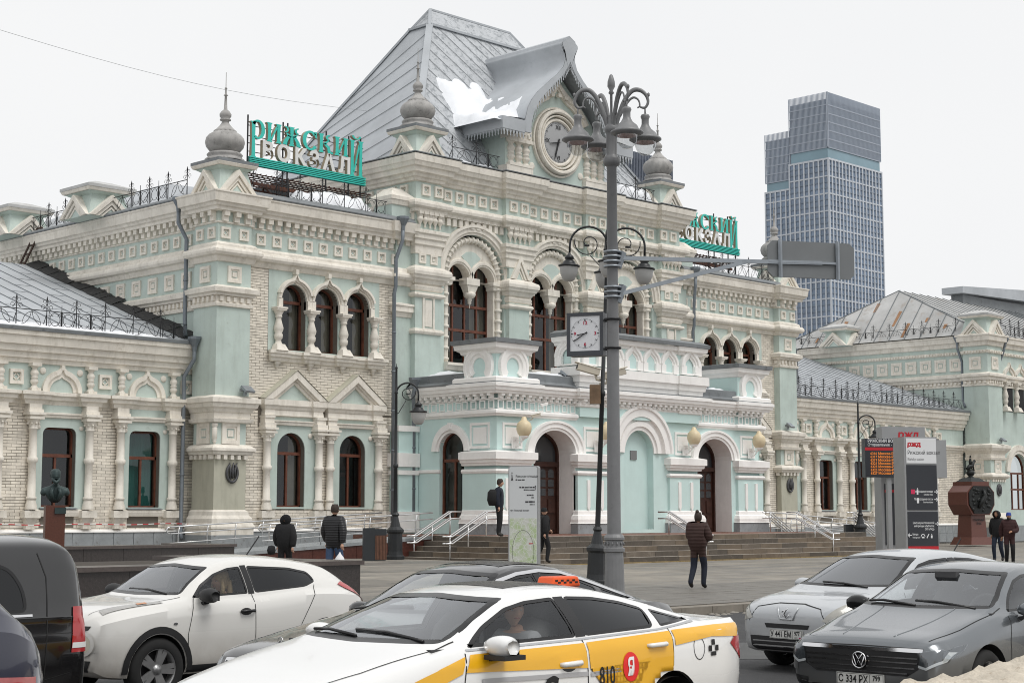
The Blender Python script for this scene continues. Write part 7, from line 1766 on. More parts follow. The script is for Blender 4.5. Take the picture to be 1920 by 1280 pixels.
# --- white and yellow taxi
YEL = mat('taxi_yellow', (0.80,0.42,0.008), 0.3, 0.03, coat=0.6); RED = mat('badge_red', (0.75,0.02,0.02), 0.35, 0.0); WHT = mat('decal_white', (0.82,0.82,0.82), 0.3, 0.0); ORG = mat('taxi_lamp_orange', (0.75,0.10,0.02), 0.35, 0.1)
SIL = mat('silver_trim', (0.55,0.56,0.57), 0.2, 0.0, metal=0.9); GREYD = mat('decal_grey', (0.42,0.42,0.43), 0.4, 0.0)
B = [0,1.25,2.08,3.4,4.25,4.68]; K, wx = warp(SED, B, 0.985)
c = Car('taxi', 'white taxi with yellow side stripes and orange roof lamp in the foreground', 'car', 4.68, K, paint('taxi_white', (0.80,0.80,0.79), 0.3), (0.9, 3.6), (-51.86,-45.36,RZ), math.radians(-0.8)); c.t.scale = (1.03,1.02,1.0)
sedan_windows(c, wx, 0.985, CLEAR, SIDEG, TINT); TAXI = c
c.finish(); z = 0.985
for x in (0.9, 3.6):
	for q in (-1, 1): c.wheel(x, q, 5)
shutlines(c, wx, z)
for sd in (-1, 1):
	c.patch('yellow_stripe', [(0.35,.50),(0.75,.62),(1.43,.80),(1.48,.895),(1.3,.85),(0.7,.70),(0.3,.6)], 'xz', YEL, sd)
	c.patch('yellow_stripe', [(1.46,.805),(2.0,.79),(2.642,.77),(2.642,.925),(1.53,.905)], 'xz', YEL, sd)
	c.patch('yellow_stripe', [(2.668,.765),(3.1,.775),(3.35,.80),(3.02,.46),(3.45,.46),(3.59,.7),(3.61,.965),(2.668,.927)], 'xz', YEL, sd)
	c.patch('yellow_stripe', [(3.635,.86),(4.1,.90),(4.52,.88),(4.60,.985),(4.2,.985),(3.64,.97)], 'xz', YEL, sd)
	c.patch('grey_stripe', [(1.6,.74),(2.64,.725),(2.64,.75),(1.6,.765)], 'xz', GREYD, sd); c.patch('grey_stripe', [(2.67,.72),(3.05,.73),(3.12,.755),(2.67,.745)], 'xz', GREYD, sd)
	c.patch('black_triangle', [(2.95,.42),(3.3,.42),(3.16,.62)], 'xz', INK, sd, 0.016)
	c.patch('red_badge', [(3.1+.088*math.cos(a),.755+.088*math.sin(a)) for a in [2*PI*i/28 for i in range(28)]], 'xz', RED, sd, 0.012)
	for i in range(3):
		for j in range(2):
			if (i+j) % 2 == 0: c.patch('check_square', [(4.05+i*.045,.80+j*.04),(4.093+i*.045,.80+j*.04),(4.093+i*.045,.838+j*.04),(4.05+i*.045,.838+j*.04)], 'xz', INK, sd)
	c.patch('check_square', [(4.08,.77),(4.15,.77),(4.15,.797),(4.08,.797)], 'xz', INK, sd)
c.text('badge_letter', 'Я', 0.14, 3.1, .706, 'xz', WHT, -1, 0.016, 0.004, 0.9)
c.text('fleet_number', '810', 0.15, 2.84, .665, 'xz', INK, -1, 0.011, 0.002, 0.75)
c.text('lettering', 'Go', 0.26, 2.28, .56, 'xz', INK, -1, 0.011, 0.006, 0.9, 0.25)
c.line('fuel_flap', [(3.93+.07*math.cos(a),.83+.075*math.sin(a)) for a in [2*PI*i/24 for i in range(25)]], 'xz', PLAS, 0.006)
c.handle(2.47,.785*z+.03,paint('handle_white',(0.8,0.8,0.79),0.1)); c.handle(3.42,.875,MATS['handle_white'])
c.line('window_chrome', [(wx(1.52),.948*z),(wx(2.6),.968*z),(wx(3.5),.998*z),(wx(4.0),1.045*z)], 'xz', SIL, 0.014, -1, 0.005)
c.mirror(1.70,-0.86,.955,c.paint,-1,1.0); c.mirror(1.70,0.86,.955,c.paint,1,1.0)
g = MB(); g.box(1.62,1.82,-1.10,-0.9,.875,.905); g.build('mirror_underside', PLAS, c.t)
c.wiper([(1.32,-0.62,1.0),(1.36,-0.2,1.045),(1.37,0.15,1.05)]); c.wiper([(1.28,0.05,1.01),(1.33,0.4,1.04),(1.36,0.62,1.03)])
c.line('bonnet_gap', [(.25,-.62),(.7,-.72),(1.3,-.76),(1.48,-.745)], 'xy', INK, 0.008); c.line('bonnet_gap', [(.25,.62),(.7,.72),(1.3,.76),(1.48,.745)], 'xy', INK, 0.008)
c.patch('tail_lamp', [(4.38,.84),(4.6,.72),(4.66,.72),(4.66,.86),(4.5,.90)], 'xz', REDL, -1, 0.006); c.patch('head_lamp', [(.08,.58),(.5,.68),(.42,.73),(.1,.66)], 'xz', LENS, -1, 0.005)
c.patch('sunroof', [(2.3,-.38),(2.95,-.38),(2.95,.38),(2.3,.38)], 'xy', TRIMB, -1, 0.004, 0.1)
g = MB(); g.prism([(-.17,0),(.17,0),(.14,.085),(-.14,.085)], -.09, .09); lamp = g.build('roof_lamp', ORG, c.t, (3.28,0,1.345)); lamp.rotation_euler = (0,0,PI/2*0); bv = lamp.modifiers.new('b','BEVEL'); bv.width = 0.02; bv.segments = 3
g = MB()
for i in range(8):
	for j in range(2):
		if (i+j) % 2: g.box(-.13+i*.032,-.1+i*.032,-.092,-.0905,.03+j*.016,.045+j*.016)
g.build('lamp_checks', INK, lamp)
c.cabin(1.75,.93,h=1.28)
zup = interp([(0,0),(.45,0),(.93,.085),(1.41,.028),(1.7,.028)])        # this model carries its waistline high
for o in c.t.children:
	if o.name.split('.')[0] in ('wheel', 'roof_lamp', 'wheel_arch'): continue
	for v in o.data.vertices: v.co.z += zup(v.co.z)
	for ch in o.children:
		for v in ch.data.vertices: v.co.z += zup(v.co.z)
lamp.location.z += .03

# --- black saloon behind the taxi
B = [0,1.62,2.38,3.55,4.45,4.95]; K, wx = warp(SED, B, 1.045, 1.01)
for k in ('zb','zt','zr'): K[k] = [(x, v*(1-0.1*max(0,(x-4.3))/0.65)) for x, v in K[k]]
c = Car('black_saloon', 'glossy black saloon with chrome window line half hidden behind the taxi', 'car', 4.95, K, paint('car_black', (0.008,0.008,0.009), 0.05, rough=0.12), (0.9, 3.78), (-49.45,-42.72,RZ), 0.0, 0.335)
sedan_windows(c, wx, 1.045, CLEAR, SIDEG, TINT, 1.01); c.finish(); z = 1.045
for x in (0.9, 3.78):
	for q in (-1, 1): c.wheel(x, q, 5)
shutlines(c, wx, z)
c.line('window_chrome', [(wx(1.52),.95*z),(wx(1.78),1.12*z),(wx(2.05),1.265*z),(wx(2.35),1.322*z),(wx(2.7),1.345*z),(wx(3.05),1.325*z),(wx(3.4),1.25*z),(wx(3.75),1.14*z),(wx(4.02),1.055*z)], 'xz', CHROME, 0.03, -1, 0.008); c.line('window_chrome', [(wx(1.52),.95*z),(wx(2.6),.97*z),(wx(4.02),1.05*z)], 'xz', CHROME, 0.02, -1, 0.006)
c.patch('sunroof', [(2.55,-.42),(3.3,-.42),(3.3,.42),(2.55,.42)], 'xy', TRIMB, -1, 0.004, 0.1)
gp = [(-.46,.36),(.46,.36),(.5,.5),(.48,.665),(-.48,.665),(-.5,.5)]
c.patch('grille', gp, 'yz', PLAS, -1, 0.008)
for i in range(4): c.line('grille_slat', [(-.47,.42+i*.062),(.47,.42+i*.062)], 'yz', CHROME, 0.018, -1, 0.02)
c.line('grille_slat', [(0,.36),(0,.665)], 'yz', CHROME, 0.02, -1, 0.022); c.line('grille_frame', gp+gp[:1], 'yz', CHROME, 0.03, -1, 0.016)
g = MB(); g.tube([(0.24,.035*math.cos(a),.84+.035*math.sin(a)) for a in [2*PI*i/20 for i in range(20)]], 0.004, 5, closed=True)
for i in range(3): a = PI/2+2*PI*i/3; g.bar((0.24,0,.84),(0.24,.035*math.cos(a),.84+.035*math.sin(a)),0.006)
g.bar((0.24,0,.77),(0.24,0,.81),0.008); g.build('bonnet_star', CHROME, c.t)
for sd in (-1, 1): c.patch('head_lamp', [(sd*.56,.5),(sd*.8,.56),(sd*.78,.7),(sd*.56,.68)][::sd], 'yz', LENS, -1, 0.006)
c.wiper([(1.62,0.62,1.05),(1.66,0.2,1.085),(1.68,-0.15,1.09)]); c.mirror(2.0,0.86,1.0,c.paint,1); c.mirror(2.0,-0.86,1.0,c.paint,-1); c.cabin(2.1,.97,h=1.3)
c.patch('tail_lamp', [(4.7,.74),(4.9,.72),(4.9,.82),(4.72,.84)], 'xz', REDL, -1, 0.006)

# --- grey saloon on the right
B = [0,1.16,1.98,3.3,4.15,4.70]; K, wx = warp(SED, B, 1.02, 1.0)
K['zb'][0:3] = [(0,.66),(.04*1,.70),(.11,.73)]; K['zt'][0:3] = [(0,.69),(.04,.735),(.11,.775)]; K['zr'][0:3] = [(0,.68),(.04,.72),(.11,.757)]; K['w'][0:4] = [(0,.72),(.03,.78),(.1,.82),(.25,.86)]; K['wb'][0:3] = [(0,.64),(.05,.7),(.15,.75)]
c = Car('grey_saloon', 'dark grey saloon with silver grille facing left at the right edge', 'car', 4.70, K, paint('car_grey', (0.15,0.165,0.18), 0.3, metal=0.6, rough=0.2), (0.88, 3.56), (-44.41,-45.62,RZ), math.radians(1.7), 0.325)
sedan_windows(c, wx, 1.02, CLEAR, SIDEG, TINT); c.finish(); z = 1.02
for x in (0.88, 3.56):
	for q in (-1, 1): c.wheel(x, q, 5, style=1)
shutlines(c, wx, z)
gp = [(-.56,.52),(.56,.52),(.62,.60),(.6,.66),(-.6,.66),(-.62,.60)]
c.patch('grille', [(-.62,.50),(-.5,.43),(.5,.43),(.62,.50),(.64,.655),(-.64,.655)], 'yz', PLAS, -1, 0.006)
for zz, ww in ((.60,.62),(.555,.61),(.505,.58),(.455,.5)): c.line('grille_slat', [(-ww,zz),(ww,zz)], 'yz', CHROME, 0.013, -1, 0.014)
c.line('bonnet_chrome', [(-.66,.672),(.66,.672)], 'yz', CHROME, 0.03, -1, 0.01)
h = c.hit(0,.56,'yz'); ex = h.x-0.03
g = MB(); g.tube([(ex,.075*math.cos(a),.56+.075*math.sin(a)) for a in [2*PI*i/28 for i in range(28)]], 0.008, 6, closed=True)
for pts in ([(-.04,.62),(0,.565),(.04,.62)],[(-.062,.6),(-.03,.505),(0,.56),(.03,.505),(.062,.6)]): g.tube([(ex,a,b) for a, b in pts], 0.007, 6)
g.build('emblem', CHROME, c.t)
g = MB(); g.lathe([(0.075,0),(0.075,0.012),(0,0.012)], n=24); o = g.build('emblem_disc', TRIMB, c.t, (ex+0.02,0,.56)); o.rotation_euler = (0,-PI/2,0)
for sd in (-1, 1):
	pl = [(sd*.60,.52),(sd*.70,.5),(sd*.84,.57),(sd*.855,.655),(sd*.80,.685),(sd*.62,.66)]
	q = c.patch('head_lamp_housing', pl[::sd], 'yz', mat('lamp_housing', (0.10,0.11,0.12), 0.25, 0.3, 14.0, metal=0.3), -1, 0.005)
	c.patch('head_lamp', pl[::sd], 'yz', LENS, -1, 0.014)
	c.line('daytime_lamp', [(sd*.62,.53),(sd*.70,.51),(sd*.82,.58),(sd*.84,.66)], 'yz', mat('daylight_lens', (0.75,0.76,0.76), 0.2, 0.0), 0.024, -1, 0.012)
	pl = [(.1,.57),(.42,.665),(.5,.72),(.3,.70),(.12,.665)]; c.patch('head_lamp_housing', pl, 'xz', MATS['lamp_housing'], sd, 0.005); c.patch('head_lamp', pl, 'xz', LENS, sd, 0.012)
	pl = [(sd*.6,.27),(sd*.78,.31),(sd*.76,.38),(sd*.6,.36)]; c.patch('fog_lamp', pl[::sd], 'yz', PLAS, -1, 0.005)
	c.line('bonnet_crease', [(.15,sd*.28),(.7,sd*.36),(1.15,sd*.4)], 'xy', c.paint, 0.009, -1, -0.002, round_=True); c.line('bonnet_gap', [(.13,sd*.66),(.6,sd*.74),(1.2,sd*.775),(1.4,sd*.76)], 'xy', INK, 0.009)
c.line('bonnet_gap', [(-.66,.69),(0,.7),(.66,.69)], 'yz', INK, 0.008); c.patch('lower_intake', [(-.5,.24),(.5,.24),(.56,.31),(-.56,.31)], 'yz', PLAS, -1, 0.006)
c.plate('С 334 РХ', '799', .375); c.mirror(1.62,-0.86,1.0,c.paint,-1); c.mirror(1.62,0.86,1.0,TRIMB,1)
c.wiper([(1.2,-.6,1.02),(1.25,-.15,1.07),(1.27,.1,1.075)]); c.wiper([(1.17,.05,1.03),(1.23,.45,1.07),(1.25,.62,1.06)]); c.cabin(1.68,.96,h=1.3)
g = MB(); g.box(1.72,1.8,-.12,.12,1.3,1.36); g.build('rear_view_mirror', CABIN, c.t)

# --- silver hatchback
B = [0,1.0,1.9,3.6,4.15,4.30]; K, wx = warp(SED, B, 1.05, 1.0)
K['zb'][0:4] = [(0,.70),(.03,.76),(.1,.80),(.32,.85)]; K['zt'][0:4] = [(0,.72),(.03,.79),(.1,.845),(.4,.93)]; K['zr'][0:4] = [(0,.71),(.03,.775),(.1,.83),(.4,.91)]; K['zt'] = [k for k in K['zt'] if k[0] < wx(3.7)]+[(4.0,1.3),(4.2,1.1),(4.3,.95)]; K['zr'] = [k for k in K['zr'] if k[0] < wx(3.5)]+[(4.0,1.24),(4.2,1.07),(4.3,.94)]
c = Car('silver_hatchback', 'dirty silver hatchback with lion emblem behind the dark grey saloon', 'car', 4.30, K, paint('car_silver', (0.50,0.52,0.54), 0.3, (0.30,0.28,0.25), metal=0.25, rough=0.3), (0.85, 3.46), (-41.12,-42.45,RZ), math.radians(-4.9), 0.32)
TINTS = glass('tinted_screen', (0.14,0.15,0.16), 0.16)
sedan_windows(c, wx, 1.05, TINTS, TINT, TINT); c.finish(); z = 1.05
for x in (0.85, 3.46):
	for q in (-1, 1): c.wheel(x, q, 5)
shutlines(c, wx, z)
c.patch('upper_intake', [(-.33,.545),(.33,.545),(.36,.60),(-.36,.60)], 'yz', PLAS, -1, 0.005); c.patch('lower_intake', [(-.42,.22),(.42,.22),(.58,.30),(.6,.44),(-.6,.44),(-.58,.30)], 'yz', PLAS, -1, 0.005)
for i in range(3): c.line('intake_slat', [(-.55,.27+i*.055),(.55,.27+i*.055)], 'yz', mat('slat_grey', (0.25,0.25,0.25), 0.4, 0.1), 0.014, -1, 0.012)
c.line('bonnet_gap', [(-.62,.62),(-.5,.80),(-.2,.85),(.2,.85),(.5,.80),(.62,.62)], 'yz', INK, 0.01)
g = MB(); h = c.hit(0,.73,'yz'); ex = h.x-0.02
g.tube([(ex,-.01,.67),(ex-.004,.02,.72),(ex,.0,.77),(ex,-.03,.79)], [0.008,0.012,0.012,0.006], 6); g.tube([(ex,.0,.75),(ex,.045,.765),(ex,.06,.745)], 0.008, 5); g.tube([(ex,.01,.71),(ex,.05,.70)], 0.008, 5); g.tube([(ex,-.01,.7),(ex,-.04,.69),(ex,-.05,.72)], 0.006, 5); g.build('emblem', CHROME, c.t)
c.line('emblem_surround', [(-.16,.80),(-.1,.66),(.1,.66),(.16,.80)], 'yz', c.paint, 0.012, -1, 0.008, round_=True)
for sd in (-1, 1):
	pl = [(sd*.55,.66),(sd*.8,.60),(sd*.86,.70),(sd*.84,.83),(sd*.74,.86)]; c.patch('head_lamp', pl[::sd], 'yz', mat('cloudy_lens', (0.45,0.44,0.40), 0.2, 0.2, 9.0, coat=0.8), -1, 0.006)
	c.patch('head_lamp', [(.06,.62),(.3,.66),(.52,.84),(.3,.84),(.08,.78)], 'xz', MATS['cloudy_lens'], sd, 0.006)
c.plate('У 441 ЕМ', '977', .475); c.wiper([(.98,-.5,1.04),(1.02,-.1,1.08),(1.04,.25,1.09)]); c.mirror(1.55,-0.86,1.02,c.paint,-1); c.mirror(1.55,0.86,1.02,c.paint,1); c.cabin(1.65,.98,h=1.34)
g = MB(); g.bar((3.75,.12,1.42),(3.95,.12,1.62),0.012); g.build('aerial', PLAS, c.t)

# --- white crossover
JK = dict(
 w=[(0,.58),(.03,.66),(.1,.76),(.3,.85),(.6,.885),(1.2,.875),(2.4,.88),(3.3,.89),(3.8,.85),(4.0,.78),(4.13,.66)],
 zs=[(0,.36),(.2,.26),(.5,.24),(3.6,.25),(3.95,.36),(4.13,.5)],
 zb=[(0,.82),(.05,.87),(.15,.92),(.6,1.0),(1.2,1.055),(2.3,1.085),(3.2,1.15),(3.8,1.12),(4.05,1.03),(4.13,.9)],
 wb=[(0,.5),(.1,.62),(.3,.73),(.8,.79),(1.3,.80),(2.4,.81),(3.3,.79),(3.9,.72),(4.13,.6)],
 zt=[(0,.85),(.05,.92),(.15,.985),(.5,1.05),(1.0,1.10),(1.12,1.135),(1.4,1.33),(1.7,1.49),(2.0,1.55),(2.3,1.568),(2.8,1.55),(3.3,1.49),(3.55,1.44),(3.75,1.32),(4.0,1.1),(4.08,1.03),(4.13,.91)],
 zr=[(0,.84),(.05,.905),(.15,.965),(.5,1.03),(1.0,1.085),(1.2,1.11),(1.45,1.25),(1.75,1.4),(2.1,1.47),(2.6,1.475),(3.2,1.41),(3.5,1.36),(3.75,1.26),(4.0,1.07),(4.13,.905)],
 wr=[(0,.42),(.15,.55),(.5,.64),(1.0,.69),(1.25,.70),(1.5,.645),(1.8,.595),(2.3,.575),(3.2,.56),(3.6,.57),(4.0,.6),(4.13,.5)])
c = Car('white_crossover', 'white crossover with round headlamp and black wheel arches by the granite planter', 'car', 4.13, JK, paint('pearl_white', (0.72,0.71,0.68), 0.5, (0.33,0.29,0.24)), (0.80, 3.30), (-49.05,-38.6,RZ), math.radians(0.5), 0.335); c.t.scale = (0.91,1.0,0.955)
SC = lambda f: f.normal.x < -0.12 and f.normal.z > 0.15 and 0.95 < f.calc_center_median().x < 1.95 and abs(f.calc_center_median().y) < 0.75
c.window('windscreen', [(-.67,1.135),(0,1.12),(.67,1.135),(.61,1.28),(.55,1.44),(0,1.475),(-.55,1.44),(-.61,1.28)], 'yz', SC, CLEAR, trim=0.03, r=0.04)
RC = lambda f: f.normal.x > 0.12 and f.normal.z > 0.1 and 3.4 < f.calc_center_median().x
c.window('rear_window', [(-.52,1.12),(.52,1.12),(.46,1.4),(-.46,1.4)], 'yz', RC, TINT, trim=0.03)
both(c, 'front_window', [(1.32,1.10),(2.14,1.125),(2.14,1.44),(1.95,1.425),(1.72,1.36),(1.5,1.245)], SIDEG, trim=0.025, r=0.03)
both(c, 'rear_side_window', [(2.24,1.13),(3.05,1.18),(3.25,1.24),(3.2,1.355),(2.9,1.41),(2.24,1.445)], TINT, trim=0.025, r=0.05)
c.finish()
for x in (0.80, 3.30):
	for q in (-1, 1): c.wheel(x, q, 5, mat('two_tone_alloy', (0.42,0.42,0.42), 0.3, 0.2, 6.0, metal=0.7)).scale = (1.1,1.05,1)
for sd in (-1, 1):
	for wx_ in (0.80, 3.30):
		c.line('arch_cladding', [(wx_+.437*math.cos(a),.335+.437*math.sin(a)) for a in [PI*(-0.12+1.24*i/24) for i in range(25)]], 'xz', PLAS, 0.075, sd, 0.014)
	c.patch('sill_cladding', [(1.2,.25),(2.9,.25),(2.92,.36),(1.18,.36)], 'xz', PLAS, sd, 0.008)
	c.line('door_gap', [(1.22,.36),(1.2,.7),(1.28,1.0),(1.34,1.1)], 'xz', side=sd); c.line('door_gap', [(2.19,.36),(2.19,1.12)], 'xz', side=sd); c.line('door_gap', [(2.85,.4),(2.9,.75),(3.05,.98),(3.2,1.2)], 'xz', side=sd)
	c.patch('b_pillar_cover', [(2.145,1.12),(2.235,1.125),(2.235,1.45),(2.145,1.447)], 'xz', TRIMB, sd, 0.004)
	c.patch('tail_lamp', [(3.62,1.19),(3.95,1.03),(4.09,.94),(4.08,1.0),(3.9,1.13),(3.72,1.22)], 'xz', REDL, sd, 0.012)
	# upper slit lamp on the bonnet edge, round headlamp below
	pl = [(.2,.80),(.5,.92),(.9,1.0),(.86,1.03),(.5,.99),(.25,.9)]; c.patch('side_lamp', [(.18,sd*.66),(.55,sd*.715),(.92,sd*.765),(.9,sd*.70),(.5,sd*.6),(.2,sd*.55)][::-sd], 'xy', mat('slit_lamp', (0.34,0.33,0.31), 0.15, 0.3, 9.0, coat=0.8), -1, 0.008)
	c.patch('indicator_bulb', [(.62,sd*.69),(.74,sd*.71),(.74,sd*.665),(.62,sd*.645)][::-sd], 'xy', mat('bulb_orange', (0.55,0.25,0.12), 0.3, 0.1), -1, 0.014)
	pl = [(sd*(.56+.125*math.cos(a)),.64+.12*math.sin(a)) for a in [2*PI*i/24 for i in range(24)]]; c.patch('round_headlamp', pl[::sd], 'yz', mat('headlamp_cream', (0.60,0.58,0.48), 0.12, 0.1, 6.0, coat=0.8), -1, 0.02); c.line('headlamp_rim', pl+pl[:1], 'yz', c.paint, 0.035, -1, 0.022, round_=False)
	pl = [(sd*(.56+.05*math.cos(a)),.63+.05*math.sin(a)) for a in [2*PI*i/16 for i in range(16)]]; c.patch('headlamp_projector', pl[::sd], 'yz', LWHITE, -1, 0.026)
	c.patch('side_grille', [(sd*.3,.72),(sd*.62,.79),(sd*.64,.83),(sd*.3,.83)][::sd], 'yz', PLAS, -1, 0.006)
	c.line('bonnet_gap', [(.1,sd*.5),(.5,sd*.58),(.92,sd*.69),(1.2,sd*.70)], 'xy', INK, 0.008)
	pl = [(.62,.0)]
c.patch('lower_bumper', [(-.6,.34),(.6,.34),(.66,.46),(-.66,.46)], 'yz', PLAS, -1, 0.008); c.patch('side_repeater', [(1.02+.03*math.cos(a),.83+.014*math.sin(a)) for a in [2*PI*i/14 for i in range(14)]], 'xz', SIL, -1, 0.008)
c.handle(2.07,.93,TRIMB); c.mirror(1.44,-0.80,1.12,PLAS,-1,1.05); c.mirror(1.44,0.80,1.12,PLAS,1,1.05); c.cabin(1.6,1.05,h=1.42)
c.wiper([(1.16,-.5,1.14),(1.2,-.1,1.18),(1.22,.3,1.18)]); g = MB(); g.bar((2.75,0,1.55),(2.95,.0,1.78),0.012); g.build('aerial', PLAS, c.t)
CROSS = c

# --- black van at the left edge (its rear end)
VN = dict(w=[(0,.7),(.2,.86),(.6,.94),(4.7,.955),(4.98,.945),(5.07,.92),(5.12,.86)], zs=[(0,.3),(.3,.2),(4.8,.24),(5.12,.34)], zb=[(0,.8),(.6,1.0),(1.2,1.1),(4.9,1.13),(5.12,1.1)], wb=[(0,.6),(.5,.86),(1.2,.93),(4.8,.935),(5.0,.92),(5.12,.83)],
 zt=[(0,.85),(.6,1.1),(1.1,1.25),(1.9,1.75),(2.5,1.88),(4.6,1.90),(4.88,1.885),(4.98,1.84),(5.06,1.72),(5.12,1.5)], zr=[(0,.83),(.6,1.07),(1.1,1.2),(1.9,1.62),(2.5,1.74),(4.6,1.76),(4.88,1.745),(4.98,1.71),(5.06,1.6),(5.12,1.42)], wr=[(0,.5),(1.0,.8),(1.9,.78),(2.5,.77),(4.6,.78),(4.9,.78),(5.05,.775),(5.12,.74)])
c = Car('black_van', 'black passenger van with red tail lamp cut off by the left edge', 'van', 5.12, VN, MATS['car_black'], (0.9, 4.1), (-55.5,-40.55,RZ), 0.0, 0.34); c.t.scale = (1.0,1.0,0.94)
both(c, 'rear_side_window', [(3.0,1.18),(4.52,1.18),(4.50,1.4),(4.40,1.58),(4.2,1.66),(3.0,1.68)], TINT, trim=0.03, r=0.08); both(c, 'front_window', [(1.5,1.18),(2.9,1.18),(2.9,1.68),(2.2,1.64)], TINT, trim=0.03)
c.finish()
for x in (0.9, 4.1):
	for q in (-1, 1): c.wheel(x, q, 5)
for sd in (-1, 1): c.patch('tail_lamp', [(4.93,.80),(5.1,.80),(5.09,1.22),(4.96,1.22)], 'xz', REDL, sd, 0.01); c.patch('reversing_lamp', [(4.935,.84),(5.1,.84),(5.1,.89),(4.94,.89)], 'xz', LWHITE, sd, 0.014)
c.line('window_chrome', [(2.9,1.155),(4.56,1.155)], 'xz', CHROME, 0.022, -1, 0.006); c.line('panel_gap', [(4.66,.4),(4.7,1.1),(4.72,1.5),(4.66,1.72)], 'xz', INK, 0.01); c.line('panel_gap', [(3.0,.98),(4.95,.98)], 'xz', INK, 0.008); c.line('panel_gap', [(4.93,.62),(4.6,.55),(4.2,.72)], 'xz', INK, 0.008)
# --- dark blue estate, only its tail corner in view
c = Car('blue_estate', 'dark blue car whose tail lamp shows in the bottom left corner', 'car', 4.13, JK, paint('car_blue', (0.012,0.014,0.035), 0.12, rough=0.15), (0.80, 3.30), (-57.62,-45.5,RZ), 0.0, 0.335); c.t.scale = (1.0,1.0,1.25)
RC = lambda f: f.normal.x > 0.12 and f.normal.z > 0.1 and 3.4 < f.calc_center_median().x
c.window('rear_window', [(-.52,1.12),(.52,1.12),(.46,1.4),(-.46,1.4)], 'yz', RC, TINT, trim=0.03); both(c, 'rear_side_window', [(2.24,1.13),(3.05,1.18),(3.25,1.24),(3.2,1.355),(2.9,1.41),(2.24,1.445)], TINT, trim=0.025, r=0.05)
c.finish()
for x in (0.80, 3.30):
	for q in (-1, 1): c.wheel(x, q, 5)
for sd in (-1, 1):
	c.patch('tail_lamp', [(3.62,.62),(3.98,.62),(4.0,.86),(3.62,.88)], 'xz', mat('tail_lamp_pink', (0.5,0.16,0.16), 0.15, 0.2, 8.0, coat=0.8), sd, 0.012); c.line('lamp_strip', [(3.62,.84),(3.9,.83),(3.92,.64)], 'xz', REDL, 0.03, sd, 0.018)
# ================= people
SKIN = mat('skin', (0.52,0.31,0.22), 0.6, 0.08, 8.0); SKIND = mat('skin_tan', (0.40,0.22,0.14), 0.6, 0.08, 8.0); HAIRB = mat('hair_brown', (0.035,0.022,0.015), 0.6, 0.3, 30.0); HAIRK = mat('hair_black', (0.010,0.009,0.009), 0.5, 0.2, 30.0); HAIRG = mat('hair_blond', (0.42,0.30,0.16), 0.55, 0.25, 30.0)
BLKF = mat('black_fabric', (0.012,0.012,0.013), 0.85, 0.2, 8.0, bump=0.3, bscale=40); NAVY = mat('navy_fabric', (0.014,0.018,0.03), 0.85, 0.2, 8.0); JEAN = mat('blue_jeans', (0.05,0.085,0.16), 0.85, 0.25, 12.0); JEAND = mat('dark_jeans', (0.018,0.026,0.045), 0.85, 0.25, 12.0); BURG = mat('brown_puffer', (0.045,0.022,0.018), 0.75, 0.2, 8.0); MAROON = mat('maroon_coat', (0.04,0.014,0.014), 0.8, 0.2, 8.0); FUR = mat('black_fur', (0.006,0.006,0.007), 0.95, 0.3, 30.0, bump=1.0, bscale=60); LIPS = mat('lips', (0.36,0.12,0.10), 0.5, 0.0); EYEW = mat('eye_white', (0.6,0.58,0.55), 0.3, 0.0); SHOE = mat('dark_shoe', (0.02,0.017,0.015), 0.6, 0.2, 10.0); PUFF = mat('black_puffer', (0.014,0.014,0.016), 0.45, 0.2, 6.0); CAPB = mat('cap_blue', (0.03,0.06,0.30), 0.7, 0.1, 8.0); GREYK = mat('grey_knit', (0.30,0.30,0.31), 0.9, 0.1, 12.0)
quilt(PUFF, 6.0, 0.3); quilt(BURG, 4.0, 0.3); quilt(MAROON, 3.0, 0.15)
def head_geo(n=20, m=16, female=False):
	"""head about 0.235 tall, chin at z=0, face to -Y; returns verts, faces"""
	vs = []; fs = []
	g = lambda x, c, s: math.exp(-((x-c)/s)**2)
	for i in range(m+1):
		t = i/m; z = 0.235*t
		rx = 0.078*math.sqrt(max(0, 1-((t-0.58)/0.62)**2)) if t > 0.0 else 0.03
		rx = max(rx, 0.0) if t < 1 else 0.002
		jaw = 0.55+0.45*min(1, t/0.38); rx *= jaw
		ry = 0.098*math.sqrt(max(0.0004, 1-((t-0.56)/0.6)**2))*(0.72+0.28*min(1, t/0.35))
		for j in range(n):
			a = 2*PI*j/n; x = rx*math.sin(a); y = -ry*math.cos(a)
			fr = max(0, math.cos(a))**2; dx = x
			if math.cos(a) > 0:
				y -= 0.024*g(t,0.42,0.07)*g(dx,0,0.016)+0.012*g(t,0.5,0.09)*g(dx,0,0.012)      # nose
				y += 0.010*g(t,0.53,0.04)*(g(dx,0.032,0.016)+g(dx,-0.032,0.016))               # eye sockets
				y -= 0.005*g(t,0.60,0.03)*g(abs(dx),0.03,0.03)                                  # brow
				y -= 0.006*g(t,0.26,0.025)*g(dx,0,0.022); y += 0.004*g(t,0.21,0.02)*g(dx,0,0.025); y -= 0.008*g(t,0.1,0.07)*g(dx,0,0.025)   # lips, chin
			vs.append((x, y, z))
	for i in range(m):
		for j in range(n): k = (j+1) % n; fs.append((i*n+j, i*n+k, (i+1)*n+k, (i+1)*n+j))
	fs.append(list(range(n-1,-1,-1))); fs.append([m*n+j for j in range(n)])
	for q in (-1, 1):      # ears
		o = len(vs); pr = [(0,0),(0.008,0.014),(0.012,0.03),(0.006,0.046),(0,0.05)]
		for (d, z) in pr: vs += [(q*0.072, 0.0, 0.095+z), (q*(0.078+d*0.8), 0.012, 0.095+z), (q*0.072, 0.024, 0.095+z)]
		for i in range(4):
			for k in range(2): fs.append((o+i*3+k, o+i*3+k+1, o+(i+1)*3+k+1, o+(i+1)*3+k))
	return vs, fs
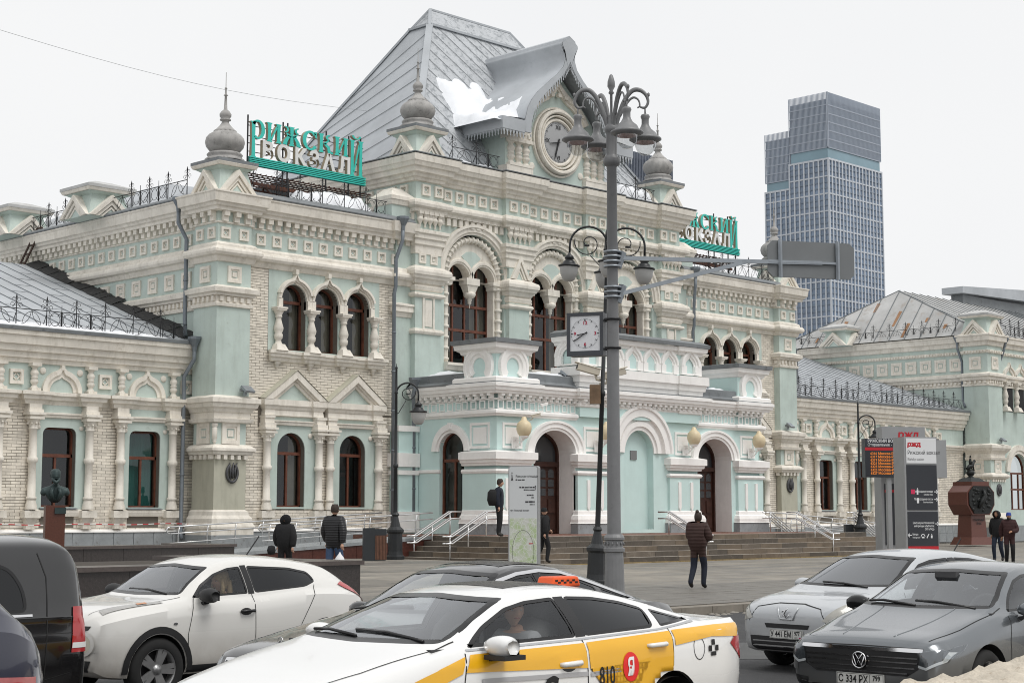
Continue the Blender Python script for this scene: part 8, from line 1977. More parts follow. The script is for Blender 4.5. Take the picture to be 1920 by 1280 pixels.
def skin_body(joints, edges, root):
	me = bpy.data.meshes.new('sk'); names = list(joints); me.from_pydata([joints[k][0] for k in names], [(names.index(a), names.index(b)) for a, b in edges], []); o = bpy.data.objects.new('sk', me); col.objects.link(o)
	sk = o.modifiers.new('skin', 'SKIN'); sk.use_smooth_shade = True
	ss = o.modifiers.new('sub', 'SUBSURF'); ss.levels = 2; ss.render_levels = 2
	for i, k in enumerate(names):
		r = joints[k][1]; me.skin_vertices[0].data[i].radius = r if isinstance(r, tuple) else (r, r); me.skin_vertices[0].data[i].use_root = (k == root)
	dg = bpy.context.evaluated_depsgraph_get(); out = bpy.data.meshes.new_from_object(o.evaluated_get(dg)); bpy.data.objects.remove(o); bpy.data.meshes.remove(me)
	return out
def seg_d(p, a, b):
	ab = b-a; t = max(0, min(1, (p-a).dot(ab)/max(1e-9, ab.length_squared))); return (p-a-ab*t).length
def hand_mb(q=1, curl=0.5):
	"""palm with four unequal fingers and a thumb; wrist at origin, pointing -Z"""
	g = MB(); g.tube([(0,0,0),(0,0,-0.04),(0,-0.003,-0.08)], [0.024,0.034,0.036], 8)
	for i, (x, L_) in enumerate(((-0.028,0.062),(-0.01,0.074),(0.009,0.07),(0.026,0.054))):
		a = curl; p = Vector((x,-0.004,-0.085)); pts = [p]
		for s_ in (0.42, 0.33, 0.25): p = p+Vector((0,-math.sin(a),-math.cos(a)))*L_*s_; pts.append(p); a += curl*0.9
		g.tube([tuple(v) for v in pts], [0.0095,0.009,0.008,0.006], 6)
	g.tube([(q*0.028,-0.005,-0.03),(q*0.048,-0.018,-0.055),(q*0.05,-0.032,-0.082)], [0.012,0.01,0.007], 6)
	return g
def person(loc, facing, k, label, top, legs, pose, skin=SKIN, hair=HAIRB, hood=None, shoes=SHOE, bulk=1.0, hairstyle='short', cap=None, skirt=0.0, seated=False, group='people on the square', head_turn=0.0, beard=None, parts=True):
	"""facing: rotation about Z of a figure that looks along -Y; pose: dict of limb points"""
	t = empty('person', loc, facing, label, 'person', group); t.scale = (k, k, k)
	P = dict(hip=(0,0,.95), belly=(0,.0,1.1), chest=(0,.01,1.33), neck=(0,.015,1.47), skull=(0,.0,1.53),
			 sl=(-.17,.01,1.42), el=(-.23,.03,1.16), wl=(-.22,-.05,.92), sr=(.17,.01,1.42), er=(.23,.03,1.16), wr=(.22,-.05,.92),
			 hl=(-.09,0,.9), kl=(-.10,-.02,.5), al=(-.10,.03,.09), tl=(-.10,-.12,.045), hr=(.09,0,.9), kr=(.10,-.02,.5), ar=(.10,.03,.09), tr=(.10,-.12,.045))
	P.update(pose); b = bulk
	R = dict(hip=(.15*b,.12*b), belly=(.155*b,.125*b), chest=(.17*b,.125*b), neck=.062, skull=.055, sl=.085*b, el=.066*b, wl=.05*b, sr=.085*b, er=.066*b, wr=.05*b, hl=.105, kl=.08, al=.06, tl=.042, hr=.105, kr=.08, ar=.06, tr=.042)
	J = {n: (P[n], R[n]) for n in P}
	ed = [('hip','belly'),('belly','chest'),('chest','neck'),('neck','skull'),('chest','sl'),('sl','el'),('el','wl'),('chest','sr'),('sr','er'),('er','wr'),('hip','hl'),('hl','kl'),('kl','al'),('al','tl'),('hip','hr'),('hr','kr'),('kr','ar'),('ar','tr')]
	me = skin_body(J, ed, 'hip')
	vs = [tuple(v.co) for v in me.vertices]; fs = [list(p.vertices) for p in me.polygons]
	hv, hf = head_geo(); M = Matrix.Rotation(head_turn, 3, 'Z'); off = Vector(P['skull'])+Vector((0,-.03,-.015)); o = len(vs)
	vs += [tuple(M @ Vector(v)+off) for v in hv]; nb = len(fs); fs += [[i+o for i in f] for f in hf]
	body = bpy.data.meshes.new('body'); body.from_pydata(vs, [], fs); mats_ = [skin, top, legs, shoes]
	for m in mats_: body.materials.append(m)
	V = {n: Vector(P[n]) for n in P}
	segs = [(1,'hip','belly'),(1,'belly','chest'),(1,'chest','neck'),(1 if b > 1.1 else 0,'neck','skull'),(1,'chest','sl'),(1,'sl','el'),(1,'el','wl'),(1,'chest','sr'),(1,'sr','er'),(1,'er','wr'),(2,'hip','hl'),(2,'hl','kl'),(2,'kl','al'),(3,'al','tl'),(2,'hip','hr'),(2,'hr','kr'),(2,'kr','ar'),(3,'ar','tr')]
	zj = P['hip'][2]-0.1-skirt
	for i, p in enumerate(body.polygons):
		p.use_smooth = True
		if i >= nb: p.material_index = 0; continue
		c = p.center; mi = min(segs, key=lambda s_: seg_d(c, V[s_[1]], V[s_[2]]))[0]
		if mi == 2 and not seated and c.z > zj and abs(c.x) < 0.3: mi = 1
		p.material_index = mi
	body.update(); bo = bpy.data.objects.new('body', body); col.objects.link(bo); bo.parent = t
	m_(body)
	H = off
	def hobj(name, mb, m): ob = mb.build(name, m, t, tuple(H)); ob.rotation_euler = (0,0,head_turn); return ob
	if parts:
		for q in (-1, 1):
			g = MB(); g.lathe([(0,-.009),(.011,-.004),(.012,0),(.011,.004),(0,.009)], (q*.032,-.082,.124), 8, sq=0.6); hobj('eye', g, EYEW); g = MB(); g.lathe([(0,-.006),(.006,0),(0,.006)], (q*.032,-.088,.124), 6, sq=0.5); hobj('iris', g, INK)
			g = MB(); g.tube([(q*.017,-.094,.145),(q*.034,-.096,.15),(q*.05,-.084,.145)], [.003,.004,.002], 5); hobj('eyebrow', g, hair)
		g = MB(); g.tube([(-.024,-.086,.062),(-.01,-.095,.065),(0,-.096,.063),(.01,-.095,.065),(.024,-.086,.062)], [.002,.005,.005,.005,.002], 5); hobj('mouth', g, LIPS)
	def cap_geo(s0, zlow, zback, extra=0.0, yfront=-0.06):
		g = MB(); vs = []; n = 20; m = 9
		for i in range(m+1):
			f = i/m
			for j in range(n):
				a = 2*PI*j/n; front = max(0, math.cos(a)); z0 = zback+(zlow-zback)*front
				z = z0+(0.245+extra-z0)*math.sin(f*PI/2); tt = z/0.235
				rx = (0.078*math.sqrt(max(0.0001, 1-((min(tt,1.03)-0.58)/0.62)**2)))*s0+0.004; ry = (0.098*math.sqrt(max(0.0001, 1-((min(tt,1.03)-0.56)/0.6)**2)))*s0+0.004
				if f == 1: rx = ry = 0.003
				vs.append((rx*math.sin(a), -ry*math.cos(a)+0.004, z))
		fs = [(i*n+j, i*n+(j+1)%n, (i+1)*n+(j+1)%n, (i+1)*n+j) for i in range(m) for j in range(n)]
		g.add(vs, fs, True); return g
	if hood is not None:
		g = MB(); n = 18; rings = [(.085,-.10,.12,.10),(.125,-.085,.125,.135),(.14,-.02,.12,.15),(.14,.05,.11,.145),(.11,.11,.10,.12),(.02,.14,.10,.02)]
		vs = []
		for (rx, y, zc, rz) in rings:
			for j in range(n): a = 2*PI*j/n; vs.append((rx*math.cos(a), y, zc+rz*math.sin(a)))
		g.add(vs, [(i*n+j, i*n+(j+1)%n, (i+1)*n+(j+1)%n, (i+1)*n+j) for i in range(len(rings)-1) for j in range(n)], True); hobj('hood', g, hood)
	elif cap:
		hobj('cap', cap_geo(1.06, 0.15, 0.10), cap); g = MB(); g.add([(-.06,-.085,.155),(.06,-.085,.155),(.05,-.16,.145),(0,-.175,.143),(-.05,-.16,.145)], [(0,1,2,3,4)], False); hobj('cap_peak', g, cap)
	elif hairstyle == 'short': hobj('hair', cap_geo(1.05, 0.175, 0.075, 0.006), hair)
	elif hairstyle == 'bun':
		hobj('hair', cap_geo(1.06, 0.175, 0.04, 0.006), hair); g = MB(); g.lathe([(0,-.05),(.035,-.03),(.045,0),(.035,.03),(0,.05)], (0,.05,.26), 10); hobj('hair_bun', g, hair)
	elif hairstyle == 'long':
		hobj('hair', cap_geo(1.07, 0.17, 0.03, 0.008), hair); g = MB()
		for j in range(9): a = PI*(0.22+0.56*j/8)+PI/2-PI/2; x, y = .092*math.cos(a), .03+.07*math.sin(a); g.tube([(x*.9,y,.13),(x*1.08,y+.01,.0),(x*1.1,y+.01,-.1)], [.03,.034,.02], 6)
		for q in (-1, 1): g.tube([(q*.075,-.03,.16),(q*.09,-.03,.06),(q*.095,-.035,-.06)], [.02,.028,.018], 6)
		hobj('hair_lengths', g, hair)
	if beard: hobj('beard', (lambda g: g.tube([(-.06,-.03,.09),(-.045,-.07,.04),(0,-.09,.015),(.045,-.07,.04),(.06,-.03,.09)], [.012,.022,.028,.022,.012], 7))(MB()), beard)
	for w_, e_, q in (('wl','el',1), ('wr','er',-1)):
		h = hand_mb(q); ob = h.build('hand', skin, t, P[w_]); d = (V[w_]-V[e_]).normalized(); ob.rotation_euler = (-d).to_track_quat('Z', 'Y').to_euler(); ob.scale = (1,1,1)
	return t, P
def m_(x): pass
def sfacing(deg):  # 0 = towards the camera, 90 = towards picture right
	return math.atan2(-math.cos(AZ), math.sin(AZ))+math.radians(deg)
def at(px, depth, z=None):
	th = math.atan((px-960)/3089.0); r = depth/math.cos(th); a = AZ-th
	x, y = CAM.x+r*math.cos(a), CAM.y+r*math.sin(a); return (x, y, plaza_z(x, y) if z is None else z)
WALK = dict(kl=(-.10,-.13,.52), al=(-.10,-.06,.1), tl=(-.10,-.2,.05), kr=(.10,.02,.5), ar=(.10,.24,.15), tr=(.10,.12,.05), el=(-.25,.08,1.17), wl=(-.24,.1,.93), er=(.25,-.02,1.17), wr=(.23,-.14,.95))
person(at(1308,40.5), sfacing(150), 1.06, 'woman in a dark brown hooded puffer coat walking away with a phone', BURG, NAVY, dict(WALK, wr=(.08,-.3,1.24), er=(.25,-.1,1.16), wl=(-.12,-.3,1.2), el=(-.25,-.06,1.16)), hairstyle='bun', bulk=1.75, skirt=0.12)
ph = at(1308,40.5); g = MB(); g.box(-.035,.035,-.005,.005,0,.15); o = g.build('phone', TRIMB, None, (ph[0]+0.22, ph[1]-0.12, ph[2]+1.33), sfacing(150)); tag(o, 'phone held by the woman in the brown puffer coat', 'phone')
g = MB(); g.tube([(.12*math.cos(a),.05+.13*math.sin(a),0) for a in [2*PI*i/14 for i in range(14)]], 0.05, 8, closed=True)
person(at(535,43), sfacing(170), 1.0, 'woman in black with a big fur hood and shoulder bag behind the planter', BLKF, BLKF, dict(WALK), hood=FUR, bulk=1.6, skirt=0.5)
bg_ = at(528,42.6); g = MB(); g.lathe([(0.02,0),(0.14,0.02),(0.17,0.12),(0.13,0.22),(0.02,0.24)], n=12, sq=0.5); o = g.build('shoulder_bag', BLKF, None, (bg_[0]-0.22,bg_[1]+0.12,bg_[2]+0.75), 0.4); tag(o, 'black shoulder bag carried by the woman in the fur hood', 'bag')
person(at(627,41), sfacing(160), 1.17, 'man in a black puffer jacket and jeans walking behind the planter', PUFF, JEAN, dict(WALK), hairstyle='short', bulk=1.3, skirt=0.02)
cb = at(638,40.6); g = MB(); g.lathe([(0.1,0),(0.13,0.08),(0.11,0.2),(0.03,0.3),(0.015,0.34)], n=10); o = g.build('carrier_bag', mat('bag_white', (0.75,0.75,0.76), 0.5, 0.05), None, (cb[0],cb[1],cb[2]+0.55)); tag(o, 'white carrier bag in the hand of the man in jeans', 'bag')
person(at(936,62.5,0.83), sfacing(80), 1.24, 'man in a navy jacket with a black backpack standing on the steps', NAVY, BLKF, dict(wl=(-.2,-.02,.9)), hairstyle='short', bulk=1.25)
bp_ = at(924,62.3,0.83); g = MB(); g.tube([(0,0,0),(0,0,.2),(0,0,.5),(0,0,.62)], [.15,.22,.2,.1], 10); o = g.build('backpack', BLKF, None, (bp_[0],bp_[1],bp_[2]+1.17)); tag(o, 'black backpack worn by the man on the steps', 'backpack')
person(at(1019,58.5), sfacing(120), 1.12, 'person in dark clothes stepping out from behind the map stele with arm out', BLKF, BLKF, dict(WALK, er=(.3,-.2,1.2), wr=(.35,-.45,1.05)), cap=BLKF, bulk=1.45, skirt=0.1)
person(at(1869,64.0), sfacing(-35), 1.12, 'man in a black hooded jacket and dark jeans at the right edge', BLKF, JEAND, dict(WALK), hood=BLKF, bulk=1.3, skin=SKIND)
person(at(1891,60.0), sfacing(-12), 1.08, 'bearded man in a maroon coat and blue cap holding a phone', MAROON, BLKF, dict(WALK, wr=(.06,-.28,1.12), er=(.25,-.06,1.14), al=(-.10,.1,.08), tl=(-.10,-.05,.05), ar=(.10,-.02,.1), tr=(.10,-.16,.05), kr=(.10,-.1,.52)), cap=CAPB, bulk=1.5, skirt=0.15, beard=HAIRK, skin=SKIND)
# drivers (seated, parented by nothing: they sit in their cars)
SEATED = dict(kl=(-.12,-.42,.88), al=(-.12,-.6,.5), tl=(-.12,-.75,.46), kr=(.12,-.42,.88), ar=(.12,-.6,.5), tr=(.12,-.75,.46), hl=(-.1,-.05,.9), hr=(.1,-.05,.9), el=(-.26,-.12,1.16), wl=(-.18,-.42,1.16), er=(.26,-.12,1.16), wr=(.18,-.42,1.16))
def driver(car, x, y, zhip, rz, label, top, **k_):
	Mw = car.t.matrix_basis @ Vector((x, y, zhip-0.95)); return person(tuple(Mw), car.t.rotation_euler.z+rz, 1.0, label, top, BLKF, SEATED, seated=True, group='drivers', **k_)
driver(TAXI, 2.42, -0.40, 0.56, -PI/2+math.radians(0), 'taxi driver in a light shirt looking out of his side window', GREYK, hair=HAIRK, head_turn=math.radians(62), skin=SKIN)
driver(CROSS, 2.06, -0.40, 0.50, -PI/2, 'blond woman driving the white crossover, seen in profile', BLKF, hair=HAIRG, hairstyle='long')
# ================= information steles, departure board, monuments
SGREY = mat('stele_grey', (0.33,0.335,0.34), 0.45, 0.08, 2.0, metal=0.2); SDARK = mat('stele_dark', (0.035,0.038,0.045), 0.35, 0.08); SWHITE = mat('stele_white', (0.72,0.73,0.74), 0.4, 0.03); SRED = mat('stele_red', (0.50,0.02,0.03), 0.4, 0.03); TXW = mat('text_white', (0.75,0.76,0.77), 0.5, 0.0); TXD = mat('text_dark', (0.05,0.05,0.055), 0.5, 0.0)
def greek(parent, m, x0, x1, z, h, y, seed=0):
	"""a line of print too small to read: short dashes"""
	r = random.Random(seed); g = MB(); x = x0
	while x < x1-0.02:
		w_ = min(0.03+r.random()*0.09, x1-x); g.box(x, x+w_, y-0.001, y, z, z+h*(0.7+0.3*r.random())); x += w_+0.014
	g.build('small_print', m, parent)
def rzd(name, size, m, parent, loc):
	vs, fs = text_mesh('ржд', size, 0.004, 'LEFT', 4, 0.012, 1.15); g = MB(); g.add([(a+b_*0.0+c*0.12, b_, c) for a, b_, c in vs], fs, False); return g.build(name, m, parent, loc)
# map stele behind the black saloon
mp_ = at(981,43.0); T = empty('map_stele', mp_, RZV-math.radians(14), 'tall rounded pale stele with a city map beside the steps', 'information stele')
def rounded(w, h, r=0.06, n=5): return [(-w/2,0),(w/2,0)]+[(w/2-r+r*math.cos(a),h-r+r*math.sin(a)) for a in [PI/2*i/n for i in range(n+1)]]+[(-w/2+r-r*math.sin(a),h-r+r*math.cos(a)) for a in [PI/2*i/n for i in range(n+1)]]
g = MB(); g.prism(rounded(0.80,3.08), 0, 0.26); g.build('case', SGREY, T)
g = MB(); g.prism([(x*0.93, z*0.985+0.02) for x, z in rounded(0.80,3.08)], -0.012, 0.0); g.build('front_panel', mat('stele_pale', (0.60,0.62,0.63), 0.35, 0.03), T)
MAPM = bpy.data.materials.new('city_map_print'); MAPM.use_nodes = True; N_ = MAPM.node_tree.nodes; L_ = MAPM.node_tree.links; bs = N_['Principled BSDF']; bs.inputs['Roughness'].default_value = 0.4
tc_ = N_.new('ShaderNodeTexCoord'); v1 = N_.new('ShaderNodeTexVoronoi'); v1.inputs['Scale'].default_value = 9; v1.feature = 'DISTANCE_TO_EDGE'; nz = N_.new('ShaderNodeTexNoise'); nz.inputs['Scale'].default_value = 4; L_.new(tc_.outputs['Object'], v1.inputs[0]); L_.new(tc_.outputs['Object'], nz.inputs[0])
r1 = N_.new('ShaderNodeValToRGB'); r1.color_ramp.elements[0].position = 0.42; r1.color_ramp.elements[0].color = (0.56,0.58,0.52,1); r1.color_ramp.elements[1].position = 0.6; r1.color_ramp.elements[1].color = (0.42,0.52,0.30,1); L_.new(nz.outputs[0], r1.inputs[0])
r2 = N_.new('ShaderNodeValToRGB'); r2.color_ramp.elements[0].color = (1,1,1,1); r2.color_ramp.elements[1].position = 0.06; r2.color_ramp.elements[1].color = (0,0,0,1); L_.new(v1.outputs[0], r2.inputs[0])
mm = N_.new('ShaderNodeMix'); mm.data_type = 'RGBA'; L_.new(r2.outputs[0], mm.inputs[0]); L_.new(r1.outputs[0], mm.inputs[6]); mm.inputs[7].default_value = (0.68,0.69,0.68,1); L_.new(mm.outputs[2], bs.inputs['Base Color'])
g = MB(); g.box(-0.36,0.36,-0.016,-0.012,0.12,1.72); g.build('map', MAPM, T)
g = MB(); g.tube([(0.29*math.cos(a),-0.017,0.85+0.52*math.sin(a)*0.62/0.52*0.9) for a in [2*PI*i/40 for i in range(40)]], 0.004, 4, closed=True); g.build('map_circle', TXD, T)
g = MB(); g.box(0.16,0.26,-0.019,-0.016,1.05,1.075); g.build('map_mark', SRED, T)
text_obj('heading', 'Рижская площадь', 0.085, TXD, T, (-0.2,-0.015,2.78), 0, 0.0, 'LEFT', 2, 0.001, 0.82); greek(T, TXD, -0.2, 0.05, 2.70, 0.035, -0.015, 1)
g = MB(); g.tube([(-0.30,-0.015,2.86),(-0.295,-0.015,2.78),(-0.31,-0.015,2.70)], 0.012, 4); g.tube([(-0.295,-0.015,2.78),(-0.275,-0.015,2.70)], 0.01, 4); g.lathe([(0,-.018),(.018,0),(0,.018)], (-0.298,-0.015,2.9), 8); g.build('walker_icon', TXD, T)
for i, (z, x0) in enumerate(((2.5,-0.1),(2.3,0.1),(2.12,0.06))): greek(T, TXD, x0, 0.31, z, 0.045, -0.015, 3+i); greek(T, TXD, x0+0.12, 0.31, z-0.06, 0.03, -0.015, 8+i)
text_obj('line', 'Рижский вокзал', 0.06, TXD, T, (-0.24,-0.015,1.9), 0, 0.0, 'LEFT', 2, 0.001, 0.85); g = MB(); g.bar((-0.33,-0.015,1.92),(-0.26,-0.015,1.92),0.012); g.prism([(-0.345,1.92),(-0.315,1.895),(-0.315,1.945)], -0.017, -0.014); g.build('arrow', TXD, T)
g = MB(); g.bar((0.33,-0.015,2.45),(0.33,-0.015,2.55),0.012); g.prism([(0.305,2.53),(0.355,2.53),(0.33,2.57)], -0.017, -0.014); g.build('arrow', TXD, T)
# big stele on the right
sp = at(1729,58.0); S_ = empty('station_stele', sp, RZV+math.radians(13), 'tall grey stele with white station name panel and dark direction panels', 'information stele')
Wd, Dp, Hs = 1.26, 0.85, 4.55
g = MB(); g.box(-Wd/2, Wd/2, 0, Dp, 0, Hs); g.build('case', SGREY, S_)
def panel(z0, z1, m, name='panel'):
	g = MB(); g.box(-Wd/2+0.07, Wd/2-0.04, -0.025, 0.0, z0, z1); return g.build(name, m, S_)
panel(3.62,4.5,SWHITE,'name_panel'); panel(1.98,3.56,SDARK,'direction_panel'); panel(0.72,1.92,SDARK,'direction_panel'); panel(0.36,0.715,SRED,'phone_panel')
rzd('rail_logo', 0.22, SRED, S_, (-0.52,-0.03,4.22)); text_obj('name_line', 'Рижский вокзал', 0.2, TXD, S_, (-0.52,-0.03,3.93), 0, 0.0, 'LEFT', 3, 0.0, 0.8); text_obj('name_line', 'Rizhsky station', 0.14, mat('text_grey', (0.2,0.2,0.21), 0.5, 0), S_, (-0.52,-0.03,3.72), 0, 0.0, 'LEFT', 3, 0.0, 0.75)
def arrow(x, z, q=1):
	g = MB(); g.bar((x-0.07,-0.03,z),(x+0.07,-0.03,z),0.025); g.bar((x+q*0.07,-0.03,z),(x+q*0.015,-0.03,z+0.06),0.025); g.bar((x+q*0.07,-0.03,z),(x+q*0.015,-0.03,z-0.06),0.025); g.build('arrow', TXW, S_)
def tline(t_, x, z, s_, al='RIGHT', xs=0.7): text_obj('text_line', t_, s_, TXW, S_, (x,-0.03,z), 0, 0.0, al, 2, 0.001, xs)
tline('Пригородные поезда',0.42,2.6,0.105); tline('Suburban trains',0.42,2.5,0.08); arrow(0.53,2.62); tline('Пригородные кассы',0.42,2.33,0.105); tline('Suburban tickets',0.42,2.23,0.08); arrow(0.53,2.35)
g = MB(); g.box(-0.42,-0.27,-0.031,-0.026,2.54,2.7); g.build('metro_square', mat('icon_pink', (0.6,0.03,0.10), 0.4, 0), S_); g = MB(); g.box(-0.2,-0.14,-0.031,-0.026,2.52,2.7); g.lathe([(0,-.03),(.03,0),(0,.03)], (-0.17,-0.03,2.72), 8); g.box(-0.2,-0.12,-0.031,-0.026,2.22,2.4); g.build('icon', TXW, S_)
tline('Центр научно-технической',0.44,1.5,0.1,xs=0.62); tline('информации и библиотек',0.44,1.39,0.1,xs=0.62); tline('ОАО «РЖД»',0.44,1.28,0.1,xs=0.62); arrow(0.54,1.5); arrow(-0.5,1.1,-1); tline('Метро',-0.4,1.1,0.1,'LEFT'); tline('Underground',-0.4,1.0,0.075,'LEFT')
g = MB(); g.archm(-0.0,1.06,0.06,[(0,-0.026),(0,-0.031),(0.025,-0.031),(0.025,-0.026)],n=12); g.box(-0.05,0.05,-0.031,-0.026,1.0,1.05); g.bar((0.14,-0.03,1.0),(0.22,-0.03,1.14),0.03); g.box(0.3,0.36,-0.031,-0.026,1.0,1.1); g.lathe([(0,-.02),(.02,0),(0,.02)], (0.33,-0.03,1.13), 8); g.build('icon', TXW, S_)
tline('8-800-775-0000',0.0,0.5,0.14,'CENTER',0.8); greek(S_, TXW, -0.55, -0.35, 0.52, 0.04, -0.03, 20); greek(S_, TXW, 0.36, 0.58, 0.52, 0.04, -0.03, 21)
# departure board behind it
dp = at(1699,61.5); D_ = empty('departure_board', dp, RZV+math.radians(8), 'black departure board with orange train lines beside the grey stele', 'departure board')
g = MB(); g.box(-1.55,1.35,-0.02,0.35,3.22,4.66); g.build('screen_case', SDARK, D_)
g = MB(); g.box(-1.55,1.35,-0.03,-0.02,4.22,4.33); g.build('red_strip', SRED, D_); g = MB(); g.box(1.2,1.62,-0.06,0.45,3.2,4.62); g.build('side_case', SGREY, D_)
AMB = emit('amber_led', (1.0,0.28,0.02), 0.75)
text_obj('board_title', 'РИЖСКИЙ ВОКЗАЛ', 0.16, TXW, D_, (-1.45,-0.035,4.52), 0, 0.0, 'LEFT', 2, 0.002, 0.9); text_obj('board_title', 'Отправление - Прибытие поездов', 0.15, TXW, D_, (-1.45,-0.035,4.38), 0, 0.0, 'LEFT', 2, 0.0, 0.9)
for i, n_ in enumerate(('6316','6317','6319','6321','6323','6325','6327')):
	text_obj('train_line', n_+' Москва-Рижская', 0.13, AMB, D_, (-1.35,-0.035,4.06-i*0.122), 0, 0.0, 'LEFT', 2, 0.002, 1.0)
for x in (-0.6, 0.8): g = MB(); g.box(x-0.08, x+0.08, 0.05, 0.25, 0, 3.25); g.build('leg', SGREY, D_)
d2 = at(1682,62.5); E_ = empty('second_stele', d2, RZV+math.radians(13), 'dark panelled stele half hidden behind the station stele under a rail logo box', 'information stele')
g = MB(); g.box(-0.62,0.62,0,0.6,0,3.25); g.build('case', SGREY, E_); g = MB(); g.box(-0.5,0.55,-0.03,0,0.7,3.0); g.build('panel', SDARK, E_); g = MB(); g.box(-0.5,0.55,-0.035,-0.03,2.68,2.78); g.build('red_strip', SRED, E_)
lb = at(1700,63.5); F_ = empty('logo_box', lb, RZV+math.radians(12), 'grey box with a red rail logo on top of the departure board', 'sign')
g = MB(); g.box(-0.95,0.85,0,0.5,4.5,5.22); g.build('case', SGREY, F_); g = MB(); g.box(-0.1,0.1,0.1,0.4,0,4.5); g.build('post', SGREY, F_); rzd('rail_logo', 0.38, SRED, F_, (-0.3,-0.01,4.8))
# octagonal monument
MGR = mat('red_brown_granite', (0.13,0.045,0.032), 0.3, 0.25, 20.0, spec=0.5); BRZ = mat('dark_bronze', (0.022,0.024,0.024), 0.45, 0.3, 8.0, metal=0.4, bump=0.6, bscale=10)
M_ = empty('granite_monument', (31.0,-5.2,plaza_z(31,-5.2)+0.1), math.radians(-14), 'red granite monument with bronze octagonal relief and horseman figure at far right', 'monument')
g = MB(); g.frus((-1.0,1.0,-0.85,0.85),(-0.8,0.8,-0.68,0.68),0,0.45); g.frus((-0.66,0.66,-0.56,0.56),(-0.58,0.58,-0.5,0.5),0.45,1.75); g.build('pedestal', MGR, M_)
oc = [(-0.72,1.75),(0.72,1.75),(1.15,2.35),(1.15,3.1),(0.72,3.5),(0.72,3.72),(-0.72,3.72),(-0.72,3.5),(-1.15,3.1),(-1.15,2.35)]
g = MB(); g.prism(oc, -0.75, 0.75); g.build('block', MGR, M_)
g = MB(); oc2 = [(-0.62,1.84),(0.62,1.84),(1.03,2.38),(1.03,3.08),(0.62,3.46),(-0.62,3.46),(-1.03,3.08),(-1.03,2.38)]; g.prism(oc2, -0.82, -0.74); rel = g.build('relief', BRZ, M_)
g = MB(); rr = random.Random(5)
for i in range(26): x, z = rr.uniform(-0.7,0.7), rr.uniform(2.0,3.3); g.lathe([(0,-.1),(.1+rr.random()*.1,-.04),(.1,.06),(0,.12)], (x,-0.82,z), 7, sq=0.4)
g.tube([(-0.3,-0.88,2.2),(-0.05,-0.9,2.6),(0.2,-0.9,2.9),(0.1,-0.9,3.2)], [0.1,0.16,0.14,0.07], 8); g.build('relief_figures', BRZ, rel)
g = MB(); g.frus((-0.62,0.62,-0.6,0.6),(-0.35,0.35,-0.35,0.35),3.72,3.95); g.lathe([(0.3,0),(0.2,0.08),(0.12,0.14),(0.22,0.22),(0.26,0.34),(0.2,0.46),(0.08,0.52)], (0,0,3.92), 14); g.build('orb', BRZ, M_)
g = MB(); g.tube([(-0.28,0,4.45),(-0.1,0,4.62),(0.12,0,4.66),(0.25,0,4.85),(0.34,0,5.0)], [0.08,0.13,0.14,0.1,0.06], 8); g.tube([(0.34,0,5.0),(0.45,0,4.92)], [0.07,0.04], 6)
for x in (-0.18,-0.08,0.12,0.22): g.tube([(x,0.04*(1 if x in (-0.18,0.12) else -1),4.6),(x+0.06,0,4.4),(x,0,4.25)], [0.05,0.035,0.025], 6)
g.tube([(0.02,0,4.7),(0.0,0,4.95),(0.02,0,5.12)], [0.08,0.09,0.05], 8); g.lathe([(0,-.08),(.07,0),(0,.09)], (0.03,0,5.22), 8); g.tube([(-0.1,-0.05,5.2),(0.15,-0.1,4.7),(0.3,-0.1,4.25)], 0.015, 5); g.tube([(-0.28,0,4.5),(-0.42,0,4.6),(-0.5,0,4.42)], [0.04,0.03,0.02], 6); g.build('horseman', BRZ, M_)
text_obj('inscription', 'ПАМЯТНЫЙ\nЗНАК', 0.17, TRIMB if 'TRIMB' in globals() else IRON, M_, (0,-0.56,1.4), 0, 0.0, 'CENTER', 2, 0.004, 0.9)
# bronze bust on a granite post
bu = at(102,42.0); U_ = empty('bust_monument', bu, sfacing(0)-0.0, 'dark green bronze bust of a bearded man on a red granite post', 'monument'); U_.rotation_euler = (0,0,sfacing(22)); U_.scale = (1.15,1.15,1.0)
zt0 = 1.88-bu[2]; PATI = mat('green_bronze', (0.035,0.055,0.055), 0.5, 0.3, 8.0, metal=0.3)
g = MB(); g.box(-0.21,0.21,-0.2,0.2,0,zt0); g.build('post', mat('post_granite', (0.10,0.035,0.022), 0.4, 0.3, 30.0), U_); g = MB(); g.box(-0.02,0.22,-0.235,-0.2,zt0-0.2,zt0-0.04); g.build('laurel', PATI, U_)
me = skin_body({'b':((0,0,zt0+.06),(.10,.09)),'c':((0,0,zt0+.3),(.2,.13)),'n':((0,0.0,zt0+.52),.075),'h':((0,-.01,zt0+.6),.07),'l':((-.24,0,zt0+.38),.1),'r':((.24,0,zt0+.38),.1),'l2':((-.29,-.02,zt0+.26),.07),'r2':((.29,-.02,zt0+.26),.07)}, [('b','c'),('c','n'),('n','h'),('c','l'),('c','r'),('l','l2'),('r','r2')], 'c')
hv, hf = head_geo(); vs = [tuple(v.co) for v in me.vertices]; fs = [list(p.vertices) for p in me.polygons]; o_ = len(vs); vs += [(x*1.35, y*1.35-.03, z*1.35+zt0+.60) for x, y, z in hv]; fs += [[i+o_ for i in f] for f in hf]; bpy.data.meshes.remove(me)
g = MB(); g.add(vs, fs, True); g.build('bust', PATI, U_)
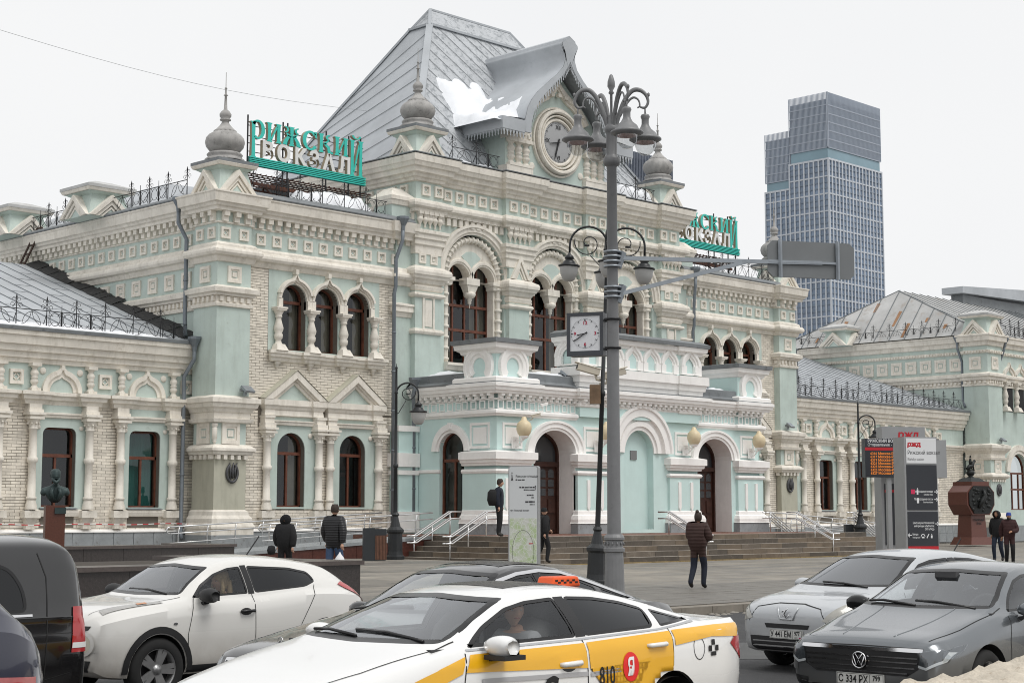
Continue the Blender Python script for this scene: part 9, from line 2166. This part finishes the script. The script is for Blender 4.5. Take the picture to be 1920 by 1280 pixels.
g = MB(); g.tube([(-.07,-.09,zt0+.71),(-.05,-.14,zt0+.64),(0,-.17,zt0+.58),(.05,-.14,zt0+.64),(.07,-.09,zt0+.71)], [.03,.045,.06,.045,.03], 8); g.tube([(0,-.16,zt0+.6),(0,-.15,zt0+.5)], [.05,.02], 8); g.tube([(-.05,-.15,zt0+.70),(0,-.165,zt0+.705),(.05,-.15,zt0+.70)], [.01,.02,.01], 6); g.build('beard', PATI, U_)
g = MB(); g.lathe([(.112,.0),(.116,.05),(.1,.09),(.06,.125),(0,.135)], (0,.0,zt0+.81), 14, sq=1.12); g.build('hair', PATI, U_)
g = MB()
for q in (-1,1): g.tube([(q*.06,-.13,zt0+.46),(q*.1,-.17,zt0+.34),(q*.03,-.16,zt0+.14)], [.03,.045,.03], 6)
for i in range(4): g.lathe([(0,-.01),(.014,0),(0,.01)], (0.0,-.155,zt0+.16+i*.08), 6)
g.build('lapels', PATI, U_)
# dirty snow bank at the roadside
g = MB(); nx, ny = 110, 40; vs = []
for j in range(ny+1):
	for i in range(nx+1):
		x = -50.6+10.0*i/nx; y = -49.4+2.3*j/ny; u = i/nx; v = j/ny
		n1 = noise.noise((x*1.3,y*1.3,0)); n2 = noise.noise((x*4,y*4,2)); n3 = noise.noise((x*11,y*11,5))
		prof = math.sin(PI*min(1,max(0,v)))**0.7; env = min(1,u*9)
		vs.append((x, y, RZ-0.02+prof*env*(0.73+0.3*max(0,u-0.22)-0.25*max(0,u-0.5)+0.05*n1+0.06*n2+0.04*n3)))
g.add(vs, [(j*(nx+1)+i, j*(nx+1)+i+1, (j+1)*(nx+1)+i+1, (j+1)*(nx+1)+i) for j in range(ny) for i in range(nx)], True)
tag(g.build('snow_bank', mat('dirty_snow', (0.58,0.52,0.43), 0.9, 0.3, 5.0, dirt=(0.34,0.28,0.21), bump=1.0, bscale=30)), 'dirty grey snow bank along the roadside at bottom right', 'snow')
# ================= every separate piece is an object of its own
def split_pieces(o):
	me = o.data; nv = len(me.vertices)
	par = list(range(nv))
	def find(i):
		while par[i] != i: par[i] = par[par[i]]; i = par[i]
		return i
	for e in me.edges:
		a, b = find(e.vertices[0]), find(e.vertices[1])
		if a != b: par[a] = b
	lab = {}; isl = [lab.setdefault(find(i), len(lab)) for i in range(nv)]; k = len(lab)
	if k < 2 or k > 400: return
	S = o.matrix_basis.to_scale(); lo = [[1e9]*3 for _ in range(k)]; hi = [[-1e9]*3 for _ in range(k)]
	for v in me.vertices:
		i = isl[v.index]
		for c in range(3):
			q = v.co[c]*S[c]
			if q < lo[i][c]: lo[i][c] = q
			if q > hi[i][c]: hi[i][c] = q
	size = [max(hi[i][c]-lo[i][c] for c in range(3)) for i in range(k)]; pp = list(range(k))
	def f2(i):
		while pp[i] != i: pp[i] = pp[pp[i]]; i = pp[i]
		return i
	for i in range(k):
		for j in range(i):
			g = sum(max(0, lo[i][c]-hi[j][c], lo[j][c]-hi[i][c])**2 for c in range(3))**0.5
			if g <= max(0.02, 0.5*max(size[i], size[j])): pp[f2(i)] = f2(j)
	l2 = {}; pc = [l2.setdefault(f2(i), len(l2)) for i in range(k)]; n = len(l2)
	if n < 2: return
	polys = [[] for _ in range(n)]
	for p in me.polygons: polys[pc[isl[p.vertices[0]]]].append(p)
	base = o.name.split('.')[0]
	for q in range(1, n) if n <= 12 else ():
		mb = MB(); idx = {}; vs = []
		for p in polys[q]:
			ids = []
			for v in p.vertices:
				if v not in idx: idx[v] = len(vs); vs.append(tuple(me.vertices[v].co))
				ids.append(idx[v])
			mb.f.append(ids); mb.m.append(p.material_index); mb.sm.append(p.use_smooth)
		mb.v = vs; ob = mb.build(base, list(me.materials), o.parent); ob.matrix_basis = o.matrix_basis
	if n <= 12:
		bm = bmesh.new(); bm.from_mesh(me); bm.verts.ensure_lookup_table(); kill = [v for v in bm.verts if pc[isl[v.index]] != 0]; bmesh.ops.delete(bm, geom=kill, context='VERTS'); bm.to_mesh(me); bm.free()
bpy.context.view_layer.update()
for o in list(col.objects):
	if o.type == 'MESH' and o.parent is not None and not o.get('kind') and not o.children and not o.modifiers and o.data.users == 1 and 8 < len(o.data.vertices) < 9000 and o.name.split('.')[0] not in ('body', 'numerals', 'minute_ticks', 'relief_figures', 'interior_lining'): split_pieces(o)
